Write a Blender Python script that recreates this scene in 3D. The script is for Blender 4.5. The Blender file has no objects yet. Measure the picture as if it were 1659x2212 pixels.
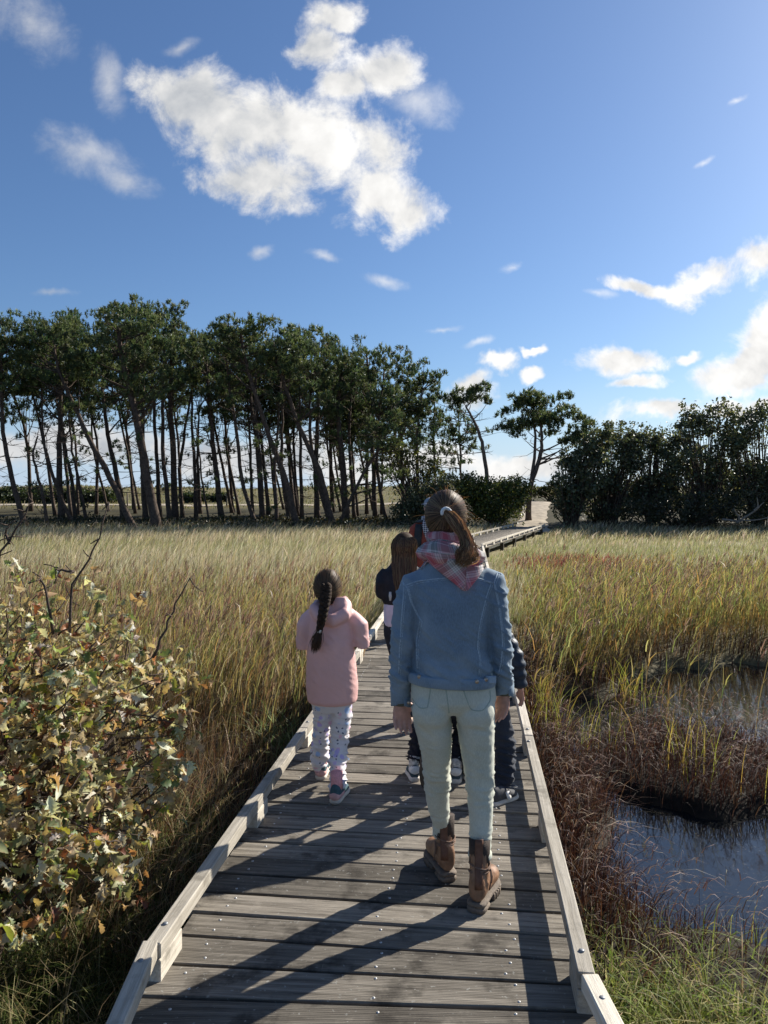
import bpy, bmesh, math, random
import numpy as np
from mathutils import Vector, Matrix, noise
from mathutils.bvhtree import BVHTree

SC = bpy.context.scene
COL = SC.collection
R = math.radians
rng = np.random.default_rng(11)
random.seed(11)

# ------------------------------------------------------------------ camera
CAMZ, PITCH, FPX = 1.70, math.atan(46.0 / 1646.0), 1646.0   # focal length in pixels of a 1659 x 2212 picture
cam_d = bpy.data.cameras.new("camera")
cam_d.sensor_fit = 'VERTICAL'
cam_d.sensor_height = 36.0
cam_d.lens = 36.0 * FPX / 2212.0
cam_d.clip_start = 0.05
cam_d.clip_end = 9000.0
cam = bpy.data.objects.new("camera", cam_d)
COL.objects.link(cam)
cam.location = (0, 0, CAMZ)
cam.rotation_euler = (math.pi / 2 - PITCH, 0, 0)
SC.camera = cam

# ------------------------------------------------------------------ sun, sky, exposure
SUN_AZ, SUN_EL = R(50.5), R(30.0)
SUN_DIR = Vector((math.sin(SUN_AZ) * math.cos(SUN_EL), math.cos(SUN_AZ) * math.cos(SUN_EL), math.sin(SUN_EL)))
sun_d = bpy.data.lights.new("sun", 'SUN')
sun_d.energy = 4.8
sun_d.angle = R(0.55)
sun_d.color = (1.0, 0.94, 0.84)
sun = bpy.data.objects.new("sun", sun_d)
COL.objects.link(sun)
sun.rotation_euler = SUN_DIR.to_track_quat('Z', 'Y').to_euler()
sun.location = (20, 16, 15)

SC.view_settings.view_transform = 'Standard'
SC.view_settings.look = 'None'
SC.view_settings.gamma = 1.0
SC.view_settings.exposure = 0.82
SC.render.film_transparent = False
SC.cycles.max_bounces = 8
SC.cycles.transparent_max_bounces = 8
SC.cycles.use_denoising = True
SC.cycles.sample_clamp_indirect = 6.0


def ray(px, py):
    """world direction of a pixel of the 1659 x 2212 picture"""
    x, y = (px - 829.5) / FPX, (1106.0 - py) / FPX
    c, s = math.cos(PITCH), math.sin(PITCH)
    return Vector((x, c + y * s, y * c - s))


def at(px, py, Y):
    d = ray(px, py)
    k = Y / d.y
    return Vector((d.x * k, Y, CAMZ + d.z * k))


def on_level(px, py, z):
    d = ray(px, py)
    k = (z - CAMZ) / d.z
    return Vector((d.x * k, d.y * k, z))


class NT:
    """small helper round a node tree"""
    def __init__(self, tree):
        self.t = tree
        for n in list(tree.nodes):
            tree.nodes.remove(n)

    def n(self, kind, **kw):
        nd = self.t.nodes.new(kind)
        ins = kw.pop('ins', {})
        for k, v in kw.items():
            setattr(nd, k, v)
        for k, v in ins.items():
            s = nd.inputs[k]
            if hasattr(v, 'is_output') or isinstance(v, bpy.types.NodeSocket):
                self.t.links.new(v, s)
            else:
                s.default_value = v
        return nd

    def m(self, op, a, b=0.0, c=None, clamp=False):
        nd = self.t.nodes.new('ShaderNodeMath')
        nd.operation = op
        nd.use_clamp = clamp
        for i, v in enumerate((a, b, c)):
            if v is None:
                continue
            if isinstance(v, bpy.types.NodeSocket):
                self.t.links.new(v, nd.inputs[i])
            else:
                nd.inputs[i].default_value = v
        return nd.outputs[0]

    def v(self, op, a, b=(0, 0, 0), out=0, scale=None):
        nd = self.t.nodes.new('ShaderNodeVectorMath')
        nd.operation = op
        for i, v in enumerate((a, b)):
            if isinstance(v, bpy.types.NodeSocket):
                self.t.links.new(v, nd.inputs[i])
            else:
                nd.inputs[i].default_value = v
        if scale is not None:
            nd.inputs['Scale'].default_value = scale
        return nd.outputs['Value'] if op in ('LENGTH', 'DOT_PRODUCT') else nd.outputs[out]

    def ramp(self, fac, stops, interp='LINEAR'):
        nd = self.t.nodes.new('ShaderNodeValToRGB')
        nd.color_ramp.interpolation = interp
        el = nd.color_ramp.elements
        while len(el) < len(stops):
            el.new(0.5)
        for e, (p, c) in zip(el, stops):
            e.position = p
            e.color = (*c, 1.0) if len(c) == 3 else c
        self.t.links.new(fac, nd.inputs[0])
        return nd.outputs[0]

    def mix(self, fac, a, b, blend='MIX'):
        nd = self.t.nodes.new('ShaderNodeMix')
        nd.data_type = 'RGBA'
        nd.blend_type = blend
        for i, v in ((0, fac), (6, a), (7, b)):
            if isinstance(v, bpy.types.NodeSocket):
                self.t.links.new(v, nd.inputs[i])
            elif i == 0:
                nd.inputs[0].default_value = v
            else:
                nd.inputs[i].default_value = (*v, 1.0) if len(v) == 3 else v
        return nd.outputs[2]

    def sstep(self, x, lo, hi):
        nd = self.t.nodes.new('ShaderNodeMapRange')
        nd.interpolation_type = 'SMOOTHSTEP'
        self.t.links.new(x, nd.inputs[0])
        nd.inputs[1].default_value = lo
        nd.inputs[2].default_value = hi
        return nd.outputs[0]

    def link(self, a, b):
        self.t.links.new(a, b)


def build_world():
    w = bpy.data.worlds.new("World")
    SC.world = w
    w.use_nodes = True
    T = NT(w.node_tree)
    out = T.n('ShaderNodeOutputWorld')
    sky = T.n('ShaderNodeTexSky', sky_type='NISHITA')
    sky.sun_disc = False
    sky.sun_elevation = SUN_EL
    sky.sun_rotation = SUN_AZ
    sky.air_density = 1.0
    sky.dust_density = 0.75
    sky.ozone_density = 3.5
    tc = T.n('ShaderNodeTexCoord')
    d = tc.outputs['Generated']
    sep = T.n('ShaderNodeSeparateXYZ', ins={0: d})
    yy = T.m('MAXIMUM', sep.outputs[1], 0.12)
    u = T.m('DIVIDE', sep.outputs[0], yy)
    v = T.m('DIVIDE', sep.outputs[2], yy)
    uv = T.n('ShaderNodeCombineXYZ', ins={0: u, 1: v, 2: 0.0}).outputs[0]
    # domain warp, then fractal noise
    w1 = T.n('ShaderNodeTexNoise', ins={'Vector': uv, 'Scale': 5.0, 'Detail': 5.0, 'Roughness': 0.62})
    wv = T.v('SUBTRACT', w1.outputs['Color'], (0.5, 0.5, 0.5))
    wt = T.v('ADD', uv, T.v('SCALE', wv, scale=0.06))
    wv = T.v('SCALE', wv, scale=0.125)
    p = T.v('ADD', uv, wv)

    def uvp(px, py):
        r = ray(px, py)
        return r.x / r.y, r.z / r.y

    def field(p, blobs):
        acc = None
        for (px, py, rx, ry, rot) in blobs:
            cu, cv = uvp(px, py)
            mp = T.n('ShaderNodeMapping', vector_type='TEXTURE', ins={'Vector': p, 'Location': (cu, cv, 0), 'Rotation': (0, 0, R(rot)), 'Scale': (rx / FPX, ry / FPX, 1.0)})
            f = T.m('SUBTRACT', 1.0, T.v('LENGTH', mp.outputs[0]))
            if acc is None:
                acc = f
            else:
                acc = T.m('SMOOTH_MAX', acc, f, 0.25)
        return acc
    thick = [
        (420, 215, 155, 95, -14), (560, 275, 200, 120, -18), (690, 320, 210, 115, -22), (800, 320, 105, 95, -20), (560, 390, 170, 75, -14),
        (830, 420, 130, 75, -38), (885, 470, 62, 62, -60),
        (830, 155, 120, 92, 10), (740, 190, 75, 75, 0), (680, 80, 62, 85, 15), (700, 5, 95, 42, 12),
        (1590, 795, 170, 46, 20), (1668, 715, 100, 70, 35), (1340, 785, 120, 40, 10), (1480, 765, 62, 17, 5),
        (1550, 606, 150, 42, 9), (1400, 620, 120, 26, -4), (1660, 560, 90, 48, 20), (1085, 786, 62, 24, 4), (1170, 810, 36, 18, 5), (1155, 762, 36, 12, 0),
        (1440, 890, 140, 34, 7), (1360, 830, 80, 20, 12), (1570, 880, 110, 30, 10), (1640, 845, 60, 22, 10), (1000, 838, 75, 34, 10),
        (1115, 1010, 190, 48, 3), (880, 1000, 260, 45, 0), (520, 985, 320, 60, 0), (140, 960, 260, 60, 0),
        (1850, 640, 150, 90, 25), (1950, 330, 260, 90, 15), (-210, 500, 170, 80, -10), (-420, 200, 220, 110, 20),
    ]
    thin = [(180, 330, 140, 60, -16), (260, 385, 110, 40, -20), (60, 30, 130, 80, -25), (235, 175, 50, 110, 10), (555, 545, 36, 18, 20), (835, 605, 75, 20, -10), (1100, 572, 32, 16, 20),
            (700, 555, 50, 14, -10), (1520, 345, 26, 9, 20), (1582, 220, 30, 10, 30), (395, 102, 60, 24, 10), (110, 640, 60, 14, 0), (1040, 742, 40, 10, 15), (1290, 640, 50, 12, 0),
            (960, 720, 50, 10, 10), (900, 215, 110, 60, 0)]
    f1 = field(p, thick)
    f2 = field(wt, thin)
    # fine noise for ragged edges, sampled twice (the second time a step towards the sun) for light and shade
    nz = T.n('ShaderNodeTexNoise', ins={'Vector': uv, 'Scale': 12.0, 'Detail': 12.0, 'Roughness': 0.66, 'Distortion': 0.25}).outputs[0]
    uv2 = T.v('ADD', uv, (0.026, 0.030, 0.0))
    nz2 = T.n('ShaderNodeTexNoise', ins={'Vector': uv2, 'Scale': 11.0, 'Detail': 5.0, 'Roughness': 0.6, 'Distortion': 0.35}).outputs[0]
    nb = T.n('ShaderNodeTexNoise', ins={'Vector': uv, 'Scale': 7.0, 'Detail': 4.0, 'Roughness': 0.55}).outputs[0]
    e1 = T.m('MULTIPLY_ADD', T.m('SUBTRACT', nz, 0.5), 2.0, f1)
    d1 = T.sstep(e1, 0.0, 0.66)
    e2 = T.m('MULTIPLY_ADD', T.m('SUBTRACT', nz, 0.5), 2.0, f2)
    d2 = T.m('MULTIPLY', T.sstep(e2, 0.0, 1.3), 0.60)
    dens = T.m('MAXIMUM', d1, d2)
    # the same kind of broken cloud goes on over the rest of the sky
    zz = T.m('MAXIMUM', sep.outputs[2], 0.10)
    dome = T.n('ShaderNodeCombineXYZ', ins={0: T.m('DIVIDE', sep.outputs[0], zz), 1: T.m('DIVIDE', sep.outputs[1], zz), 2: 0.0}).outputs[0]
    ng = T.n('ShaderNodeTexNoise', ins={'Vector': dome, 'Scale': 0.9, 'Detail': 8.0, 'Roughness': 0.6, 'Distortion': 0.4}).outputs[0]
    dg = T.sstep(ng, 0.56, 0.72)
    away = T.m('SUBTRACT', 1.0, T.sstep(sep.outputs[1], 0.10, 0.35))
    up = T.sstep(sep.outputs[2], 0.03, 0.12)
    dens = T.m('MAXIMUM', dens, T.m('MULTIPLY', T.m('MULTIPLY', dg, away), up))
    # relief
    rel = T.m('SUBTRACT', nz, nz2)
    core = T.m('MULTIPLY', T.sstep(nb, 0.40, 0.66), T.sstep(f1, 0.15, 0.6))
    br = T.m('SUBTRACT', 0.92, T.m('MULTIPLY', core, 0.26))
    br = T.m('ADD', br, T.m('MULTIPLY', rel, 0.55))
    # towards the sun clouds are brighter
    sd = T.v('DOT_PRODUCT', d, tuple(SUN_DIR))
    br = T.m('MULTIPLY', br, T.m('MULTIPLY_ADD', T.sstep(sd, 0.30, 0.95), 0.38, 0.74))
    ccol = T.mix(T.sstep(br, 0.3, 0.85), (0.80, 0.88, 1.0), (1.0, 0.99, 0.97))
    cl = T.v('MULTIPLY', ccol, T.n('ShaderNodeCombineXYZ', ins={0: br, 1: br, 2: br}).outputs[0])
    tinted = T.v('MULTIPLY', sky.outputs[0], (0.80, 0.95, 1.13))
    bg1 = T.n('ShaderNodeBackground', ins={'Color': tinted, 'Strength': 0.060})
    bg2 = T.n('ShaderNodeBackground', ins={'Color': cl, 'Strength': 0.62})
    # pale air low over the horizon, all the way round
    low = T.m('MULTIPLY', T.m('SUBTRACT', 1.0, T.sstep(sep.outputs[2], -0.02, 0.16)), 0.72)
    bg3 = T.n('ShaderNodeBackground', ins={'Color': (0.60, 0.76, 0.98, 1.0), 'Strength': 0.60})
    mh = T.n('ShaderNodeMixShader', ins={0: low, 1: bg1.outputs[0], 2: bg3.outputs[0]})
    mx = T.n('ShaderNodeMixShader', ins={0: dens, 1: mh.outputs[0], 2: bg2.outputs[0]})
    T.link(mx.outputs[0], out.inputs[0])
    w.cycles.sampling_method = 'MANUAL'
    w.cycles.sample_map_resolution = 512


build_world()


# ------------------------------------------------------------------ mesh helpers
def tag(o, label=None, category=None, group=None, kind=None):
    if label:
        o['label'] = label
    if category:
        o['category'] = category
    if group:
        o['group'] = group
    if kind:
        o['kind'] = kind
    return o


def link(name, data, parent=None, loc=None, rot=None):
    o = bpy.data.objects.new(name, data)
    COL.objects.link(o)
    if parent is not None:
        o.parent = parent
    if loc is not None:
        o.location = loc
    if rot is not None:
        o.rotation_euler = rot
    return o


def empty(name, loc=(0, 0, 0), rotz=0.0):
    o = link(name, None, None, loc, (0, 0, rotz))
    o.empty_display_size = 0.1
    return o


def arr_mesh(name, verts, faces, mat=None, col=None, smooth=False, uv=None):
    """verts (N,3), faces (M,3) or (M,4) array, or a list of such arrays"""
    me = bpy.data.meshes.new(name)
    verts = np.asarray(verts, dtype=np.float32).reshape(-1, 3)
    fl = [np.asarray(f, dtype=np.int32) for f in (faces if isinstance(faces, list) else [faces]) if len(f)]
    nl = sum(f.size for f in fl)
    npoly = sum(len(f) for f in fl)
    me.vertices.add(len(verts))
    me.vertices.foreach_set('co', verts.ravel())
    me.loops.add(nl)
    me.polygons.add(npoly)
    loops = np.concatenate([f.ravel() for f in fl])
    tot = np.concatenate([np.full(len(f), f.shape[1], np.int32) for f in fl])
    start = np.concatenate([[0], np.cumsum(tot)[:-1]]).astype(np.int32)
    me.loops.foreach_set('vertex_index', loops)
    me.polygons.foreach_set('loop_start', start)
    me.polygons.foreach_set('loop_total', tot)
    if smooth:
        me.polygons.foreach_set('use_smooth', np.ones(npoly, dtype=bool))
    if col is not None:
        a = me.color_attributes.new('Col', 'FLOAT_COLOR', 'POINT')
        c = np.ones((len(verts), 4), np.float32)
        c[:, :3] = col
        a.data.foreach_set('color', c.ravel())
    if uv is not None:
        l = me.uv_layers.new(name='UVMap')
        l.data.foreach_set('uv', np.asarray(uv, np.float32)[loops].ravel())
    me.update(calc_edges=True)
    if mat is not None:
        me.materials.append(mat)
    return me


class Soup:
    """collects vertices and faces of many pieces into one mesh"""
    def __init__(self):
        self.v, self.f, self.c, self.n = [], {3: [], 4: []}, [], 0

    def add(self, v, f, col=None):
        v = np.asarray(v, float).reshape(-1, 3)
        for ff in (f if isinstance(f, list) else [f]):
            ff = np.asarray(ff, int)
            if ff.size:
                self.f[ff.shape[1]].append(ff + self.n)
        self.v.append(v)
        if col is not None:
            self.c.append(np.broadcast_to(np.asarray(col, float), (len(v), 3)))
        self.n += len(v)

    def mesh(self, name, mat=None, smooth=False):
        f = [np.concatenate(self.f[k]) for k in (3, 4) if self.f[k]]
        return arr_mesh(name, np.concatenate(self.v), f, mat, np.concatenate(self.c) if self.c else None, smooth)


def frames(P, ref=(0, 1, 0)):
    P = np.asarray(P, float)
    t = np.gradient(P, axis=0)
    t /= np.linalg.norm(t, axis=1)[:, None] + 1e-12
    ref = np.asarray(ref, float)
    a = np.cross(ref[None], t)
    n = np.linalg.norm(a, axis=1)
    a[n < 1e-3] = (1, 0, 0)
    a /= np.linalg.norm(a, axis=1)[:, None]
    b = np.cross(t, a)
    return t, a, b


def tube(P, rad, n=8, ref=(0, 1, 0), cap=True, rnd=False):
    """tapered tube along P; rad: list of r or (ra, rb). -> verts, [quads, tris]"""
    P = np.asarray(P, float)
    rad = np.asarray([(r, r) if np.isscalar(r) else r for r in rad], float)
    if rnd:      # rounded ends
        t, a, b = frames(P, ref)
        r0, r1 = rad[0].mean(), rad[-1].mean()
        P = np.vstack([P[0] - t[0] * r0 * 0.75, P[0] - t[0] * r0 * 0.45, P, P[-1] + t[-1] * r1 * 0.45, P[-1] + t[-1] * r1 * 0.75])
        rad = np.vstack([rad[0] * 0.45, rad[0] * 0.85, rad, rad[-1] * 0.85, rad[-1] * 0.45])
    t, a, b = frames(P, ref)
    k = np.arange(n) * 2 * math.pi / n
    v = P[:, None] + a[:, None] * (np.cos(k)[None, :, None] * rad[:, None, :1]) + b[:, None] * (np.sin(k)[None, :, None] * rad[:, None, 1:])
    m = len(P)
    i, j = np.meshgrid(np.arange(m - 1), np.arange(n), indexing='ij')
    q = np.stack([i * n + j, i * n + (j + 1) % n, (i + 1) * n + (j + 1) % n, (i + 1) * n + j], -1).reshape(-1, 4)
    v = v.reshape(-1, 3)
    tr = []
    if cap:
        v = np.vstack([v, P[:1], P[-1:]])
        c0, c1 = m * n, m * n + 1
        tr = [(c0, (j + 1) % n, j) for j in range(n)] + [(c1, (m - 1) * n + j, (m - 1) * n + (j + 1) % n) for j in range(n)]
    return v, [q, np.asarray(tr, int).reshape(-1, 3)]


def loft(secs):
    """closed sections (m, n, 3) -> verts, [quads, tris] with fan caps"""
    S = np.asarray(secs, float)
    m, n = S.shape[:2]
    i, j = np.meshgrid(np.arange(m - 1), np.arange(n), indexing='ij')
    q = np.stack([i * n + j, i * n + (j + 1) % n, (i + 1) * n + (j + 1) % n, (i + 1) * n + j], -1).reshape(-1, 4)
    v = np.vstack([S.reshape(-1, 3), S[0].mean(0)[None], S[-1].mean(0)[None]])
    tr = [(m * n, (k + 1) % n, k) for k in range(n)] + [(m * n + 1, (m - 1) * n + k, (m - 1) * n + (k + 1) % n) for k in range(n)]
    return v, [q, np.asarray(tr, int)]


def rings(levels, n=24, power=2.0):
    """horizontal rings: levels of (cx, cy, z, rx, ry)"""
    k = np.arange(n) * 2 * math.pi / n
    c, s = np.cos(k), np.sin(k)
    e = 2.0 / power
    c, s = np.sign(c) * np.abs(c) ** e, np.sign(s) * np.abs(s) ** e
    return [np.stack([cx + rx * c, cy + ry * s, np.full(n, z)], -1) for cx, cy, z, rx, ry in levels]


BOXF = np.array([(0, 1, 3, 2), (4, 6, 7, 5), (0, 4, 5, 1), (2, 3, 7, 6), (0, 2, 6, 4), (1, 5, 7, 3)])


def box(cx, cy, cz, sx, sy, sz, M=None):
    v = np.array([(x, y, z) for x in (-.5, .5) for y in (-.5, .5) for z in (-.5, .5)]) * (sx, sy, sz)
    if M is not None:
        v = v @ np.asarray(M.to_3x3()).T
    return v + (cx, cy, cz), BOXF


def ico(sub=1):
    bm = bmesh.new()
    bmesh.ops.create_icosphere(bm, subdivisions=sub, radius=1.0)
    v = np.array([x.co[:] for x in bm.verts])
    f = np.array([[x.index for x in p.verts] for p in bm.faces])
    bm.free()
    return v, f


def ball(c, r, sub=2):
    v, f = ico(sub)
    return v * r + np.asarray(c), f


def bevel_mesh(name, verts, faces, w, mat, seg=1):
    bm = bmesh.new()
    bv = [bm.verts.new(p) for p in verts]
    for f in faces:
        bm.faces.new([bv[i] for i in f])
    bmesh.ops.recalc_face_normals(bm, faces=bm.faces)
    bmesh.ops.bevel(bm, geom=list(bm.edges), offset=w, segments=seg, affect='EDGES', profile=0.5)
    me = bpy.data.meshes.new(name)
    bm.to_mesh(me)
    bm.free()
    me.materials.append(mat)
    return me


# ------------------------------------------------------------------ materials
def new_mat(name):
    m = bpy.data.materials.new(name)
    m.use_nodes = True
    T = NT(m.node_tree)
    out = T.n('ShaderNodeOutputMaterial')
    return m, T, out


def simple_mat(name, col, rough=0.7, var=0.25, scale=30.0, bump=0.0, bscale=None, spec=0.3, sheen=0.0, metal=0.0, objvar=0.0):
    m, T, out = new_mat(name)
    tc = T.n('ShaderNodeTexCoord')
    nz = T.n('ShaderNodeTexNoise', ins={'Vector': tc.outputs['Object'], 'Scale': scale, 'Detail': 4.0, 'Roughness': 0.6}).outputs[0]
    lo = tuple(c * (1 - var) for c in col)
    hi = tuple(min(1, c * (1 + var)) for c in col)
    c = T.ramp(nz, [(0.3, lo), (0.7, hi)])
    if objvar:
        oi = T.n('ShaderNodeObjectInfo')
        k = T.m('MULTIPLY_ADD', oi.outputs['Random'], 2 * objvar, 1 - objvar)
        c = T.v('MULTIPLY', c, T.n('ShaderNodeCombineXYZ', ins={0: k, 1: k, 2: k}).outputs[0])
    b = T.n('ShaderNodeBsdfPrincipled', ins={'Base Color': c, 'Roughness': rough, 'Specular IOR Level': spec, 'Metallic': metal})
    if sheen:
        b.inputs['Sheen Weight'].default_value = sheen
    if bump:
        n2 = T.n('ShaderNodeTexNoise', ins={'Vector': tc.outputs['Object'], 'Scale': bscale or scale * 4, 'Detail': 3.0})
        bp = T.n('ShaderNodeBump', ins={'Strength': bump, 'Distance': 0.01, 'Height': n2.outputs[0]})
        T.link(bp.outputs[0], b.inputs['Normal'])
    T.link(b.outputs[0], out.inputs[0])
    return m


def leaf_mat(name, transl=0.4, rough=0.5, spec=0.35, tint=(1, 1, 1), tcol=(1.05, 1.0, 0.6)):
    """foliage: colour from the Col attribute, light shines through"""
    m, T, out = new_mat(name)
    at_ = T.n('ShaderNodeAttribute', attribute_name='Col')
    c = T.v('MULTIPLY', at_.outputs['Color'], tint)
    b = T.n('ShaderNodeBsdfPrincipled', ins={'Base Color': c, 'Roughness': rough, 'Specular IOR Level': spec})
    tr = T.n('ShaderNodeBsdfTranslucent', ins={'Color': T.v('MULTIPLY', c, tcol)})
    mx = T.n('ShaderNodeMixShader', ins={0: transl, 1: b.outputs[0], 2: tr.outputs[0]})
    T.link(mx.outputs[0], out.inputs[0])
    return m


def pick(cols, n, jitter=0.18, wts=None):
    cols = np.asarray(cols, float)
    i = rng.choice(len(cols), n, p=wts)
    return np.clip(cols[i] * rng.normal(1, jitter, (n, 1)) * rng.normal(1, 0.06, (n, 3)), 0.004, 1)


# ------------------------------------------------------------------ terrain
def sm(x, a, b):
    t = np.clip((np.asarray(x, float) - a) / (b - a), 0, 1)
    return t * t * (3 - 2 * t)


DECK_HALF = 0.765           # half width of the boards
RAIL_IN = 0.705


def deck_x(y):
    """x of the boardwalk's centre line at distance y (first two runs)"""
    y = np.asarray(y, float)
    return np.where(y < 2.52, -0.072 - 0.052 * (y - 2.52), np.where(y < 22.6, -0.072 + 0.112 * (y - 2.52), 2.177 + 0.355 * (y - 22.6)))


PATH = [(6.9, 35.6), (7.5, 38.5), (8.2, 42.0), (9.0, 45.5), (9.8, 48.5), (10.4, 50.5)]


def hills(x, y):
    return (np.sin(x * 0.31 + 1.3) * np.sin(y * 0.27 + 0.4) * 0.5 + np.sin(x * 0.83 + y * 0.41) * 0.3 + np.sin(x * 1.9 - y * 1.3 + 2.0) * 0.2)


def pond(x, y):
    """> 0 inside the pool"""
    def el(cx, cy, rx, ry):
        return 1 - np.sqrt(((x - cx) / rx) ** 2 + ((y - cy) / ry) ** 2)
    f = np.maximum(el(2.9, 4.65, 1.6, 1.10), np.maximum(el(2.12, 6.4, 0.48, 2.2), el(4.9, 8.1, 2.4, 2.1)))
    f = np.maximum(f, el(5.2, 5.8, 2.4, 2.0))
    isl = el(2.75, 6.35, 1.05, 0.95)
    f = np.where(isl > -0.25, np.minimum(f, -isl * 0.9 + 0.02), f)
    return f + 0.06 * np.sin(x * 5.1 + y * 3.3) + 0.04 * np.sin(x * 9.0 - y * 7.7)


def H(x, y):
    x = np.asarray(x, float)
    y = np.asarray(y, float)
    z = -0.56 + 0.05 * hills(x * 2.0, y * 2.0)
    lat = x - deck_x(y)
    # banks at the near corners, ditch beside the left rail
    z = z + 0.22 * np.exp(-((x + 2.1) / 0.8) ** 2 - ((y - 2.0) / 1.5) ** 2)
    z = z + 0.30 * np.exp(-((x - 1.6) / 0.75) ** 2 - ((y - 2.4) / 1.0) ** 2)
    z = z - 0.28 * np.exp(-((lat + 1.1) / 0.38) ** 2) * sm(y, 2.6, 3.6) * (1 - sm(y, 7.0, 10.0))
    # pool
    z = np.where((x > 0.6) & (y < 12), z - 0.34 * sm(pond(x, y), -0.10, 0.22), z)
    z = z + 0.24 * sm(y, 15.0, 22.0)
    # rise to the wood, then the dune behind it
    z = z + 0.25 * sm(y, 33.5, 42.0)
    z = z + 0.55 * sm(y, 42, 60) + 1.75 * sm(y, 58, 92) * (0.9 + 0.16 * hills(x * 0.5, y * 0.3))
    near = np.exp(-((x - 9.5) / 6.0) ** 2)
    z = z + near * (0.75 * sm(y, 38, 50) + 0.3 * sm(y, 50, 58)) * (1 - sm(y, 75, 95))
    z = z + 0.05 * hills(x * 1.3, y * 1.1) * sm(y, 30, 45)
    # path lies in a shallow cutting
    z = z - 2.6 * sm(y, 100, 170)
    return z


WATER_Z = -0.655


def axis(pts):
    out = []
    for a, b, n in pts:
        out += list(np.linspace(a, b, n, endpoint=False))
    return np.array(out + [pts[-1][1]])


def ground():
    xs = axis([(-3500, -300, 8), (-300, -60, 16), (-60, -14, 32), (-14, -4, 28), (-4, 7, 84), (7, 18, 34), (18, 60, 30), (60, 300, 16), (300, 3500, 8)])
    ys = axis([(-500, -40, 8), (-40, -2, 16), (-2, 11, 96), (11, 36, 50), (36, 66, 50), (66, 110, 40), (110, 200, 18), (200, 5000, 14)])
    X, Y = np.meshgrid(xs, ys, indexing='ij')
    Z = H(X, Y)
    nx, ny = X.shape
    i, j = np.meshgrid(np.arange(nx - 1), np.arange(ny - 1), indexing='ij')
    q = np.stack([i * ny + j, (i + 1) * ny + j, (i + 1) * ny + j + 1, i * ny + j + 1], -1).reshape(-1, 4)
    m, T, out = new_mat("marsh_soil")
    geo = T.n('ShaderNodeNewGeometry')
    n1 = T.n('ShaderNodeTexNoise', ins={'Vector': geo.outputs['Position'], 'Scale': 1.3, 'Detail': 6.0, 'Roughness': 0.65}).outputs[0]
    n2 = T.n('ShaderNodeTexNoise', ins={'Vector': geo.outputs['Position'], 'Scale': 14.0, 'Detail': 4.0}).outputs[0]
    sp = T.n('ShaderNodeSeparateXYZ', ins={0: geo.outputs['Position']})
    mud = T.ramp(n2, [(0.3, (0.010, 0.008, 0.006)), (0.75, (0.035, 0.026, 0.017))])
    litter = T.ramp(n1, [(0.3, (0.13, 0.125, 0.055)), (0.55, (0.27, 0.235, 0.13)), (0.75, (0.36, 0.31, 0.19))])
    dune = T.ramp(n1, [(0.3, (0.10, 0.10, 0.045)), (0.7, (0.24, 0.20, 0.11))])
    c = T.mix(T.sstep(sp.outputs[1], 7.0, 14.0), mud, litter)
    shaded_duff = T.ramp(n1, [(0.3, (0.030, 0.026, 0.014)), (0.7, (0.075, 0.065, 0.030))])  # leaf litter, its colour darkened to stand in for missing canopy shade
    c = T.mix(T.sstep(sp.outputs[1], 35.5, 38.0), c, shaded_duff)
    c = T.mix(T.sstep(sp.outputs[1], 52.0, 62.0), c, dune)
    bp = T.n('ShaderNodeBump', ins={'Strength': 0.6, 'Distance': 0.05, 'Height': n2})
    b = T.n('ShaderNodeBsdfPrincipled', ins={'Base Color': c, 'Roughness': 0.9, 'Specular IOR Level': 0.15, 'Normal': bp.outputs[0]})
    T.link(b.outputs[0], out.inputs[0])
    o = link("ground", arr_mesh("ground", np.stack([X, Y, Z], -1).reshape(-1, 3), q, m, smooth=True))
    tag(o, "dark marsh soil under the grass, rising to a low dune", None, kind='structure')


def water():
    xs, ys = np.linspace(0.9, 9.0, 60), np.linspace(3.2, 11.0, 60)
    X, Y = np.meshgrid(xs, ys, indexing='ij')
    n = 60
    i, j = np.meshgrid(np.arange(n - 1), np.arange(n - 1), indexing='ij')
    q = np.stack([i * n + j, (i + 1) * n + j, (i + 1) * n + j + 1, i * n + j + 1], -1).reshape(-1, 4)
    m, T, out = new_mat("still_water")
    geo = T.n('ShaderNodeNewGeometry')
    n1 = T.n('ShaderNodeTexNoise', ins={'Vector': geo.outputs['Position'], 'Scale': 5.0, 'Detail': 3.0}).outputs[0]
    n2 = T.n('ShaderNodeTexNoise', ins={'Vector': geo.outputs['Position'], 'Scale': 60.0, 'Detail': 3.0}).outputs[0]
    bp = T.n('ShaderNodeBump', ins={'Strength': 0.10, 'Distance': 0.02, 'Height': n1})
    film = T.sstep(n2, 0.60, 0.72)
    c = T.mix(T.m('MULTIPLY', film, T.sstep(n1, 0.45, 0.6)), (0.008, 0.009, 0.010), (0.10, 0.09, 0.07))
    b = T.n('ShaderNodeBsdfPrincipled', ins={'Base Color': c, 'Roughness': 0.06, 'IOR': 1.45, 'Specular IOR Level': 0.8, 'Normal': bp.outputs[0]})
    T.link(b.outputs[0], out.inputs[0])
    o = link("water", arr_mesh("water", np.stack([X, Y, np.full_like(X, WATER_Z)], -1).reshape(-1, 3), q, m, smooth=True))
    tag(o, "dark still pool of marsh water right of the boardwalk", None, kind='structure')


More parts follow.
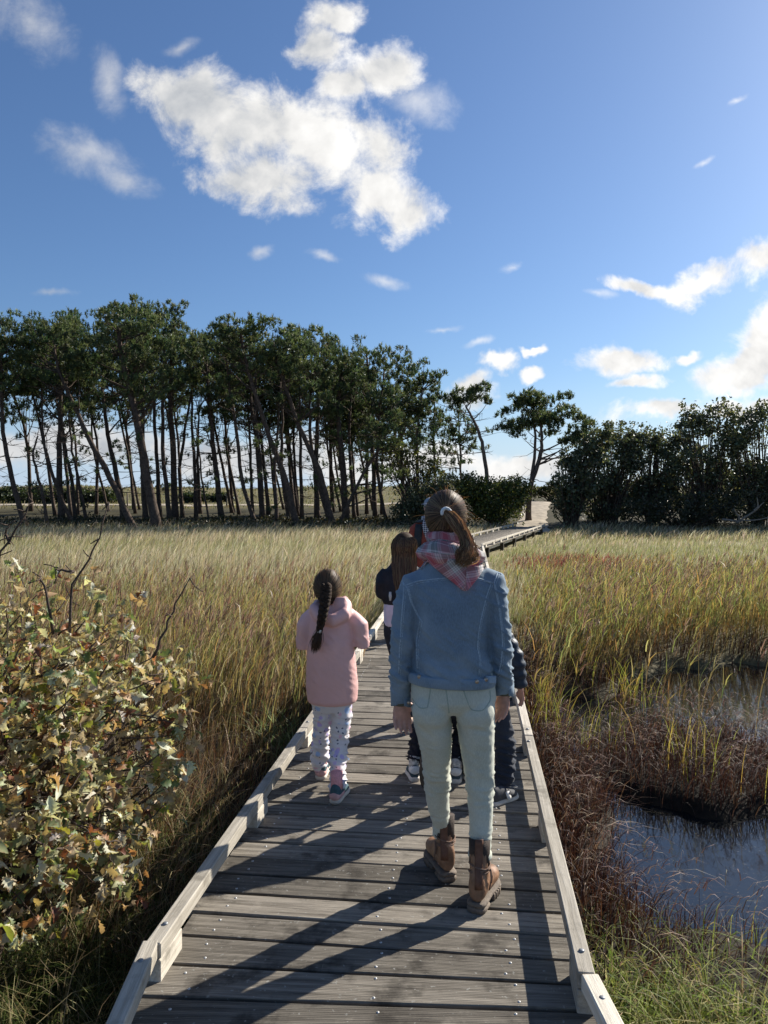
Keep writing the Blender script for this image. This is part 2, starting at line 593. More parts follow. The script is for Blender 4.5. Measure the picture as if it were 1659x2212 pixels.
def strip(name, pts, widths, lift, mat, label, n=40):
    P = np.asarray(pts, float)
    s = np.linspace(0, len(P) - 1, n)
    k = np.arange(len(P))
    x, y, w = np.interp(s, k, P[:, 0]), np.interp(s, k, P[:, 1]), np.interp(s, k, widths)
    t = np.gradient(np.stack([x, y], -1), axis=0)
    t /= np.linalg.norm(t, axis=1)[:, None]
    m = 9
    rows = []
    for a in np.linspace(-1, 1, m):
        ww = w * (1 + 0.10 * np.sin(s * 9 + a * 3) * np.sin(s * 2.3)) / 2
        X, Y = x + t[:, 1] * a * ww, y - t[:, 0] * a * ww
        rows.append(np.stack([X, Y, H(X, Y) + lift * (1 - 0.6 * abs(a) ** 4)], -1))
    V = np.stack(rows, 0)
    i, j = np.meshgrid(np.arange(m - 1), np.arange(n - 1), indexing='ij')
    q = np.stack([i * n + j, (i + 1) * n + j, (i + 1) * n + j + 1, i * n + j + 1], -1).reshape(-1, 4)
    o = link(name, arr_mesh(name, V.reshape(-1, 3), q, mat, smooth=True))
    return tag(o, label, None, kind='structure')


ground()
water()
M_SAND = simple_mat("pale_sand", (0.42, 0.36, 0.28), 0.95, 0.3, 3.0, 0.9, 9.0, 0.1)
strip("sandy_path", PATH, [1.7, 1.6, 1.5, 1.5, 1.5, 1.6], 0.06, M_SAND, "pale trodden sand path climbing between the bushes at the boardwalk's far end", 60)
strip("sandy_track", [(-60, 62.5), (-30, 61), (-10, 60.5), (-2, 60), (6, 61)], [2.2, 2.4, 2.4, 2.2, 2.0], 0.10, M_SAND, "pale sandy track running behind the pine trunks", 80)


# ------------------------------------------------------------------ boardwalk
def wood_mat(name, c0, c1, along='x', rough=0.85, groove=True):
    m, T, out = new_mat(name)
    tc = T.n('ShaderNodeTexCoord')
    oi = T.n('ShaderNodeObjectInfo')
    off = T.v('SCALE', oi.outputs['Location'], scale=3.7)
    rv = T.n('ShaderNodeCombineXYZ', ins={0: T.m('MULTIPLY', oi.outputs['Random'], 37.0), 1: T.m('MULTIPLY', oi.outputs['Random'], 91.0), 2: 0.0}).outputs[0]
    p = T.v('ADD', tc.outputs['Object'], T.v('ADD', off, rv))
    sc = (1.2, 26, 26) if along == 'x' else (26, 1.2, 26)
    g = T.n('ShaderNodeMapping', ins={'Vector': p, 'Scale': sc}).outputs[0]
    n1 = T.n('ShaderNodeTexNoise', ins={'Vector': g, 'Scale': 2.2, 'Detail': 7.0, 'Roughness': 0.7}).outputs[0]
    n2 = T.n('ShaderNodeTexNoise', ins={'Vector': p, 'Scale': 4.5, 'Detail': 5.0, 'Roughness': 0.65}).outputs[0]
    n3 = T.n('ShaderNodeTexNoise', ins={'Vector': p, 'Scale': 55.0, 'Detail': 2.0}).outputs[0]
    c = T.ramp(n1, [(0.28, c0), (0.72, c1)])
    k = T.m('MULTIPLY_ADD', oi.outputs['Random'], 0.75, 0.62)
    c = T.v('MULTIPLY', c, T.n('ShaderNodeCombineXYZ', ins={0: k, 1: k, 2: k}).outputs[0])
    c = T.mix(T.m('MULTIPLY', T.sstep(n2, 0.50, 0.68), 0.75), c, tuple(x * 0.45 for x in c0))
    c = T.mix(T.m('MULTIPLY', T.sstep(n2, 0.40, 0.25), 0.35), c, tuple(min(1, x * 1.35) for x in c1))
    c = T.mix(T.m('MULTIPLY', T.sstep(n3, 0.66, 0.74), 0.5), c, (0.36, 0.36, 0.33))
    b = T.n('ShaderNodeBsdfPrincipled', ins={'Base Color': c, 'Roughness': rough, 'Specular IOR Level': 0.2})
    h = T.m('MULTIPLY', n1, 1.0)
    if groove:
        s = T.n('ShaderNodeSeparateXYZ', ins={0: tc.outputs['Object']})
        wv = T.m('SINE', T.m('MULTIPLY', s.outputs[1], 2 * math.pi / 0.0085))
        h = T.m('ADD', h, T.m('MULTIPLY', wv, 0.10))
    bp = T.n('ShaderNodeBump', ins={'Strength': 0.75, 'Distance': 0.006, 'Height': h})
    T.link(bp.outputs[0], b.inputs['Normal'])
    T.link(b.outputs[0], out.inputs[0])
    return m


M_DECK = wood_mat("weathered_deck_wood", (0.062, 0.052, 0.041), (0.31, 0.275, 0.225))
M_RAIL = wood_mat("bleached_rail_wood", (0.36, 0.32, 0.255), (0.68, 0.62, 0.52), along='y', groove=False)
M_POST = wood_mat("damp_post_wood", (0.035, 0.03, 0.025), (0.11, 0.095, 0.075), along='y', groove=False)
M_SCREW = simple_mat("screw_steel", (0.55, 0.55, 0.54), 0.45, 0.2, 300.0, spec=0.6)
M_DARKHOLE = simple_mat("screw_recess", (0.03, 0.03, 0.03), 0.8)

BW, PITCH_B, BT = 0.142, 0.157, 0.035
bwalk = empty("boardwalk", (0, 0, 0))
tag(bwalk, "grey weathered plank boardwalk with low bleached side rails crossing the marsh", "boardwalk", kind='structure')


def heading_pts():
    """walk the centre line in board steps: list of (x, y, heading, boardlocal tapers)"""
    out = []
    y = -1.6
    x = float(deck_x(y))
    h = R(-3.0)
    while y < 22.9:
        tgt = R(-3.0) if y < 2.12 else R(6.4) if y < 22.0 else R(19.5)
        h += max(-R(1.9), min(R(1.9), tgt - h))
        out.append((x, y, h))
        x += math.sin(h) * PITCH_B
        y += math.cos(h) * PITCH_B
    return out, (x, y, h)


def cross_line(p, half=DECK_HALF):
    x, y, h = p
    c, s = math.cos(h), math.sin(h)
    return Vector((x - c * half, y + s * half, 0)), Vector((x + c * half, y - s * half, 0))


HP, HEND = heading_pts()
# re-centre the straight run on the measured line
dx = float(deck_x(12.0)) - np.interp(12.0, [p[1] for p in HP], [p[0] for p in HP])
HP = [(p[0] + dx * min(1, max(0, (p[1] - 0.5) / 3.0)), p[1], p[2]) for p in HP]
plank_me = {}
screw = Soup()
hole = Soup()


def screw_at(x, y, z, r=0.0052):
    k = np.arange(8) * math.pi / 4
    a = np.stack([x + r * np.cos(k), y + r * np.sin(k), np.full(8, z + 0.0015)], -1)
    b = np.stack([x + r * np.cos(k), y + r * np.sin(k), np.full(8, z - 0.003)], -1)
    v = np.vstack([a, b, [[x, y, z + 0.0022]]])
    t = [(16, j, (j + 1) % 8) for j in range(8)]
    q = [(j, 8 + j, 8 + (j + 1) % 8, (j + 1) % 8) for j in range(8)]
    screw.add(v, [np.array(t), np.array(q)])
    c = np.stack([x + 0.0018 * np.cos(k), y + 0.0018 * np.sin(k), np.full(8, z + 0.0026)], -1)
    hole.add(np.vstack([c, [[x, y, z + 0.0027]]]), np.array([(8, j, (j + 1) % 8) for j in range(8)]))


for i, p in enumerate(HP[:-1]):
    q = HP[i + 1]
    turn = abs(p[2] - q[2]) > 1e-4
    mid = ((p[0] + q[0]) / 2, (p[1] + q[1]) / 2)
    h = (p[2] + q[2]) / 2
    dz = rng.normal(0, 0.0016)
    ext = rng.normal(0, 0.008)
    if turn:
        a0, b0 = cross_line(p)
        a1, b1 = cross_line(q)
        g = (PITCH_B - BW) / 2
        inv = Matrix.Rotation(h, 3, 'Z')
        cs = []
        for P0, P1 in ((a0, a1), (b0, b1)):
            d = (P1 - P0)
            L = d.length
            gg = min(g, L * 0.08)
            cs.append((P0 + d * (gg / L), P1 - d * (gg / L)))
        loc = []
        for P_ in (cs[0][0], cs[0][1], cs[1][0], cs[1][1]):
            l = inv @ (P_ - Vector((mid[0], mid[1], 0)))
            loc.append(l)
        v = [(l.x, l.y, z) for l in loc for z in (-BT, 0.0)]
        v = [v[0], v[1], v[2], v[3], v[4], v[5], v[6], v[7]]
        me = bevel_mesh("plank", v, BOXF, 0.003, M_DECK)
    else:
        key = i % 4
        if key not in plank_me:
            v, f = box(0, 0, -BT / 2, 2 * DECK_HALF, BW, BT)
            v = v.copy()
            v[:, 1] += np.where(v[:, 0] > 0, rng.normal(0, 0.0015), rng.normal(0, 0.0015))
            plank_me[key] = bevel_mesh("plank", v, f, 0.003, M_DECK)
        me = plank_me[key]
    link("plank", me, bwalk, (mid[0] + ext, mid[1], dz), (R(rng.normal(0, 0.25)), 0, -h + rng.normal(0, 0.002)))
    if mid[1] < 14:
        for u in (-0.625, 0.02, 0.50):
            for w in (-0.038, 0.04):
                uu, ww = u + rng.normal(0, 0.012), w + rng.normal(0, 0.006)
                if rng.random() < 0.9:
                    screw_at(mid[0] + math.cos(h) * uu + math.sin(h) * ww, mid[1] - math.sin(h) * uu + math.cos(h) * ww, dz)
tag(link("screw", screw.mesh("screw", M_SCREW), bwalk), kind='stuff')
tag(link("screw_recess", hole.mesh("screw_recess", M_DARKHOLE), bwalk), kind='stuff')

# far run: the boards are under a pixel apart there
far = Soup()
fx, fy = 2.177, 22.75
FH = R(19.5)
n_far = 0
while fy < 35.9:
    M = Matrix.Rotation(-FH, 4, 'Z')
    far.add(*box(fx, fy, -BT / 2 + rng.normal(0, 0.001), 2 * DECK_HALF + 0.02, BW, BT, M))
    fx += math.sin(FH) * PITCH_B
    fy += math.cos(FH) * PITCH_B
tag(link("far_plank", far.mesh("far_plank", M_DECK), bwalk), kind='stuff')


def beam(name, a, b, w, h, mat, parent, bev=0.004):
    """beam from a to b (centre line of its top face)"""
    a, b = Vector(a), Vector(b)
    L = (b - a).length
    v, f = box(0, 0, -h / 2, w, L, h)
    me = bevel_mesh(name, v, f, bev, mat)
    o = link(name, me, parent, (a + b) / 2)
    d = (b - a).normalized()
    o.rotation_euler = (math.asin(max(-1, min(1, d.z))), 0, -math.atan2(d.x, d.y))
    return o


RAIL_W, RAIL_H0, RAIL_H1 = 0.056, 0.080, 0.136
M_BOLT = simple_mat("bolt_steel", (0.22, 0.23, 0.24), 0.5, 0.2, 100, spec=0.6, metal=0.6)
bolt_v, bolt_f = tube([(0, 0, -0.004), (0, 0, 0.003), (0, 0, 0.005)], [0.010, 0.010, 0.006], 10, (1, 0, 0))
bolt_me = arr_mesh("bolt", bolt_v, bolt_f, M_BOLT)
block_v, block_f = box(0, 0, -(RAIL_H0 + 0.001) / 2, 0.058, 0.20, RAIL_H0 - 0.001)
block_me = bevel_mesh("rail_block", block_v, block_f, 0.003, M_RAIL)


def line_pt(run, t, side, off=RAIL_IN + RAIL_W / 2):
    (x0, y0), (x1, y1) = run
    d = Vector((x1 - x0, y1 - y0, 0)).normalized()
    n = Vector((d.y, -d.x, 0))
    c = Vector((x0, y0, 0)) + d * t
    return c + n * (side * off), d


def rails(run, seg, first=0.0, detail=True, ext=(0.0, 0.0)):
    (x0, y0), (x1, y1) = run
    L0 = math.hypot(x1 - x0, y1 - y0)
    for side in (-1, 1):
        L = L0 + ext[0 if side < 0 else 1]
        t = first
        cuts = [0.0]
        while cuts[-1] + seg < L - 0.4:
            cuts.append(cuts[-1] + seg)
        cuts.append(L)
        for a, b in zip(cuts, cuts[1:]):
            pa, d = line_pt(run, a + 0.003, side)
            pb, _ = line_pt(run, b - 0.003, side)
            z = RAIL_H1 + rng.normal(0, 0.002)
            beam("rail", pa + Vector((0, 0, z)), pb + Vector((0, 0, z + rng.normal(0, 0.002))), RAIL_W, RAIL_H1 - RAIL_H0, M_RAIL, bwalk)
            if detail:
                for q in (a + 0.12, b - 0.12):
                    pp, _ = line_pt(run, q, side)
                    link("bolt", bolt_me, bwalk, pp + Vector((rng.normal(0, 0.004), 0, z + 0.001)))
        t = 0.10 if detail else 0.5
        while t < L:
            p, d = line_pt(run, t, side)
            link("rail_block", block_me, bwalk, p + Vector((0, 0, RAIL_H0 - 0.0005)), (0, 0, -math.atan2(d.x, d.y)))
            t += 1.21
        # stringer and posts below
        pa, d = line_pt(run, 0, side, 0.62)
        pb, _ = line_pt(run, L, side, 0.62)
        beam("stringer", pa + Vector((0, 0, -BT - 0.004)), pb + Vector((0, 0, -BT - 0.004)), 0.07, 0.17 if detail else 0.10, M_POST if detail else M_RAIL, bwalk)
        t = 0.9
        while t < L:
            p, d = line_pt(run, t, side, 0.715)
            zt = -BT - 0.006
            zb = float(H(p.x, p.y)) - 0.25
            v, f = box(0, 0, (zt + zb) / 2, 0.11, 0.11, zt - zb)
            link("post", bevel_mesh("post", v, f, 0.005, M_POST), bwalk, (p.x, p.y, 0), (0, 0, -math.atan2(d.x, d.y)))
            t += 2.42


JX, JY = -0.072, 2.50
EX, EY = float(deck_x(22.6)), 22.6
rails([(float(deck_x(-1.6)), -1.6), (JX, JY)], 6.0, ext=(0.15, -0.11))
rails([(JX, JY + 0.008), (EX, EY)], 2.42)
rails([(EX + 0.02, EY + 0.1), (fx, fy)], 3.6, detail=False)
# ------------------------------------------------------------------ grasses and reeds
M_GRASS = leaf_mat("grass_blade", 0.48, 0.6, 0.2, tcol=(1.0, 1.0, 0.92))
M_REED = leaf_mat("reed_leaf", 0.45, 0.45, 0.4, tcol=(1.0, 1.0, 0.85))
M_SEDGE = leaf_mat("dead_sedge", 0.22, 0.6, 0.25, tcol=(1.0, 0.8, 0.6))


def blade_arrays(base, h, w, lean, col, segs=3, ang=None, droop=0.25, tipcol=None):
    """strips of grass: base (N,3), h, w (N,), lean (N,2) sideways travel of the tip over h"""
    N = len(base)
    ang = rng.uniform(0, math.pi, N) if ang is None else ang
    side = np.stack([np.cos(ang), np.sin(ang), np.zeros(N)], -1)
    V, C = [], []
    for k in range(segs + 1):
        t = k / segs
        ctr = base.copy()
        ctr[:, 2] += h * (t - droop * t ** 3)
        ctr[:, :2] += lean * (h * t ** 1.8)[:, None]
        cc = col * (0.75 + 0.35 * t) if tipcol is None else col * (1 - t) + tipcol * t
        if k < segs:
            ww = (w * (1 - t ** 1.6 * 0.75) * 0.5)[:, None]
            V += [ctr - side * ww, ctr + side * ww]
            C += [cc, cc]
        else:
            V.append(ctr)
            C.append(cc)
    m = 2 * segs + 1
    V = np.stack(V, 1).reshape(-1, 3)
    C = np.stack(C, 1).reshape(-1, 3)
    f = []
    for k in range(segs - 1):
        f += [(2 * k, 2 * k + 1, 2 * k + 3), (2 * k, 2 * k + 3, 2 * k + 2)]
    f.append((2 * segs - 2, 2 * segs - 1, 2 * segs))
    F = (np.arange(N)[:, None, None] * m + np.array(f)[None]).reshape(-1, 3)
    return V, F, np.clip(C, 0, 1)


def frustum(N, y0, y1, k=0.62, power=1.0):
    """ground points in the field of view, even on the picture"""
    y = np.exp(rng.uniform(math.log(y0), math.log(y1), N))
    x = (y + 1.0) * rng.uniform(-k, k, N)
    return x, y


def lat(x, y):
    return x - deck_x(y)


def patch(x, y, s=1.0, seed=0.0):
    return hills(x * s + seed, y * s + seed * 0.7) * 0.5 + 0.5


def stuff(name, parts, mat, label):
    V, F, C, n = [], [], [], 0
    for v, f, c in parts:
        V.append(v)
        F.append(f + n)
        C.append(c)
        n += len(v)
    o = link(name, arr_mesh(name, np.concatenate(V), np.concatenate(F), mat, np.concatenate(C)))
    return tag(o, label, name.split('_')[-1], kind='stuff')


def grass_set(x, y, hmin, hmax, wmin, cols, wind=(0.30, 0.05), jit=0.25, segs=3, droop=0.25, wts=None, wk=0.0009, lift=0.0):
    N = len(x)
    z = H(x, y) - 0.02 + lift
    h = rng.uniform(hmin, hmax, N)
    w = np.maximum(wmin * rng.uniform(0.7, 1.3, N), wk * y)
    lean = np.stack([rng.normal(wind[0], jit, N), rng.normal(wind[1], jit, N)], -1)
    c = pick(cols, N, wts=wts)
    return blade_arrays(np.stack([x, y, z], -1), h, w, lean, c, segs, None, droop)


STRAW = [(0.58, 0.50, 0.34), (0.48, 0.41, 0.26), (0.68, 0.61, 0.46), (0.38, 0.33, 0.19)]
GREENY = [(0.28, 0.30, 0.12), (0.36, 0.36, 0.16), (0.21, 0.24, 0.09), (0.44, 0.41, 0.22)]


def meadow():
    parts = []
    # pale meadow left and right behind the reeds
    x, y = frustum(145000, 7.5, 38.0)
    l = lat(x, y)
    p = patch(x, y, 0.35, 2.0) + 0.25 * patch(x, y, 1.4, 5.0)
    keep = (np.abs(l) > 0.95) & ((l < 0) | (y > 12.5)) & (rng.random(len(x)) < np.where(l < 0, sm(y, 7.5, 11), 1.0))
    x, y, p = x[keep], y[keep], p[keep]
    band = sm(np.sin(y * 0.55 + x * 0.05 + 0.5) + p * 0.6, -0.1, 0.9)
    g = rng.random(len(x)) < 0.18 + 0.52 * band
    right = lat(x, y) > 0
    for sel, cols, h0, h1 in ((g & ~right, GREENY + [(0.42, 0.38, 0.19)], 0.30, 0.52), (~g & ~right, STRAW, 0.42, 0.78), (g & right, GREENY, 0.16, 0.32), (~g & right, STRAW + GREENY[:2], 0.20, 0.38)):
        parts.append(grass_set(x[sel], y[sel], h0, h1, 0.004, cols, wind=(0.24, 0.0), jit=0.16, segs=2, wk=0.00062))
    # far edge in front of the wood
    N = 16000
    x = rng.uniform(-26, 24, N)
    y = rng.uniform(30, 39, N)
    k = (np.abs(lat(x, y)) > 1.3) & ((y < 35.4) | (np.abs(x - 7.2) > 2.0))
    parts.append(grass_set(x[k], y[k], 0.25, 0.62, 0.03, STRAW + [(0.2, 0.17, 0.1), (0.14, 0.13, 0.07)], wind=(0.25, 0), segs=2))
    # dune grass beyond the trunks
    N = 15000
    y = rng.uniform(55, 95, N)
    x = rng.uniform(-0.55, 0.6, N) * y
    k = np.hypot(0, y - 61.0) > 1.7
    k &= np.abs(x - np.interp(y, [p[1] for p in PATH], [p[0] for p in PATH])) > 1.6
    parts.append(grass_set(x[k], y[k], 0.15, 0.45, 0.05, [(0.20, 0.19, 0.07), (0.28, 0.24, 0.11), (0.34, 0.28, 0.14), (0.13, 0.14, 0.05)], wind=(0.2, 0), segs=2))
    stuff("meadow_grass", parts, M_GRASS, "pale straw and green marsh grass leaning in the wind across the meadow")


def samphire():
    # the low red patch right of the far boardwalk
    N = 1600
    x, y = rng.normal(5.2, 0.9, N), rng.normal(20.5, 0.9, N)
    k = lat(x, y) > 1.3
    parts = [grass_set(x[k], y[k], 0.18, 0.38, 0.03, [(0.30, 0.09, 0.07), (0.24, 0.08, 0.06), (0.34, 0.16, 0.10)], wind=(0.1, 0), segs=2)]
    stuff("red_samphire", parts, M_GRASS, "low red samphire patch beyond the reeds, right of the far boardwalk")


def reeds(name, x, y, h0, h1, leaves, plume, cols, label, wind=0.22, wk=0.0008, plume_p=0.5, lw=(0.006, 0.013)):
    N = len(x)
    z = np.maximum(H(x, y), WATER_Z - 0.1) - 0.02
    h = rng.uniform(h0, h1, N)
    base = np.stack([x, y, z], -1)
    lean = np.stack([rng.normal(wind, 0.10, N), rng.normal(0.0, 0.10, N)], -1)
    stemc = pick([(0.33, 0.26, 0.10), (0.26, 0.20, 0.08), (0.20, 0.12, 0.06)], N)
    ws = np.maximum(0.005, wk * 0.6 * y)
    parts = [blade_arrays(base, h, ws * 1.2, lean, stemc, 3, None, 0.06)]
    for k in range(leaves):
        t = rng.uniform(0.25, 0.97, N)
        b = base.copy()
        b[:, 2] += h * (t - 0.06 * t ** 3)
        b[:, :2] += lean * (h * t ** 1.8)[:, None]
        L = rng.uniform(0.20, 0.42, N) * (h / 1.2)
        dirx = np.abs(rng.normal(0.40, 0.25, N))
        flip = rng.random(N) < 0.22
        dirx = np.where(flip, -dirx * 0.6, dirx)
        ln = np.stack([dirx, rng.normal(0, 0.35, N)], -1)
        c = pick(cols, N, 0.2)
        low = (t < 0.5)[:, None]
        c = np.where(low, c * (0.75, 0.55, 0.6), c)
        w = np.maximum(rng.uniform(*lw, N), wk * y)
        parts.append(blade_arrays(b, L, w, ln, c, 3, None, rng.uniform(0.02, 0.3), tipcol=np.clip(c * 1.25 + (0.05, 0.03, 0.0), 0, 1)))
    if plume:
        s = rng.random(N) < plume_p
        M_ = int(s.sum())
        top = base[s].copy()
        top[:, 2] += h[s] * 0.93
        top[:, :2] += lean[s] * h[s][:, None]
        for k in range(5):
            b = top + np.stack([np.zeros(M_), np.zeros(M_), rng.uniform(-0.10, 0.04, M_)], -1)
            c = pick([(0.33, 0.21, 0.15), (0.42, 0.30, 0.22), (0.24, 0.13, 0.10)], M_)
            parts.append(blade_arrays(b, rng.uniform(0.10, 0.22, M_), np.maximum(0.010, wk * 1.2 * y[s]), np.stack([rng.normal(0.5, 0.3, M_), rng.normal(0, 0.3, M_)], -1), c, 2, None, 0.3))
    stuff(name, parts, M_REED, label)


def reed_beds():
    yg = [(0.25, 0.26, 0.075), (0.19, 0.22, 0.07), (0.33, 0.31, 0.11), (0.13, 0.17, 0.055), (0.40, 0.34, 0.14), (0.42, 0.28, 0.09)]
    # right of the boardwalk
    x, y = frustum(17000, 6.4, 16.5, 0.66)
    l = lat(x, y)
    d = sm(l, 0.9, 2.2) * sm(y + 0.25 * hills(x * 3, y * 3), 7.0, 10.0) * (1 - sm(y, 13.0, 16.0))
    k = (l > 0.95) & (rng.random(len(x)) < 0.12 * (y > 6.8) + d) & (pond(x, y) < 0.0)
    reeds("reed_bed", x[k], y[k], 0.72, 1.16, 6, True, yg, "tall green and gold reeds with brown plumes right of the boardwalk")
    # left of the boardwalk
    x, y = frustum(19000, 5.2, 15.5, 0.66)
    l = lat(x, y)
    d = sm(-l, 0.9, 1.8) * sm(y + 0.3 * hills(x * 3, y * 3), 5.6, 8.0) * (1 - sm(y, 11.0, 15.0))
    k = (l < -0.95) & (rng.random(len(x)) < d * 0.85)
    reeds("reed_bed", x[k], y[k], 0.75, 1.2, 4, True, yg + [(0.42, 0.36, 0.20), (0.34, 0.28, 0.14), (0.50, 0.43, 0.26)], "thin golden reeds mixed with dry grass left of the boardwalk", plume_p=0.45, lw=(0.004, 0.009), wk=0.00055)


def sedges():
    dark = [(0.060, 0.026, 0.020), (0.085, 0.040, 0.028), (0.040, 0.021, 0.017), (0.115, 0.065, 0.042), (0.16, 0.10, 0.065)]
    parts = []
    # right: dead brown sedge round the pool
    x, y = frustum(85000, 2.9, 12.0, 0.70)
    l = lat(x, y)
    pd = pond(x, y)
    dens = np.where(pd < -0.03, 1.0, np.where(pd < 0.05, 0.30, 0.006))
    dens = dens * np.where(y < 4.6, 0.08 + 0.22 * sm(x, 1.5, 2.4) + 0.7 * (x < deck_x(y) + 1.55) * sm(y, 3.4, 4.2), 1.0)
    k = (l > 0.88) & (rng.random(len(x)) < dens) & (rng.random(len(x)) > 0.75 * sm(y, 9.0, 11.5))
    x, y = x[k], y[k]
    front = (y < 4.7) & (x > deck_x(y) + 1.2)
    parts.append(grass_set(x[front], y[front], 0.16, 0.42, 0.0045, dark, wind=(0.16, 0.0), jit=0.35, segs=4, droop=0.42, wk=0.0009))
    isl = ~front & (x > 1.75) & (y < 8.0)
    parts.append(grass_set(x[isl], y[isl], 0.18, 0.42, 0.0055, dark, wind=(0.16, 0.0), jit=0.32, segs=4, droop=0.42, wk=0.0009))
    front |= isl
    parts.append(grass_set(x[~front], y[~front], 0.28, 0.60, 0.0055, dark, wind=(0.16, 0.0), jit=0.32, segs=4, droop=0.42, wk=0.0009))
    # curled, lighter dry tips
    s = rng.random(len(x)) < 0.30
    xs, ys = x[s], y[s]
    z = H(xs, ys) + rng.uniform(0.18, 0.40, s.sum())
    n = int(s.sum())
    parts.append(blade_arrays(np.stack([xs, ys, z], -1), rng.uniform(0.06, 0.14, n), np.maximum(0.005, 0.001 * ys), np.stack([rng.normal(0.9, 0.6, n), rng.normal(0, 0.6, n)], -1), pick([(0.30, 0.20, 0.14), (0.20, 0.11, 0.08), (0.42, 0.32, 0.24)], n), 3, None, 0.9))
    # left: brown tangle in front of the reeds and down to the ditch
    x, y = frustum(30000, 3.6, 9.0, 0.66)
    l = lat(x, y)
    k = (l < -0.92) & (rng.random(len(x)) < 0.95 * sm(-l, 0.85, 1.5) * (1 - 0.6 * sm(y, 7, 9)))
    x, y = x[k], y[k]
    parts.append(grass_set(x, y, 0.30, 0.72, 0.0055, [(0.13, 0.08, 0.045), (0.22, 0.155, 0.09), (0.10, 0.055, 0.035), (0.33, 0.26, 0.16), (0.19, 0.17, 0.07), (0.42, 0.34, 0.22)], wind=(0.18, 0.0), jit=0.3, segs=4, droop=0.35))
    stuff("dead_sedge", parts, M_SEDGE, "dark red-brown dead sedge standing round the pool and ditch")


def verge():
    parts = []
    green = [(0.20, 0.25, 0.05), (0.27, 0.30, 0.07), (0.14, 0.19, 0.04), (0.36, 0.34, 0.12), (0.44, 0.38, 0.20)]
    # bright tuft by the right rail
    N = 7500
    y = rng.uniform(1.2, 3.8, N)
    x = deck_x(y) + 0.86 + np.abs(rng.normal(0, 0.50, N))
    k = (rng.random(N) < 1 - 0.9 * sm(y + 0.6 * (x - 1.0), 2.7, 3.6)) & (x < 3.6)
    parts.append(grass_set(x[k], y[k], 0.14, 0.38, 0.006, green, wind=(0.05, -0.15), jit=0.65, segs=4, droop=0.5))
    # grass under the oak and along the left rail: green, with dry stalks
    N = 15000
    y = rng.uniform(1.3, 5.4, N)
    x = deck_x(y) - 0.88 - np.abs(rng.normal(0, 1.0, N))
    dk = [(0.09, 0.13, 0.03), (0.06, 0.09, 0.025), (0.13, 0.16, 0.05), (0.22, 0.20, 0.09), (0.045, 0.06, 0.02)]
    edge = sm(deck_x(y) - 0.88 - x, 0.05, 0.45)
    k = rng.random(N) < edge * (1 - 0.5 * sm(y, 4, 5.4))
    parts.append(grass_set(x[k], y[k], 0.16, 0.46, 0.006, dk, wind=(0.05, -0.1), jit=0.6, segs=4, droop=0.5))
    N = 900
    y = rng.uniform(1.4, 5.5, N)
    x = deck_x(y) - 1.0 - np.abs(rng.normal(0, 0.8, N))
    parts.append(grass_set(x, y, 0.35, 0.75, 0.004, [(0.45, 0.38, 0.22), (0.36, 0.28, 0.15)], wind=(0.0, 0), jit=0.4, segs=4, droop=0.3))
    # sword-leaved green clump at the ditch
    N = 150
    c = on_level(640, 1530, -0.3)
    x, y = rng.normal(c.x - 0.05, 0.16, N), rng.normal(c.y, 0.2, N)
    parts.append(grass_set(x, y, 0.4, 0.75, 0.012, [(0.10, 0.15, 0.05), (0.20, 0.24, 0.10), (0.30, 0.32, 0.18)], wind=(-0.05, 0), jit=0.45, segs=4, droop=0.3))
    # green shoots among the sedge, right
    for (px, py, n) in ((1300, 1600, 30), (1180, 1560, 80), (1480, 1640, 45), (1250, 1440, 90), (1360, 1480, 60)):
        c = on_level(px, py, -0.5)
        x, y = rng.normal(c.x, 0.14, n), rng.normal(c.y, 0.22, n)
        parts.append(grass_set(x, y, 0.4, 0.75, 0.005, [(0.36, 0.33, 0.06), (0.28, 0.30, 0.06), (0.42, 0.30, 0.07)], wind=(0.1, 0), jit=0.22, segs=4, droop=0.2))
    stuff("verge_grass", parts, M_GRASS, "green tufts of verge grass growing along both sides of the boardwalk")


meadow()
samphire()
reed_beds()
sedges()
verge()


# ------------------------------------------------------------------ trees
M_BARK = simple_mat("pine_bark", (0.085, 0.062, 0.048), 0.9, 0.5, 9.0, 1.0, 22.0, 0.2)
M_BARK_L = simple_mat("grey_bark", (0.13, 0.10, 0.08), 0.9, 0.45, 12.0, 0.9, 30.0, 0.2)
M_NEEDLE = leaf_mat("pine_needle", 0.45, 0.5, 0.3, tcol=(1.0, 1.0, 0.7))
M_BROAD = leaf_mat("broad_leaf", 0.40, 0.45, 0.45)


def wob(P, amp, n=14):
    """resample a polyline smoothly with a little waver"""
    P = np.asarray(P, float)
    s = np.linspace(0, len(P) - 1, n)
    k = np.arange(len(P))
    Q = np.stack([np.interp(s, k, P[:, i]) for i in range(3)], -1)
    for _ in range(2):
        Q[1:-1] = 0.25 * Q[:-2] + 0.5 * Q[1:-1] + 0.25 * Q[2:]
    Q[1:-1] += rng.normal(0, amp, (len(Q) - 2, 3)) * (1, 1, 0.3)
    return Q


TUFT_N = 12


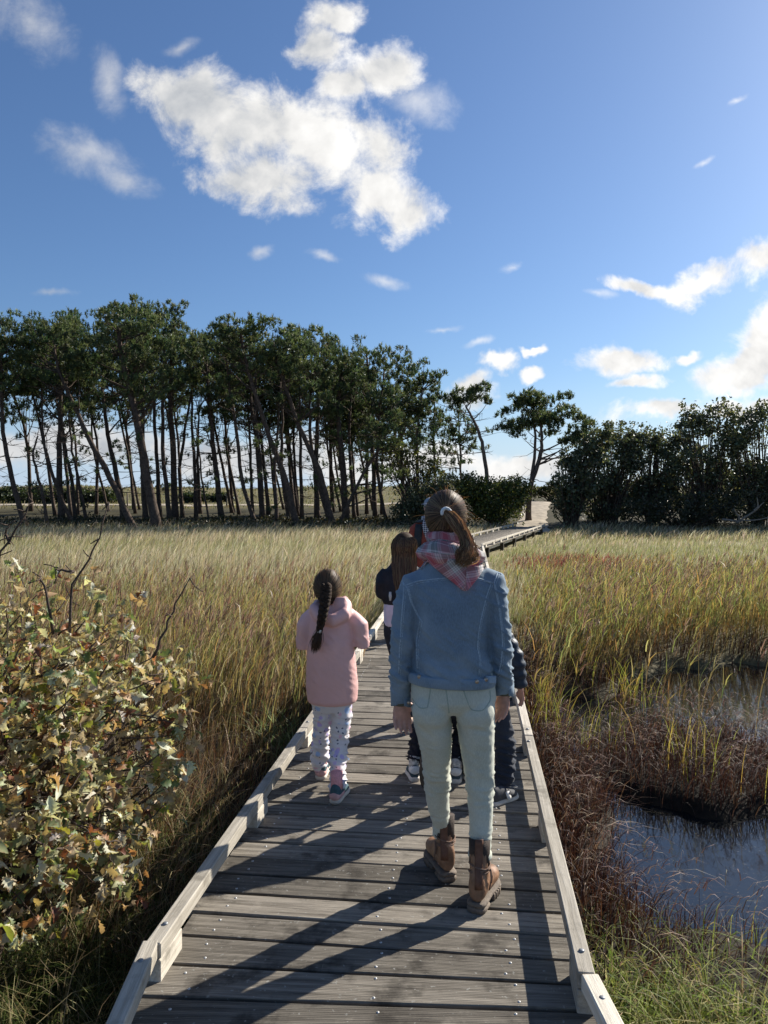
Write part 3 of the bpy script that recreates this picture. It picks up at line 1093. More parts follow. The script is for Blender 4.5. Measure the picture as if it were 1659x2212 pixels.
def tuft_proto(n=TUFT_N, k=6):
    """needle tufts: thin triangles fanning out of a short shoot, upward biased"""
    out = []
    for _ in range(k):
        th = rng.uniform(0, 2 * math.pi, n)
        up = rng.uniform(-0.15, 1.0, n) ** 1.0
        up = np.where(up > 0, np.sqrt(np.abs(up)), up)
        d = np.stack([np.cos(th) * np.sqrt(np.maximum(0, 1 - up ** 2)), np.sin(th) * np.sqrt(np.maximum(0, 1 - up ** 2)), up], -1)
        L = rng.uniform(0.6, 1.0, n)[:, None]
        b = np.stack([np.zeros(n), np.zeros(n), rng.uniform(-0.3, 0.5, n)], -1)
        s = np.cross(d, rng.normal(0, 1, (n, 3)))
        s /= np.linalg.norm(s, axis=1)[:, None]
        w = rng.uniform(0.07, 0.15, n)[:, None]
        v = np.stack([b - s * w, b + s * w, b + d * L], 1)
        out.append(v.reshape(-1, 3))
    return out


TUFTS = tuft_proto()


def needles(ctr, size, cols):
    """one mesh of many tufts at ctr (N,3)"""
    N = len(ctr)
    n3 = TUFT_N * 3
    idx = rng.integers(0, len(TUFTS), N)
    A = np.stack([TUFTS[i] for i in idx])
    a = rng.uniform(0, 2 * math.pi, N)
    c, s = np.cos(a)[:, None], np.sin(a)[:, None]
    X = A[..., 0] * c - A[..., 1] * s
    Y = A[..., 0] * s + A[..., 1] * c
    V = np.stack([X, Y, A[..., 2]], -1) * size[:, None, None] + ctr[:, None]
    C = np.repeat(cols[:, None], n3, 1) * rng.uniform(0.8, 1.2, (N, TUFT_N, 1)).repeat(3, 1)
    F = np.arange(N * n3).reshape(-1, 3)
    return V.reshape(-1, 3), F, np.clip(C.reshape(-1, 3), 0.003, 1)


PINE_COLS = [(0.085, 0.12, 0.055), (0.115, 0.145, 0.065), (0.06, 0.095, 0.05), (0.15, 0.17, 0.08)]


def pads_to_tufts(pads, dens, size):
    """pads: (x, y, z, r, rz); tufts sit over each pad's upper shell"""
    out = []
    for (x, y, z, r, rz) in pads:
        n = max(6, int(dens * r * r * 10))
        th = rng.uniform(0, 2 * math.pi, n)
        u = rng.uniform(-0.55, 1.0, n)
        q = np.sqrt(np.maximum(0, 1 - u * u))
        rr = rng.uniform(0.60, 1.05, n)
        out.append(np.stack([x + r * rr * q * np.cos(th), y + r * rr * q * np.sin(th), z + rz * rr * u], -1))
    c = np.concatenate(out)
    return c, rng.uniform(0.75, 1.25, len(c)) * size


def pine(poly, Y, wpx, crown, label, dead=8, group=None, dens=1.0, mat=None, lowpads=0, tuft=0.23):
    """poly: picture points of the trunk, base first; Y: distance; crown: list of (px, py, rx, ry) lobes in pixels"""
    s = Y / FPX
    base = at(poly[0][0], poly[0][1], Y)
    zg = float(H(base.x, base.y))
    P = [np.array(at(px, py, Y)) for px, py in poly]
    P[0][2] = zg - 0.15
    yj = rng.normal(0, 0.5)
    P = [p + np.array([0, yj * i / len(P), 0]) for i, p in enumerate(P)]
    root = empty("pine_tree", (base.x, base.y, zg))
    org = np.array((base.x, base.y, zg))
    Q = wob(P, 0.018, 4 + 3 * len(P))
    r0 = wpx * s / 2
    t = np.linspace(0, 1, len(Q))
    rad = r0 * (1.0 - 0.62 * t) * (1 + 0.35 * np.exp(-t * 26))
    wood = Soup()
    wood.add(*tube(Q - org, rad, 9))
    tag(root, label, "tree", group)
    link("trunk", wood.mesh("trunk", mat or M_BARK, True), root)
    br = Soup()
    pads = []
    crown = list(crown)
    if len(crown) > 1 and crown[0][2] > 32 and mat is None:      # ragged underside hanging lower
        for (px, py, rx, ry) in crown[:2]:
            crown.append((px + rng.uniform(-20, 25), py + ry + rng.uniform(12, 45), rx * 0.7, ry * 0.42))
    for (px, py, rx, ry) in crown:
        c = np.array(at(px, py, Y))
        c[1] += yj
        rX, rZ = rx * s * 1.12, ry * s * 1.12
        rY = rX * 0.8
        n = max(4, int(rX * rZ * 7.0 + 4))
        for _ in range(n):
            d = rng.normal(0, 1, 3)
            d /= np.linalg.norm(d)
            k = rng.uniform(0.30, 1.0)
            p = c + d * (rX * k, rY * k, rZ * k)
            pr = rng.uniform(0.26, 0.58) * min(1.0, 0.4 + rX * 0.35)
            pads.append((*p, pr, pr * rng.uniform(0.5, 0.75)))
            # limb from the trunk to the pad
            if rng.random() < (0.45 if mat is None else 0.80):
                continue
            j = int(rng.normal(0, 1.2)) + int(np.argmin(np.abs(Q[:, 2] - (p[2] - 0.45 * np.hypot(*(p - Q[-1])[:2]) - 0.3))))
            j = max(2, min(len(Q) - 1, j))
            a = Q[j]
            mid = (a + p) / 2 + (0, 0, -0.08 * np.linalg.norm(p - a))
            rr = max(0.016, min(rad[j] * 0.5, 0.02 + 0.012 * np.linalg.norm(p - a)))
            br.add(*tube(wob([a, mid, p], 0.03, 6) - org, np.linspace(rr, 0.008, 6), 4, cap=False))
    lo, hi = int(len(Q) * 0.18), int(len(Q) * 0.86)
    for _ in range(int(dead * 1.5)):     # bare lower limbs
        j = rng.integers(lo, max(lo + 1, hi))
        a = Q[j]
        th = rng.uniform(0, 2 * math.pi)
        L = rng.uniform(0.5, 2.3)
        d = np.array((math.cos(th) * 1.15, math.sin(th) * 0.7, rng.uniform(-0.25, 0.55)))
        e = a + d * L
        lim = wob([a, a + d * L * 0.5 + (0, 0, -0.06 * L), e], 0.05, 7)
        br.add(*tube(lim - org, np.linspace(0.030, 0.006, 7), 3, cap=False))
        for _k in range(rng.integers(1, 5)):
            m_ = lim[rng.integers(2, 6)]
            e2 = m_ + rng.normal(0, 0.45, 3) * (1, 1, 0.6) + (0, 0, 0.1)
            br.add(*tube(wob([m_, (m_ + e2) / 2, e2], 0.03, 4) - org, np.linspace(0.012, 0.005, 4), 3, cap=False))
            if rng.random() < lowpads:
                pads.append((*e2, rng.uniform(0.18, 0.34), 0.16))
    if br.n:
        tag(link("branch", br.mesh("branch", mat or M_BARK, True), root), kind="stuff")
    if pads:
        ctr, size = pads_to_tufts(pads, 7.6 * dens, tuft)
        c = pick(PINE_COLS, len(ctr), 0.2)
        V, F, C = needles(ctr - org, size, c)
        link("crown", arr_mesh("crown", V, F, M_NEEDLE, C), root)
    return root


def Z1(x, y):
    return (x * 0.3638, 631 + y * 0.3638)


def Z2(x, y):
    return (548.6 + x * 0.3307, 658 + y * 0.3307)


def Z3(x, y):
    return (932.6 + x * 0.4378, 795.5 + y * 0.4378)


def wood():
    Z = Z1
    T = []
    # (trunk points, distance, trunk width px, crown lobes, label)
    T += [([Z(160, 1400), Z(90, 1200), Z(20, 900), Z(0, 600), Z(-5, 380)], 37.5, 13, [(-10, 760, 70, 70), (30, 730, 60, 50), (-50, 720, 60, 60)], "stout pine leaning left at the picture's left edge", 8)]
    T += [([Z(295, 1420), Z(235, 1150), Z(175, 960), Z(205, 850)], 36.8, 8, [], "bare crooked dead pine stem in front of the wood's left end", 10)]
    T += [([Z(365, 1340), Z(345, 1000), Z(340, 700), Z(330, 300)], 42, 15, [(110, 720, 65, 62), (80, 790, 65, 40)], "straight dark pine second thick trunk from the left", 8)]
    T += [([Z(445, 1365), Z(350, 1190), Z(270, 960), Z(250, 800), Z(245, 500)], 39, 9, [(75, 745, 60, 55), (60, 830, 50, 30)], "slim pine with a bowed trunk leaning left beside the second thick trunk", 9)]
    T += [([Z(450, 1330), Z(430, 1100), Z(390, 950), Z(370, 700), Z(360, 450)], 43, 9, [(150, 735, 60, 55)], "slim pine curving left behind the bowed trunk", 10)]
    T += [([Z(520, 1350), Z(480, 1150), Z(430, 900), Z(420, 500)], 41, 8, [(175, 745, 60, 50), (200, 800, 55, 35)], "slim pine between the bowed trunk and the long leaning trunk", 9)]
    T += [([Z(740, 1290), Z(690, 1080), Z(640, 900), Z(600, 650), Z(590, 400)], 45, 13, [(215, 700, 75, 42), (240, 760, 70, 45)], "dark pine leaning left behind the long slanting trunk", 8)]
    T += [([Z(810, 1400), Z(640, 1080), Z(510, 850), Z(440, 700), Z(330, 470), Z(300, 330)], 37, 14, [(110, 745, 70, 50), (160, 800, 60, 40), (60, 760, 50, 50)], "long pine slanting strongly to the left in the front row", 12)]
    T += [([Z(935, 1410), Z(860, 1050), Z(820, 800), Z(770, 600), Z(715, 380), Z(690, 200)], 37, 21, [(265, 735, 100, 62), (330, 770, 75, 50), (200, 760, 60, 45), (290, 690, 70, 38), (370, 825, 45, 22)], "biggest pine of the wood with the thickest front trunk", 14)]
    T += [([Z(865, 1330), Z(840, 1000), Z(850, 700), Z(850, 300)], 44, 12, [(300, 680, 72, 34), (270, 665, 45, 22), (330, 700, 45, 36)], "pine right behind the thickest trunk, its crown topping the wood", 7)]
    T += [([Z(950, 1300), Z(930, 950), Z(910, 600), Z(900, 250)], 46, 10, [(320, 690, 40, 40), (290, 740, 50, 40)], "slim straight pine first right of the thickest trunk", 8)]
    T += [([Z(1010, 1340), Z(965, 1000), Z(955, 600), Z(960, 300)], 42, 11, [(350, 740, 55, 55)], "straight pine second right of the thickest trunk, its base curving right", 8)]
    T += [([Z(1040, 1320), Z(1030, 900), Z(1010, 600), Z(1040, 200)], 43, 15, [(385, 690, 35, 40), (370, 740, 50, 50), (400, 800, 55, 35)], "straight thick pine third right of the thickest trunk", 9)]
    T += [([Z(1085, 1300), Z(1055, 1050), Z(1100, 760), Z(1130, 500)], 47, 9, [(410, 755, 50, 45)], "slim pine bending right beside the straight thick trunk", 8)]
    T += [([Z(1165, 1310), Z(1160, 1000), Z(1140, 760), Z(1160, 450)], 45, 9, [(430, 760, 50, 42)], "slim upright pine near the middle of the wood", 9)]
    T += [([Z(1190, 1285), Z(1172, 1000), Z(1180, 700)], 50, 9, [(440, 800, 45, 35)], "pine close behind the slim upright pine", 6)]
    T += [([Z(1245, 1360), Z(1200, 1100), Z(1175, 850), Z(1160, 760)], 41, 5, [], "thin bare pole-like dead stem near the middle of the wood", 8)]
    T += [([Z(1320, 1320), Z(1270, 950), Z(1240, 640), Z(1230, 400)], 43, 13, [(455, 770, 60, 40), (420, 830, 50, 26), (480, 840, 45, 26)], "upright pine with many bare side branches at mid height", 22)]
    T += [([Z(1530, 1370), Z(1440, 1150), Z(1405, 800), Z(1370, 600), Z(1350, 400)], 39, 10, [(490, 755, 60, 42), (520, 800, 50, 35)], "slim pine with a bowed foot left of the double trunks", 12)]
    T += [([Z(1560, 1290), Z(1540, 950), Z(1490, 700), Z(1480, 450)], 46, 12, [(540, 770, 55, 50), (510, 830, 45, 30)], "dark sinuous pine right of the bowed slim trunk", 10)]
    Z = Z2
    T += [([Z(290, 1360), Z(200, 1120), Z(144, 974), Z(90, 830), Z(10, 570), Z1(1455, 380), Z1(1440, 250)], 38, 14, [(500, 715, 50, 36), (545, 715, 55, 38), (580, 750, 45, 40), (480, 750, 40, 40)], "tall slanting pine with an open fan-shaped crown, sky showing round it", 12)]
    T += [([Z(60, 1310), Z(20, 950), Z(0, 740), Z(0, 400)], 44, 12, [(585, 790, 50, 40)], "dark pine behind the foot of the tall slanting pine", 9)]
    T += [([Z(155, 1390), Z(130, 1100), Z(150, 900), Z(170, 500)], 40, 9, [(620, 760, 50, 48)], "slim pine just left of the tall slanting pine's base", 10)]
    T += [([Z(240, 1370), Z(180, 1130), Z(185, 760), Z(200, 420)], 42, 10, [(640, 750, 50, 45), (615, 735, 45, 30)], "pine right behind the tall slanting pine", 9)]
    T += [([Z(312, 1300), Z(300, 900), Z(290, 500)], 46, 9, [(650, 800, 55, 40)], "straight slim pine between the two slanting pines", 9)]
    T += [([Z(520, 1330), Z(420, 1050), Z(300, 820), Z(200, 520), Z(140, 350), Z(130, 250)], 38.5, 13, [(640, 735, 55, 28), (600, 770, 50, 45), (655, 790, 45, 40), (690, 850, 40, 30)], "second long slanting pine, leaning left in the wood's right half", 12)]
    T += [([Z(500, 1335), Z(380, 1000), Z(360, 700), Z(400, 400)], 41, 10, [(680, 760, 50, 42), (675, 800, 40, 40)], "pine rising beside the second slanting pine", 9)]
    T += [([Z(415, 1310), Z(400, 1050), Z(420, 700), Z(420, 300)], 45, 13, [(680, 735, 42, 24), (700, 760, 40, 30)], "thick upright pine behind the second slanting pine", 8)]
    T += [([Z(512, 1240), Z(500, 900), Z(500, 500)], 52, 10, [(715, 790, 45, 50)], "distant straight pine in the wood's right half", 8)]
    T += [([Z(605, 1320), Z(580, 1050), Z(550, 700), Z(580, 400)], 42, 16, [(745, 800, 45, 55), (720, 850, 45, 30)], "stout pine forking low in the wood's right half", 10)]
    T += [([Z(540, 1335), Z(700, 1130), Z(790, 980), Z(870, 850), Z(900, 700)], 39, 8, [(845, 890, 35, 45), (870, 940, 40, 40), (820, 930, 30, 30)], "thin pine leaning right across the other trunks", 10, 0.7)]
    T += [([Z(660, 1340), Z(620, 900), Z(640, 500)], 44, 9, [(765, 790, 40, 50)], "slim pine right of the stout forking pine", 9)]
    T += [([Z(795, 1290), Z(770, 900), Z(760, 600), Z(740, 350)], 43, 11, [(785, 770, 34, 36), (795, 830, 50, 45), (815, 790, 28, 30)], "pine with a narrow pointed crown in the wood's right half", 9)]
    T += [([Z(865, 1345), Z(800, 1080), Z(810, 800), Z(850, 450)], 42, 9, [(850, 800, 40, 42), (830, 860, 45, 35)], "slim pine leaning left near the wood's right end", 11, 0.4)]
    T += [([Z(978, 1300), Z(960, 850), Z(940, 500)], 44, 10, [(870, 800, 40, 40), (885, 850, 45, 40), (865, 890, 40, 30)], "upright pine third from the wood's right end", 13, 0.6)]
    T += [([Z(1075, 1285), Z(1060, 850), Z(1100, 560)], 43, 9, [(905, 815, 34, 36), (915, 870, 40, 36), (935, 830, 26, 26)], "upright pine second from the wood's right end", 14, 0.7)]
    T += [([Z(1200, 1150), Z(1170, 900), Z(1180, 620)], 44, 6, [(930, 860, 30, 40), (940, 915, 26, 28)], "thin pine at the wood's right end", 12, 0.8)]
    T += [([Z(1360, 1160), Z(1345, 900), Z(1325, 700)], 43, 6, [(985, 905, 26, 22), (975, 945, 26, 18), (1005, 935, 20, 16)], "small thin pine under the flat-topped pine's left side", 14, 0.9)]
    for k, t in enumerate(T):
        poly, Y, w, crown, label, dead = t[:6]
        pine(poly, Y, w, crown, label, dead, "pines of the wood left of the path", lowpads=t[6] if len(t) > 6 else 0.12)
    # thin trunks deep in the wood that nothing tells apart
    for i in range(34):
        px = rng.uniform(-60, 930)
        Y = rng.uniform(47, 57)
        top = 700 + max(0, px - 500) * 0.22
        py0 = 1100
        pine([(px, py0), (px - rng.uniform(-5, 40), 950), (px - rng.uniform(5, 75), top + 60)], Y, rng.uniform(5, 9), [(px - 22, top + 65, 62, 45), (px - 12, top + 120, 58, 40), (px, top + 165, 40, 20)], "thin dark trunk deep in the wood, seen between the front pines", 7, "thin trunks deep in the pine wood", dens=0.6, lowpads=0.25)
    for px in (-95, -140, -190, -235, -290):     # the wood goes on past the frame
        Y = rng.uniform(38, 46)
        pine([(px, 1125), (px - 15, 950), (px - 30, 760)], Y, rng.uniform(9, 13), [(px - 25, 740, 60, 55), (px - 10, 800, 55, 40)], "pine of the wood standing past the picture's left edge", 8, "pines past the left edge", dens=0.8, lowpads=0.1)
    # the two lone pines by the path
    Z = Z3
    pine([Z(300, 560), Z(265, 450), Z(240, 340), Z(195, 240), Z(165, 190)], 40, 10, [(1005, 862, 38, 18), (1035, 848, 22, 20), (975, 870, 30, 20), (1045, 870, 18, 10)], "flat-topped lone pine with a leaning bare trunk left of the path", 6, dens=2.0, mat=M_BARK_L)
    r = pine([Z(478, 690), Z(480, 600), Z(535, 440), Z(545, 380), Z(540, 250)], 41, 13, [(1165, 875, 66, 36), (1110, 890, 40, 36), (1215, 905, 50, 32), (1150, 925, 66, 24), (1255, 935, 38, 26), (1105, 930, 36, 20), (1165, 860, 40, 20), (1235, 960, 40, 14)], "broad rounded lone pine with twin trunks beside the sandy path", 8, dens=1.9, mat=M_BARK_L)
    b0 = r.location
    P = [np.array(at(*Z(482, 620), 41)), np.array(at(*Z(500, 500), 41)), np.array(at(*Z(515, 350), 41)), np.array(at(*Z(500, 250), 41))]
    link("trunk", arr_mesh("trunk", *(lambda vf: (vf[0], vf[1]))(tube(wob(P, 0.02, 12) - np.array(b0), np.linspace(0.11, 0.05, 12), 8)), M_BARK_L, smooth=True), r)


wood()


# ------------------------------------------------------------------ broad-leaved shrubs and undergrowth
LEAF_Q = np.array([(-0.5, 0, 0), (0, -0.32, 0.06), (0.55, 0, 0), (0, 0.32, 0.06)])


def leaf_cloud(ctr, size, cols, up=0.3):
    N = len(ctr)
    a = rng.normal(0, 1, (N, 3)) + (0, 0, up)
    a /= np.linalg.norm(a, axis=1)[:, None]
    t = np.cross(a, rng.normal(0, 1, (N, 3)))
    t /= np.linalg.norm(t, axis=1)[:, None]
    b = np.cross(a, t)
    V = ctr[:, None] + (t[:, None] * LEAF_Q[None, :, :1] + b[:, None] * LEAF_Q[None, :, 1:2] + a[:, None] * LEAF_Q[None, :, 2:]) * size[:, None, None]
    C = np.repeat(cols[:, None], 4, 1)
    F = np.arange(N)[:, None, None] * 4 + np.array([(0, 1, 2), (0, 2, 3)])[None]
    return V.reshape(-1, 3), F.reshape(-1, 3), C.reshape(-1, 3)


def shrub(name, base, lobes, label, cols, n, lsize, category="shrub", group=None, stems=6, shell=0.55):
    """lobes: (x, y, z, rx, ry, rz) in world metres"""
    zg = float(H(base[0], base[1]))
    org = np.array((base[0], base[1], zg))
    root = empty(name, tuple(org))
    tag(root, label, category, group)
    vol = np.array([l[3] * l[5] for l in lobes])
    C = []
    br = Soup()
    for l, k in zip(lobes, vol / vol.sum()):
        c, r = np.array(l[:3]), np.array(l[3:])
        m = max(20, int(n * k))
        # twig-end clumps over the lobe
        nc = max(10, m // 14)
        d = rng.normal(0, 1, (nc, 3))
        d /= np.linalg.norm(d, axis=1)[:, None]
        cc = c + d * r * rng.uniform(shell, 1.08, nc)[:, None]
        cc[:, 2] = np.maximum(cc[:, 2], H(cc[:, 0], cc[:, 1]) + 0.08)
        i = rng.integers(0, nc, m)
        C.append(cc[i] + rng.normal(0, 0.13 * r.mean() ** 0.5, (m, 3)))
        for _ in range(stems if k > 0.10 else 1):
            e = cc[rng.integers(0, nc)]
            mid = (org + e) / 2 + rng.normal(0, 0.15, 3) + (0, 0, 0.1)
            br.add(*tube(wob([org + rng.normal(0, 0.15, 3) * (1, 1, 0) - (0, 0, 0.1), mid, e], 0.03, 7) - org, np.linspace(0.05, 0.01, 7), 4, cap=False))
    C = np.concatenate(C)
    C = C[C[:, 2] > H(C[:, 0], C[:, 1])]
    V, F, K = leaf_cloud(C - org, rng.uniform(0.7, 1.3, len(C)) * lsize, pick(cols, len(C), 0.25))
    tag(link("stem", br.mesh("stem", M_BARK, True), root), kind="stuff")
    link("foliage", arr_mesh("foliage", V, F, M_BROAD, K), root)
    return root


DARKG = [(0.085, 0.11, 0.065), (0.11, 0.13, 0.075), (0.065, 0.088, 0.055), (0.16, 0.16, 0.09)]
LITG = [(0.06, 0.085, 0.025), (0.11, 0.13, 0.032), (0.20, 0.20, 0.045), (0.045, 0.065, 0.024)]


def px_lobe(px, py, rx, ry, Y, depth=0.8):
    c = at(px, py, Y)
    s = Y / FPX
    return (c.x, c.y, c.z, rx * s, max(rx, ry) * s * depth, ry * s)


def shrubs():
    g = "dark broad-leaved trees right of the path"
    Y = 40.0

    def S(label, spec, Y, cols=DARKG, n=9000, ls=0.15, group=g, name="broadleaf_tree", cat="tree"):
        lob = [px_lobe(*s, Y) for s in spec]
        if cat == "tree":      # smaller boughs break the outline
            for (px, py, rx, ry) in spec:
                for _ in range(11):
                    t = rng.uniform(0, 2 * math.pi)
                    q = rng.uniform(0.55, 1.0)
                    lob.append(px_lobe(px + math.cos(t) * rx * q, py - abs(math.sin(t)) * ry * q, rx * rng.uniform(0.20, 0.45), ry * rng.uniform(0.14, 0.30), Y + rng.normal(0, 0.5)))
                for _ in range(3):      # sprigs along the top
                    lob.append(px_lobe(px + rng.uniform(-0.8, 0.8) * rx, py - ry * rng.uniform(0.8, 1.15), rng.uniform(6, 13), rng.uniform(12, 24), Y + rng.normal(0, 0.4)))
        shrub(name, (lob[0][0], Y), lob, label, cols, n, ls, cat, group)
    S("dark rounded shrub right beside the sandy path", [(1232, 1050, 36, 66), (1225, 1090, 32, 40), (1270, 1020, 44, 60), (1290, 960, 34, 30)], 38.5, n=8000)
    S("leafy dark tree next right of the shrub by the path", [(1320, 1010, 62, 70), (1335, 950, 44, 24), (1300, 1075, 60, 50), (1375, 980, 42, 36)], 40, n=7600)
    S("low-crowned dark tree between the lone pine's shrub and the tall tree", [(1410, 1012, 66, 66), (1385, 955, 38, 20), (1435, 958, 34, 24), (1410, 1075, 60, 50), (1470, 985, 48, 44)], 40.5, n=7600)
    S("tallest dark tree of the right-hand thicket, top breaking the skyline", [(1530, 965, 72, 70), (1548, 900, 40, 26), (1500, 920, 34, 26), (1500, 1040, 65, 70), (1585, 1050, 65, 65)], 39.5, n=9500)
    S("dark tree at the picture's right edge", [(1640, 970, 72, 75), (1668, 900, 44, 28), (1600, 930, 40, 34), (1655, 1060, 66, 65)], 39, n=8000)
    S("dark low growth filling the gap under the right-hand trees, left part", [(1290, 1085, 50, 40), (1350, 1085, 50, 42), (1420, 1080, 50, 45)], 41.5, n=7000)
    S("dark low growth filling the gap under the right-hand trees, right part", [(1480, 1060, 50, 60), (1560, 1070, 60, 55), (1630, 1070, 60, 55)], 41.5, n=8000)
    S("dark tree just beyond the picture's right edge", [(1760, 980, 75, 90), (1750, 1070, 70, 60)], 39.5, n=8000)
    for px in (1860, 1970, 2080):
        S("dark tree of the thicket well past the right edge", [(px, 985, 80, 85), (px - 10, 1065, 75, 60)], 40, n=5500, group="thicket trees well past the right edge")
    S("tangled grey-green scrub in front of the right-hand trees", [(1480, 1100, 90, 32), (1600, 1095, 80, 36), (1390, 1105, 60, 28)], 37.5, cols=[(0.05, 0.055, 0.03), (0.08, 0.075, 0.045), (0.035, 0.045, 0.022)], n=7000, ls=0.12, name="scrub_bush", cat="bush")
    # hedge left of the path
    S("dark hedge with sunlit yellow-green leaves left of the sandy path", [(1075, 1085, 60, 48), (1110, 1060, 38, 30), (1040, 1080, 50, 42), (1020, 1050, 35, 28)], 38.2, cols=LITG, n=11000, ls=0.13, group=None, name="hedge_bush", cat="bush")
    S("dark bush at the foot of the wood's right end", [(930, 1085, 60, 45), (970, 1065, 45, 40), (890, 1105, 45, 28)], 39.2, cols=DARKG, n=8000, ls=0.13, group=None, name="hedge_bush", cat="bush")
    S("light leafy sapling behind the woman's head at the wood's right end", [(905, 1015, 40, 42), (860, 1000, 36, 46), (935, 1040, 30, 30)], 40.5, cols=LITG + [(0.12, 0.10, 0.045)], n=2600, ls=0.13, group=None, name="sapling", cat="tree")
    S("small green bush on the dune behind the path", [(1190, 1058, 22, 14), (1160, 1062, 16, 12)], 52, cols=[(0.07, 0.09, 0.03), (0.11, 0.12, 0.05)], n=1800, ls=0.14, group=None, name="dune_bush", cat="bush")
    # gorse line behind the trunks at left
    for i, (px, w, h) in enumerate(((-40, 50, 22), (30, 48, 20), (100, 50, 19), (165, 40, 18), (225, 36, 15), (420, 34, 10), (480, 26, 8))):
        names = ["leftmost low gorse bush behind the pine trunks", "second gorse bush from the left behind the trunks", "third gorse bush from the left behind the trunks", "fourth gorse bush from the left behind the trunks",
                 "fifth gorse bush from the left, smallest of the dark row behind the trunks", "low gorse bush alone on the dune behind mid-wood trunks", "tiny gorse bush farthest right on the dune behind the trunks"]
        S(names[i], [(px, 1078 - h * 0.3, w, h)], 66, cols=[(0.04, 0.06, 0.02), (0.06, 0.08, 0.03), (0.03, 0.045, 0.018)], n=2200, ls=0.22, group="gorse bushes on the dune", name="gorse_bush", cat="bush")
    # bramble undergrowth at the foot of the wood: one tangled mass
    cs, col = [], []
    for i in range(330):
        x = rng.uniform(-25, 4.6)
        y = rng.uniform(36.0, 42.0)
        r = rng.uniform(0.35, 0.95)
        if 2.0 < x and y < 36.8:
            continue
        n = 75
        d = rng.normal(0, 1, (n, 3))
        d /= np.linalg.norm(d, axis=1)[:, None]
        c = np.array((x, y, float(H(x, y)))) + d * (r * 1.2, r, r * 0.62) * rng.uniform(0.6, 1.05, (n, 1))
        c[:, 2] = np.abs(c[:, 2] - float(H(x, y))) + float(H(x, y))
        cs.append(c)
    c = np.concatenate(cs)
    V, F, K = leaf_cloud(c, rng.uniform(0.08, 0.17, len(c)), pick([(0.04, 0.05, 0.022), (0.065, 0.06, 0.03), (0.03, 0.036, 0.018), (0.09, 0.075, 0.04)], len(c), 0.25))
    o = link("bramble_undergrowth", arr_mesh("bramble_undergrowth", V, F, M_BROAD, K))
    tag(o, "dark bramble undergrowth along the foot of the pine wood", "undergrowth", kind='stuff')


shrubs()
# dead branches lying at the right
M_DEAD = simple_mat("dead_wood", (0.20, 0.17, 0.14), 0.9, 0.35, 8.0, 0.5)
db = Soup()
for (a, b, c) in (((1590, 1130), (1630, 1105), (1650, 1085)), ((1630, 1105), (1640, 1095), (1635, 1075)), ((1560, 1122), (1600, 1128), (1660, 1118)), ((1600, 1126), (1590, 1112), (1585, 1098))):
    db.add(*tube(wob([np.array(at(*q, 35.5)) for q in (a, b, c)], 0.05, 8), np.linspace(0.06, 0.02, 8), 6))
tag(link("dead_branch", db.mesh("dead_branch", M_DEAD, True)), "bleached dead branch lying in the grass at the far right", "branch")
# small fence posts on the dune
for i, (px, py) in enumerate(((150, 1068), (275, 1072), (490, 1066))):
    p = at(px, py, 58.5)
    zz = float(H(p.x, 58.5))
    v, f = tube([(0, 0, -0.2), (0, 0, 0.55), (0, 0, 1.05)], [0.06, 0.06, 0.055], 8)
    o = link("fence_post", arr_mesh("fence_post", v, f, M_DEAD), None, (p.x, 58.5, zz))
    tag(o, ["leftmost small wooden post by the track behind the wood", "second small wooden post from the left by the track behind the wood", "rightmost small wooden post by the track behind the wood"][i], "post", "posts along the sandy track")
# ------------------------------------------------------------------ oak bush in the left foreground
def oak_leaf(L=0.10, curl=0.0, fold=0.25, twist=0.0, seed=0):
    r = np.random.default_rng(seed)
    rows = [(0.0, 0.03), (0.14, 0.06), (0.24, 0.20), (0.33, 0.11), (0.46, 0.31), (0.55, 0.16), (0.68, 0.35), (0.78, 0.18), (0.90, 0.22), (1.0, 0.04)]
    V = []
    for t, w in rows:
        for sd in (-1, 0, 1):
            ww = w * (1 + r.normal(0, 0.12)) * sd
            lobe = 0.05 * (w > 0.22)
            x = t + (lobe if sd else 0)
            y = ww
            z = abs(sd) * w * fold * 1.5 + curl * (t - 0.35) ** 2 * -2.2 + r.normal(0, 0.018)
            a = twist * t
            y, z = y * math.cos(a) - z * math.sin(a), y * math.sin(a) + z * math.cos(a)
            V.append((x * L, y * L, z * L))
    F = []
    for i in range(len(rows) - 1):
        for k in (0, 1):
            a, b = i * 3 + k, i * 3 + k + 1
            F += [(a, b, b + 3), (a, b + 3, a + 3)]
    # petiole
    return np.array(V), np.array(F)


OAK_COLS = [(0.40, 0.40, 0.21), (0.50, 0.43, 0.25), (0.22, 0.26, 0.11), (0.47, 0.35, 0.19), (0.36, 0.19, 0.10), (0.14, 0.19, 0.08), (0.62, 0.58, 0.44), (0.28, 0.31, 0.07), (0.20, 0.08, 0.045)]
OAK_W = [0.14, 0.21, 0.11, 0.16, 0.09, 0.07, 0.14, 0.04, 0.04]


def leaf_mat_oak():
    m, T, out = new_mat("oak_leaf")
    at_ = T.n('ShaderNodeAttribute', attribute_name='Col')
    tc = T.n('ShaderNodeNewGeometry')
    nz = T.n('ShaderNodeTexNoise', ins={'Vector': tc.outputs['Position'], 'Scale': 45.0, 'Detail': 4.0}).outputs[0]
    c = T.mix(T.sstep(nz, 0.56, 0.70), at_.outputs['Color'], (0.27, 0.17, 0.085))
    b = T.n('ShaderNodeBsdfPrincipled', ins={'Base Color': c, 'Roughness': 0.5, 'Specular IOR Level': 0.32})
    tr = T.n('ShaderNodeBsdfTranslucent', ins={'Color': T.v('MULTIPLY', c, (1.1, 1.0, 0.6))})
    mx = T.n('ShaderNodeMixShader', ins={0: 0.38, 1: b.outputs[0], 2: tr.outputs[0]})
    T.link(mx.outputs[0], out.inputs[0])
    return m


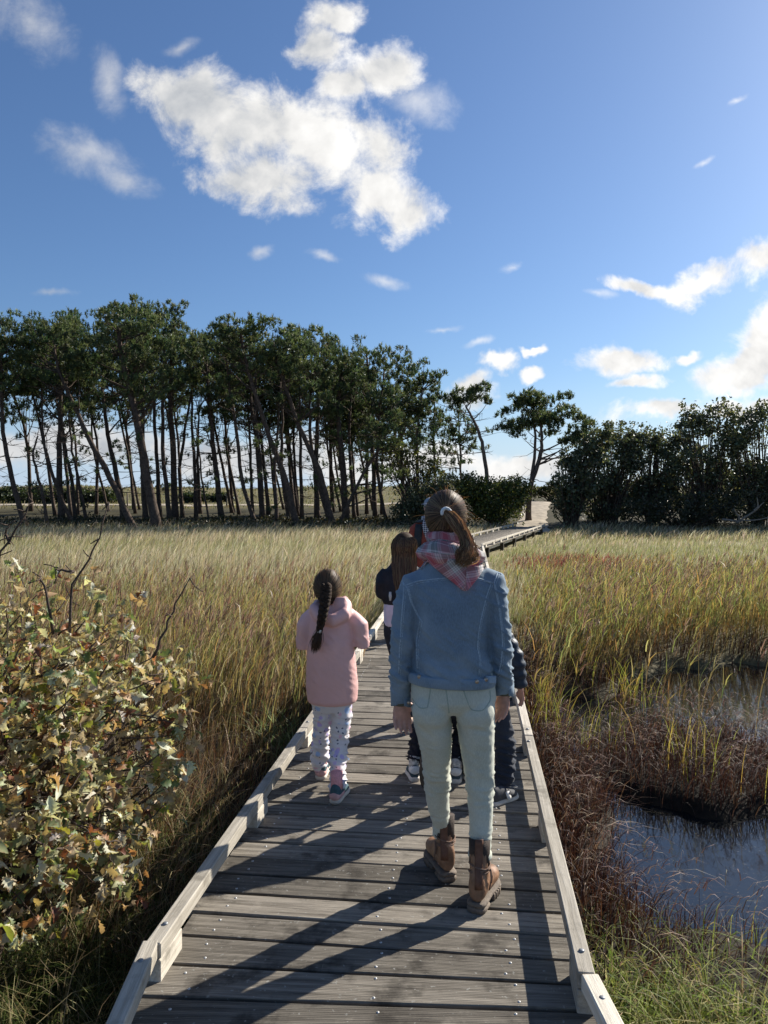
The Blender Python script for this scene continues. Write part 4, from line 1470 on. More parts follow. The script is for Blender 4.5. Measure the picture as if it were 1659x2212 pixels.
def oak_bush():
    M_OAK = leaf_mat_oak()
    M_TW = simple_mat("oak_twig", (0.085, 0.06, 0.045), 0.85, 0.4, 40.0, 0.5)
    base = Vector((-1.75, 2.95, float(H(-1.75, 2.95))))
    root = empty("oak_bush", base)
    org = np.array(base)
    tag(root, "oak bush with browning autumn leaves beside the boardwalk's left rail", "bush")
    lobes = [((-1.95, 3.7, 0.54), (0.95, 1.0, 0.86)), ((-1.45, 3.9, 0.48), (0.56, 0.6, 0.66)), ((-2.0, 2.9, 0.42), (0.80, 0.70, 0.52)), ((-1.50, 3.3, 0.25), (0.50, 0.6, 0.42)), ((-2.5, 3.6, 0.85), (0.6, 0.8, 0.6)), ((-1.65, 2.65, 0.22), (0.30, 0.35, 0.30))]
    tips = []
    tw = Soup()
    vol = np.array([np.prod(l[1]) ** 0.67 for l in lobes])
    for (c, r), k in zip(lobes, vol / vol.sum()):
        n = int(1150 * k)
        d = rng.normal(0, 1, (n, 3))
        d /= np.linalg.norm(d, axis=1)[:, None]
        d[:, 1] = np.where(rng.random(n) < 0.5, -np.abs(d[:, 1]), d[:, 1])
        p = np.array(c) + d * np.array(r) * rng.uniform(0.45, 1.03, n)[:, None]
        tips.append(p)
        # main limbs
        for _ in range(5):
            e = p[rng.integers(0, n)]
            mid = (org + np.array(c)) / 2 + rng.normal(0, 0.12, 3)
            tw.add(*tube(wob([org + rng.normal(0, 0.05, 3), mid, np.array(c) + rng.normal(0, 0.15, 3), e], 0.02, 11) - org, np.linspace(0.020, 0.004, 11), 6))
    tips = np.concatenate(tips)
    lo = tips - org
    tips = tips[(tips[:, 0] < deck_x(tips[:, 1]) - 0.86) & (tips[:, 2] > -0.12)]
    # short twigs ending at each tip
    dirs = []
    for p in tips:
        c = np.array((-1.9, 3.3, 0.2))
        d = (p - c) * rng.uniform(0.15, 0.30) + rng.normal(0, 0.07, 3)
        a = p - d
        tw.add(*tube(wob([a, (a + p) / 2 + rng.normal(0, 0.015, 3), p], 0.006, 5) - org, np.linspace(0.0045, 0.0018, 5), 4))
        dirs.append(d / np.linalg.norm(d))
    dirs = np.array(dirs)
    # bare shoots standing out of the top
    for pts in (((150, 1370), (155, 1300), (160, 1235), (195, 1205), (215, 1165), (235, 1085)), ((160, 1235), (130, 1232), (118, 1225)), ((-20, 1330), (0, 1200), (25, 1160), (55, 1105), (72, 1085)), ((20, 1175), (12, 1150), (18, 1135)), ((115, 1370), (100, 1270), (90, 1250), (78, 1240)), ((330, 1420), (370, 1330), (410, 1250))):
        P = [np.array(at(px, py, 3.5)) for px, py in pts]
        tw.add(*tube(wob(P, 0.006, 10) - org, np.linspace(0.0075, 0.0025, 10), 5))
        for q in P[1:]:
            for _ in range(2):
                e = q + rng.normal(0, 0.035, 3)
                tw.add(*tube([q - org, (q + e) / 2 - org + rng.normal(0, 0.004, 3), e - org], [0.003, 0.0025, 0.0025], 4))
    tag(link("twig", tw.mesh("twig", M_TW, True), root), kind="stuff")
    # leaves: a whorl at every tip
    protos = [oak_leaf(1.0, rng.uniform(-0.4, 1.2), rng.uniform(0.1, 0.8), rng.uniform(-1.4, 1.4), 100 + i) for i in range(14)]
    items = []
    for p, d in zip(tips, dirs):
        for _ in range(rng.integers(6, 10)):
            dd = d * 0.4 + rng.normal(0, 0.7, 3) + (0, -0.15, -0.30)
            dd /= np.linalg.norm(dd)
            up = np.array((0.1, -0.35, 0.7)) + rng.normal(0, 0.55, 3)
            s = np.cross(up, dd)
            s /= np.linalg.norm(s)
            u = np.cross(dd, s)
            size = rng.uniform(0.036, 0.074)
            items.append((p + rng.normal(0, 0.03, 3), dd, s, u, size, rng.integers(0, len(protos))))
    items = [it for it in items if it[0][2] > -0.22 and it[0][0] < deck_x(it[0][1]) - 0.84]
    # the leaves nearest the camera and unhidden become objects
    pos = np.array([it[0] for it in items])
    dist = np.linalg.norm(pos - (0, 0, CAMZ), axis=1)
    u = (pos[:, 0] / pos[:, 1])
    vis = (u > -0.52)
    score = np.where(vis, np.array([it[4] for it in items]) / dist, 0)
    near = np.array([np.sum((np.abs(u - u[i]) < 0.012) & (np.abs((pos[:, 2] - CAMZ) / pos[:, 1] - (pos[i, 2] - CAMZ) / pos[i, 1]) < 0.012) & (dist < dist[i] - 0.05)) for i in range(len(pos))])
    score = score / (1 + near * 0.8)
    big = set(np.argsort(-score)[:300].tolist())
    meshes = []
    for i in range(28):
        v, f = protos[i % len(protos)]
        c = pick(OAK_COLS, 1, 0.12, OAK_W)[0]
        cc = np.repeat(c[None], len(v), 0)
        meshes.append(arr_mesh("leaf", v, f, M_OAK, cc, smooth=False))
    small = []
    for v, f in protos:      # the hidden and smaller leaves: same outline, fewer rows
        keep = [0, 2, 4, 6, 8, 9]
        vv = np.concatenate([v[3 * r:3 * r + 3] for r in keep])
        ff = [t for q in range(5) for k_ in (0, 1) for t in ((q * 3 + k_, q * 3 + k_ + 1, q * 3 + k_ + 4), (q * 3 + k_, q * 3 + k_ + 4, q * 3 + k_ + 3))]
        small.append((vv, np.array(ff)))
    front_rank = set(np.argsort(-score)[:3000].tolist())
    sp = Soup()
    for i, (p, dd, s, u_, size, k) in enumerate(items):
        if i in big:
            o = link("leaf", meshes[(k + 14 * int(rng.integers(0, 2))) % 28], root)
            M = Matrix(((dd[0], s[0], u_[0], 0), (dd[1], s[1], u_[1], 0), (dd[2], s[2], u_[2], 0), (0, 0, 0, 1)))
            M = Matrix.Translation(Vector(p - org)) @ M @ Matrix.Scale(size, 4)
            o.matrix_local = M
        else:
            v, f = protos[k] if i in front_rank else small[k]
            w = p - org + (v[:, :1] * dd + v[:, 1:2] * s + v[:, 2:] * u_) * size
            sp.add(w, f, pick(OAK_COLS, 1, 0.15, OAK_W)[0])
    o = link("leaves", sp.mesh("leaves", M_OAK), root)
    tag(o, kind='stuff')
    print("oak leaves", len(items))


oak_bush()
# ------------------------------------------------------------------ people: tools
def fuse(name, pieces, voxel, smooth, mat, parent=None, disp=None, fac=0.5, mat_col=None):
    """pieces melted into one continuous skin"""
    s = Soup()
    for v, f in pieces:
        s.add(v, f)
    me = s.mesh(name)
    o = link("tmp_" + name, me)
    m = o.modifiers.new("r", 'REMESH')
    m.mode = 'VOXEL'
    m.voxel_size = voxel
    if smooth:
        k = o.modifiers.new("s", 'SMOOTH')
        k.factor = fac
        k.iterations = smooth
    dg = bpy.context.evaluated_depsgraph_get()
    dg.update()
    new = bpy.data.meshes.new_from_object(o.evaluated_get(dg))
    bpy.data.objects.remove(o)
    bpy.data.meshes.remove(me)
    new.name = name
    if disp is not None:
        n = len(new.vertices)
        co = np.empty(n * 3, np.float32)
        no = np.empty(n * 3, np.float32)
        new.vertices.foreach_get('co', co)
        new.vertices.foreach_get('normal', no)
        co, no = co.reshape(-1, 3).astype(float), no.reshape(-1, 3).astype(float)
        d = np.array([disp(p) for p in co])
        new.vertices.foreach_set('co', (co + no * d[:, None]).astype(np.float32).ravel())
    new.polygons.foreach_set('use_smooth', np.ones(len(new.polygons), dtype=bool))
    new.update()
    new.materials.clear()
    new.materials.append(mat)
    return link(name, new, parent)


def bvh_of(o):
    return BVHTree.FromPolygons([v.co[:] for v in o.data.vertices], [p.vertices[:] for p in o.data.polygons])


def back_hit(bvh, x, z, default=-0.1):
    for k in range(12):      # past the shoulder line the cloth slides down onto it
        h = bvh.ray_cast(Vector((x, -2.0, z - 0.008 * k)), Vector((0, 1, 0)))
        if h[0] is not None:
            return h[0]
    return Vector((x, default, z))


def seam(bvh, pts, r, mat, parent, name="seam", n=26, lift=0.0008):
    P = np.asarray(pts, float)
    s = np.linspace(0, len(P) - 1, n)
    k = np.arange(len(P))
    x, z = np.interp(s, k, P[:, 0]), np.interp(s, k, P[:, 1])
    Q = np.array([back_hit(bvh, a, b) for a, b in zip(x, z)]) - (0, lift, 0)
    for _ in range(2):
        Q[1:-1] = 0.25 * Q[:-2] + 0.5 * Q[1:-1] + 0.25 * Q[2:]
    v, f = tube(Q, [(r, r * 0.6)] * n, 6)
    return link(name, arr_mesh(name, v, f, mat, smooth=True), parent)


def folds(z_list, amp, seed, kx=3.0, tilt=0.0, ny=None):
    """wrinkle field: broken thin ridges gathered at given heights (z, spread, strength)"""
    def f(p):
        d = 0.0
        zz = p[2] + tilt * p[0]
        for z0, sp, st in z_list:
            g = math.exp(-((p[2] - z0) / sp) ** 2)
            if g > 0.02:
                n1 = noise.noise(Vector((p[0] * 7 + seed, p[1] * 7, zz * 34)))
                n2 = noise.noise(Vector((p[0] * 9 - seed, p[1] * 9 + 3.1, zz * 21)))
                d += amp * st * g * (2.2 * max(0.0, 1 - abs(n1) * 4.5) + 1.6 * max(0.0, 1 - abs(n2) * 3.5) - 0.8)
        return d + amp * 0.9 * noise.noise(Vector((p[0] * 11, p[1] * 11, p[2] * 9 + seed)))
    return f


def cloth_disp(amp, sc, seed, stretch=(1, 1, 1)):
    def f(p):
        q = Vector((p[0] * sc * stretch[0] + seed, p[1] * sc * stretch[1], p[2] * sc * stretch[2]))
        return amp * (noise.noise(q) + 0.5 * noise.noise(q * 2.1))
    return f


def strands(name, paths, width, normals_from, mat, parent, col):
    """hair: ribbons along paths (N,k,3) facing away from a centre"""
    P = np.asarray(paths, float)
    N, k = P.shape[:2]
    t = np.gradient(P, axis=1)
    out = P - np.asarray(normals_from, float)
    out[..., 2] *= 0.3
    s = np.cross(t, out)
    s /= np.linalg.norm(s, axis=2, keepdims=True) + 1e-9
    prof = np.interp(np.linspace(0, 1, k), [0, 0.1, 0.8, 1], [0.5, 1, 0.9, 0.15])[None, :, None]
    w = np.broadcast_to(np.asarray(width, float).reshape(-1, 1, 1), (N, 1, 1)) * 0.5 * prof
    V = np.stack([P - s * w, P + s * w], 2).reshape(-1, 3)
    b = (np.arange(N) * k * 2)[:, None] + (np.arange(k - 1) * 2)[None]
    F = np.stack([b, b + 1, b + 3, b + 2], -1).reshape(-1, 4)
    c = pick(col, N, 0.16)
    C = np.repeat(c[:, None], k * 2, 1).reshape(-1, 3)
    o = link(name, arr_mesh(name, V, F, mat, C, smooth=True), parent)
    return o


def hair_mat(name, transl=0.12):
    m, T, out = new_mat(name)
    at_ = T.n('ShaderNodeAttribute', attribute_name='Col')
    b = T.n('ShaderNodeBsdfPrincipled', ins={'Base Color': at_.outputs['Color'], 'Roughness': 0.5, 'Specular IOR Level': 0.25})
    tr = T.n('ShaderNodeBsdfTranslucent', ins={'Color': T.v('MULTIPLY', at_.outputs['Color'], (2.0, 1.6, 1.2))})
    mx = T.n('ShaderNodeMixShader', ins={0: transl, 1: b.outputs[0], 2: tr.outputs[0]})
    T.link(mx.outputs[0], out.inputs[0])
    return m


def skin_mat(name="skin", col=(0.60, 0.33, 0.25)):
    m, T, out = new_mat(name)
    tc = T.n('ShaderNodeTexCoord')
    nz = T.n('ShaderNodeTexNoise', ins={'Vector': tc.outputs['Object'], 'Scale': 35.0, 'Detail': 4.0}).outputs[0]
    c = T.ramp(nz, [(0.3, tuple(x * 0.82 for x in col)), (0.7, tuple(min(1, x * 1.12) for x in col))])
    b = T.n('ShaderNodeBsdfPrincipled', ins={'Base Color': c, 'Roughness': 0.5, 'Specular IOR Level': 0.4, 'Subsurface Weight': 0.15, 'Subsurface Radius': (0.010, 0.004, 0.002)})
    T.link(b.outputs[0], out.inputs[0])
    return m


M_SKIN = skin_mat()
M_HAIR = hair_mat("brown_hair", 0.24)
M_WHITE = simple_mat("white_cotton", (0.78, 0.77, 0.74), 0.8, 0.1, 60.0, 0.3)
M_EYE = simple_mat("eye", (0.5, 0.45, 0.4), 0.2)
BROWN = [(0.095, 0.058, 0.036), (0.14, 0.088, 0.052), (0.055, 0.035, 0.023), (0.22, 0.145, 0.085)]


def hand(wrist, tip_dir, palm_n, side_ax, scale=1.0, curl=0.5, thumb=1):
    """palm and five fingers. tip_dir: towards the fingertips; palm_n: out of the palm; side_ax: towards the thumb"""
    w, d, n, s = (np.asarray(a, float) for a in (wrist, tip_dir, palm_n, side_ax))
    d, n, s = d / np.linalg.norm(d), n / np.linalg.norm(n), s / np.linalg.norm(s)
    k = scale
    pcs = [tube([w, w + d * 0.03 * k, w + d * 0.06 * k, w + d * 0.088 * k], [(0.024 * k, 0.018 * k), (0.034 * k, 0.016 * k), (0.040 * k, 0.0145 * k), (0.038 * k, 0.012 * k)], 14, n)]
    for i, (off, L) in enumerate(((0.033, 0.068), (0.011, 0.078), (-0.011, 0.072), (-0.032, 0.056))):
        b = w + d * 0.080 * k + s * off * k
        L *= k
        c = curl * (1 + 0.18 * i)
        pts = [b]
        dd = d.copy()
        for seg in (0.45, 0.32, 0.23):
            a = c * (0.45 if seg == 0.45 else 0.6)
            dd = dd * math.cos(a) + n * math.sin(a)
            dd /= np.linalg.norm(dd)
            pts.append(pts[-1] + dd * L * seg + s * 0.0)
        pcs.append(tube(pts, [0.0092 * k, 0.0086 * k, 0.0078 * k, 0.0065 * k], 8, s, rnd=True))
    b = w + d * 0.022 * k + s * 0.024 * k * 1.0
    t1 = b + (d * 0.55 + s * 0.75 + n * 0.25) * 0.034 * k
    t2 = t1 + (d * 0.9 + s * 0.25 + n * 0.30) * 0.030 * k
    t3 = t2 + (d * 0.95 + n * 0.35) * 0.022 * k
    pcs.append(tube([b, t1, t2, t3], [0.014 * k, 0.0115 * k, 0.010 * k, 0.008 * k], 8, n, rnd=True))
    return pcs


def head_pieces(c, k=1.0, turn=0.0):
    """skull, jaw, nose, lips, ears; face looks along +y turned by `turn`"""
    c = np.asarray(c, float)
    R_ = np.array(Matrix.Rotation(-turn, 3, 'Z'))

    def tr(vf):
        v, f = vf
        return (v @ R_.T) * k + c, f
    P = [tr(ball((0, -0.005, 0.015), (0.074, 0.092, 0.095))), tr(ball((0, 0.030, -0.045), (0.058, 0.058, 0.065))), tr(ball((0, 0.058, -0.085), (0.030, 0.026, 0.024)))]
    P.append(tr(tube([(0, 0.085, 0.012), (0, 0.100, -0.012), (0, 0.106, -0.028)], [0.009, 0.012, 0.014], 8, (1, 0, 0), rnd=True)))
    P.append(tr(ball((0, 0.084, -0.056), (0.024, 0.010, 0.009))))
    for s in (-1, 1):
        P.append(tr(ball((s * 0.076, -0.006, -0.018), (0.010, 0.020, 0.030))))
        P.append(tr(ball((s * 0.045, 0.060, -0.020), (0.022, 0.02, 0.022))))
        P.append(tr(ball((s * 0.033, 0.076, 0.024), (0.022, 0.014, 0.010))))
    return P


def eyes(parent, c, k=1.0, turn=0.0):
    R_ = np.array(Matrix.Rotation(-turn, 3, 'Z'))
    for s in (-1, 1):
        v, f = ball((s * 0.032, 0.079, 0.004), (0.013, 0.011, 0.009), 2)
        link("eye", arr_mesh("eye", (v @ R_.T) * k + np.asarray(c), f, M_EYE, smooth=True), parent)


def foot_sections(L, w, h, base, yaw, org, n=16, toe=1.0, hs=None):
    """sections of a shoe from heel to toe; hs: heights of the upper along it"""
    prof = [(0.0, 0.50), (0.03, 0.74), (0.10, 0.86), (0.25, 0.86), (0.45, 0.86), (0.62, 0.98), (0.75, 1.0), (0.87, 0.88), (0.95, 0.64), (1.0, 0.30)]
    hs = hs or [0.9, 1.0, 1.0, 1.0, 0.85, 0.60, 0.48, 0.42, 0.36, 0.25]
    c, s = math.cos(-yaw), math.sin(-yaw)
    S = []
    for (t, wk), hk in zip(prof, hs):
        ring = []
        for k in range(n):
            a = 2 * math.pi * k / n
            x = math.cos(a)
            z = math.sin(a)
            xx = np.sign(x) * abs(x) ** 0.75 * w * wk / 2
            zz = base + (0.5 + 0.5 * np.sign(z) * abs(z) ** 0.7) * (h * hk)
            xx *= 1.0 - 0.28 * max(0, z)
            y = t * L
            ring.append((org[0] + xx * c - y * s, org[1] + xx * s + y * c, org[2] + zz))
        S.append(ring)
    return S


def sneaker(parent, heel, yaw, L, w, h, m_up, m_sole, m_patch=None, pitch=0.0, name="shoe"):
    """trainer: upper, sole and heel patch; heel: its back lower point in parent space"""
    o = fuse(name, [loft(foot_sections(L, w * 0.94, h, 0.018, yaw, heel, hs=[0.95, 1.0, 1.0, 1.0, 0.9, 0.66, 0.5, 0.42, 0.36, 0.25]))], 0.0075, 3, m_up, parent)
    v, f = loft(foot_sections(L * 1.04, w * 1.04, 0.030, 0.0, yaw, heel, hs=[1.0] * 10))
    link("sole", arr_mesh("sole", v, f, m_sole), o)
    if m_patch:
        S = foot_sections(L, w * 1.0, h * 0.62, 0.03, yaw, heel, hs=[0.98] * 10)[:4]
        v, f = loft(S)
        link("heel_patch", arr_mesh("heel_patch", v, f, m_patch, smooth=True), o)
    return o


def straight(pts, rad, n=12):
    return tube(pts, rad, n, (0, 1, 0), rnd=True)


# ------------------------------------------------------------------ the woman in the denim jacket
WX, WY = 0.278, 3.15


def W(px, py, y=0.0):
    p = at(px, py, WY + y)
    return np.array((p.x - WX, y, p.z))


def W2(px, py):
    p = W(px, py, -0.11)
    return (p[0], p[2])


def plaid_mat():
    m, T, out = new_mat("plaid_cotton")
    uvn = T.n('ShaderNodeUVMap')
    sp = T.n('ShaderNodeSeparateXYZ', ins={0: uvn.outputs[0]})
    red, pink, white, grey, dk = (0.58, 0.15, 0.18), (0.68, 0.38, 0.41), (0.78, 0.74, 0.72), (0.25, 0.25, 0.25), (0.20, 0.09, 0.10)
    stops = [(0.0, red), (0.20, red), (0.22, pink), (0.26, dk), (0.275, pink), (0.34, dk), (0.355, white), (0.42, grey), (0.435, white), (0.50, dk), (0.515, white), (0.56, grey), (0.74, grey), (0.75, white), (0.765, grey), (0.84, pink), (0.90, dk), (0.915, pink), (0.96, red)]
    cc = []
    for ax in (0, 1):
        fr = T.m('FRACT', T.m('MULTIPLY', sp.outputs[ax], 1 / 0.115))
        cc.append(T.ramp(fr, stops, 'CONSTANT'))
    c = T.mix(0.5, cc[0], cc[1])
    tc = T.n('ShaderNodeTexCoord')
    nz = T.n('ShaderNodeTexNoise', ins={'Vector': tc.outputs['Object'], 'Scale': 18.0, 'Detail': 5.0})
    bp = T.n('ShaderNodeBump', ins={'Strength': 0.5, 'Distance': 0.01, 'Height': nz.outputs[0]})
    b = T.n('ShaderNodeBsdfPrincipled', ins={'Base Color': c, 'Roughness': 0.85, 'Specular IOR Level': 0.15, 'Normal': bp.outputs[0]})
    tr = T.n('ShaderNodeBsdfTranslucent', ins={'Color': c})
    mx = T.n('ShaderNodeMixShader', ins={0: 0.18, 1: b.outputs[0], 2: tr.outputs[0]})
    T.link(mx.outputs[0], out.inputs[0])
    return m


def denim_mat(name, c0, c1, c2):
    m, T, out = new_mat(name)
    tc = T.n('ShaderNodeTexCoord')
    n1 = T.n('ShaderNodeTexNoise', ins={'Vector': tc.outputs['Object'], 'Scale': 7.0, 'Detail': 4.0}).outputs[0]
    mp = T.n('ShaderNodeMapping', ins={'Vector': tc.outputs['Object'], 'Scale': (1, 1, 0.25)}).outputs[0]
    n2 = T.n('ShaderNodeTexNoise', ins={'Vector': mp, 'Scale': 320.0, 'Detail': 3.0}).outputs[0]
    c = T.ramp(n1, [(0.30, c0), (0.52, c1), (0.75, c2)])
    c = T.mix(T.m('MULTIPLY', T.sstep(n2, 0.35, 0.7), 0.35), c, tuple(min(1, x * 1.5) for x in c1))
    bp = T.n('ShaderNodeBump', ins={'Strength': 0.3, 'Distance': 0.003, 'Height': n2})
    b = T.n('ShaderNodeBsdfPrincipled', ins={'Base Color': c, 'Roughness': 0.85, 'Specular IOR Level': 0.15, 'Normal': bp.outputs[0], 'Sheen Weight': 0.15})
    T.link(b.outputs[0], out.inputs[0])
    return m


def sheet(name, rows, mat, parent, uvs, thick=0.004):
    """cloth sheet from a grid of points (m,n,3); thickness along its normals"""
    G = np.asarray(rows, float)
    m, n = G.shape[:2]
    du = np.gradient(G, axis=1)
    dv = np.gradient(G, axis=0)
    nn = np.cross(du, dv)
    nn /= np.linalg.norm(nn, axis=2, keepdims=True) + 1e-9
    A, B = G.reshape(-1, 3), (G + nn * thick).reshape(-1, 3)
    i, j = np.meshgrid(np.arange(m - 1), np.arange(n - 1), indexing='ij')
    q = np.stack([i * n + j, i * n + j + 1, (i + 1) * n + j + 1, (i + 1) * n + j], -1).reshape(-1, 4)
    q2 = q[:, ::-1] + m * n
    rim = [k for k in range(n)] + [r * n + n - 1 for r in range(1, m)] + [(m - 1) * n + k for k in range(n - 2, -1, -1)] + [r * n for r in range(m - 2, 0, -1)]
    rq = np.array([(rim[k], rim[k] + m * n, rim[(k + 1) % len(rim)] + m * n, rim[(k + 1) % len(rim)]) for k in range(len(rim))])
    U = np.asarray(uvs, float).reshape(-1, 2)
    me = arr_mesh(name, np.vstack([A, B]), np.vstack([q, q2, rq]), mat, smooth=True, uv=np.vstack([U, U]))
    return link(name, me, parent)


def woman():
    root = empty("person", (WX, WY, 0))
    tag(root, "person in a blue denim jacket, pale green jeans and brown boots, nearest the camera", "person")
    M_DENIM = denim_mat("blue_denim", (0.135, 0.185, 0.235), (0.19, 0.25, 0.305), (0.27, 0.33, 0.38))
    M_STITCH = simple_mat("denim_seam", (0.33, 0.41, 0.48), 0.85, 0.3, 200)
    M_JEANS = denim_mat("sage_denim", (0.42, 0.435, 0.355), (0.485, 0.495, 0.41), (0.54, 0.545, 0.465))
    M_JSEAM = simple_mat("sage_seam", (0.36, 0.41, 0.34), 0.85, 0.2, 200)
    M_BUT = simple_mat("copper_button", (0.45, 0.36, 0.28), 0.35, 0.2, 200, metal=0.8, spec=0.6)
    M_LEA = simple_mat("tan_leather", (0.25, 0.135, 0.075), 0.5, 0.35, 25, 0.25, 120, 0.45)
    M_LEA2 = simple_mat("dark_knit", (0.055, 0.040, 0.032), 0.8, 0.3, 90, 0.4)
    M_TAB = simple_mat("tab_leather", (0.13, 0.06, 0.035), 0.55, 0.3, 40)
    M_SOLE = simple_mat("boot_sole", (0.16, 0.125, 0.095), 0.7, 0.25, 60, 0.4)
    M_LACE = simple_mat("boot_lace", (0.19, 0.12, 0.085), 0.8, 0.2, 100)
    M_OLIVE = simple_mat("olive_sleeve", (0.12, 0.12, 0.09), 0.9, 0.2, 80)
    hc = W(963, 1112, 0.0)
    # ---- body
    lw, rw = W(867, 1508, 0.04), W(1087, 1486, 0.04)
    la, ra = W(960, 1815, 0.19), W(1036, 1850, -0.045)
    bp = head_pieces((hc[0], 0.015, hc[2] - 0.005), 0.92)
    bp += [straight([(hc[0], 0.0, 1.55), (-0.008, 0.0, 1.47), (0, 0.0, 1.40)], [0.050, 0.052, 0.07]),
           loft(rings([(0, 0, 1.41, 0.06, 0.055), (0, 0, 1.36, 0.11, 0.07), (0, 0, 1.25, 0.14, 0.095), (0, 0, 1.05, 0.145, 0.09), (0, 0, 0.92, 0.15, 0.10), (0, 0, 0.82, 0.14, 0.09)]))]
    bp += [straight([(-0.135, 0, 1.305), W(873, 1350, -0.012), W(868, 1410, -0.01), lw], [0.034, 0.034, 0.032, 0.024]), straight([(0.145, 0, 1.305), W(1077, 1350, -0.012), W(1082, 1410, -0.01), rw], [0.034, 0.034, 0.032, 0.024])]
    bp += [straight([(-0.08, 0, 0.86), W(943, 1690, 0.115), la, la + (0, 0.005, -0.10)], [0.065, 0.042, 0.030, 0.032]), straight([(0.09, 0, 0.86), W(1036, 1700, 0.0), ra, ra + (0, 0.01, -0.10)], [0.065, 0.042, 0.030, 0.032])]
    bp += hand(lw, (0.02, 0.02, -1), (0.15, -0.75, 0.1), (1, 0.25, 0), 1.0, 0.55)
    bp += hand(rw, (-0.05, 0.02, -1), (-0.7, -0.7, 0), (-0.6, 0.8, 0), 0.95, 0.45)
    body = fuse("body", bp, 0.0055, 3, M_SKIN, root)
    eyes(root, (hc[0], 0.015, hc[2] - 0.005), 0.92)
    # ---- jeans
    jp = [loft(rings([(0.005, 0, 0.955, 0.170, 0.115), (0.008, -0.004, 0.90, 0.176, 0.122), (0.012, -0.008, 0.84, 0.178, 0.122), (0.014, -0.006, 0.805, 0.165, 0.105), (0.014, 0.0, 0.785, 0.13, 0.085)], 32))]
    jp += [ball(W(932, 1536, -0.055), (0.083, 0.070, 0.085)), ball(W(1026, 1538, -0.055), (0.083, 0.070, 0.085))]
    jp += [tube([W(928, 1520, 0.0), W(937, 1575, 0.01), W(942, 1620, 0.04), W(944, 1665, 0.085), W(944, 1695, 0.115), W(945, 1725, 0.14), W(949, 1755, 0.165), W(955, 1785, 0.185), W(956, 1803, 0.19)],
                [(0.080, 0.10), (0.076, 0.096), (0.065, 0.078), (0.058, 0.066), (0.055, 0.060), (0.051, 0.060), (0.045, 0.055), (0.039, 0.045), (0.038, 0.042)], 18)]
    jp += [tube([W(1027, 1520, 0.0), W(1028, 1575, -0.005), W(1031, 1620, 0.0), W(1035, 1665, 0.0), W(1036, 1700, -0.005), W(1038, 1735, -0.005), W(1039, 1770, -0.015), W(1038, 1810, -0.03), W(1037, 1848, -0.045)],
                [(0.083, 0.10), (0.078, 0.096), (0.070, 0.081), (0.062, 0.068), (0.058, 0.062), (0.053, 0.061), (0.049, 0.057), (0.045, 0.050), (0.044, 0.048)], 18)]
    zk = lambda py: W(950, py, 0.0)[2]
    fl = folds([(zk(1565), 0.025, 0.8), (zk(1610), 0.03, 0.5), (zk(1690), 0.06, 1.0), (zk(1725), 0.04, 0.9), (zk(1790), 0.03, 1.0), (zk(1835), 0.035, 1.3), (zk(1650), 0.1, 0.35)], 0.0025, 3.1, tilt=0.18)
    jeans = fuse("jeans", jp, 0.0072, 5, M_JEANS, root, fl)
    jb = bvh_of(jeans)
    for pts in (((962, 1482), (965, 1505), (970, 1540)), ((931, 1484), (924, 1528), (908, 1531), (892, 1520)), ((1000, 1488), (1016, 1533), (1042, 1535), (1062, 1518), (1061, 1496))):
        seam(jb, [W2(*p) for p in pts], 0.0022, M_JSEAM, jeans)
    for pts in (((884, 1505), (960, 1512)), ((972, 1512), (1070, 1508))):
        pass
    for z0, c, r in ((1803, W(956, 1800, 0.19), 0.042), (1848, W(1037, 1845, -0.045), 0.047)):
        v, f = tube([c + (0, 0, -0.012), c + (0, 0, -0.006), c + (0, 0, 0.008), c + (0, 0, 0.013)], [(r * 0.98, r * 1.08), (r * 1.06, r * 1.16), (r * 1.05, r * 1.15), (r * 0.97, r * 1.07)], 24)
        link("hem", arr_mesh("hem", v, f, M_JEANS, smooth=True), jeans)
    # ---- jacket
    jk = [loft(rings([(0.002, 0, 0.920, 0.176, 0.128), (0.002, 0, 0.97, 0.166, 0.128), (0.002, 0, 1.05, 0.152, 0.126), (0.002, -0.004, 1.15, 0.152, 0.124), (0.004, -0.006, 1.25, 0.166, 0.120), (0.006, -0.004, 1.31, 0.172, 0.110), (0.006, 0, 1.345, 0.160, 0.097), (0.004, 0, 1.385, 0.125, 0.084), (0.0, 0, 1.425, 0.098, 0.076), (0, 0, 1.46, 0.075, 0.07)], 36, 2.15))]
    jk += [tube([(-0.105, 0, 1.325), W(894, 1262, -0.005), W(879, 1305, -0.012), W(872, 1350, -0.014), W(868, 1400, -0.012), W(865, 1450, 0.008), W(865, 1490, 0.03), W(865, 1512, 0.04)],
                [0.056, (0.060, 0.066), (0.054, 0.062), (0.049, 0.056), (0.046, 0.053), (0.044, 0.050), (0.041, 0.046), (0.040, 0.044)], 20)]
    jk += [tube([(0.115, 0, 1.33), W(1063, 1258, -0.005), W(1072, 1305, -0.012), W(1078, 1350, -0.014), W(1082, 1400, -0.012), W(1085, 1440, 0.006), W(1088, 1470, 0.028), W(1089, 1490, 0.038)],
                [0.056, (0.060, 0.066), (0.054, 0.062), (0.049, 0.056), (0.046, 0.053), (0.044, 0.050), (0.041, 0.046), (0.040, 0.044)], 20)]
    cd = cloth_disp(0.0060, 9.0, 5.0, (1, 1, 0.55))
    cd2 = folds([(1.12, 0.05, 0.9), (1.0, 0.10, 0.9), (1.28, 0.06, 1.0), (0.93, 0.06, 1.0)], 0.0040, 8.0, tilt=0.6)

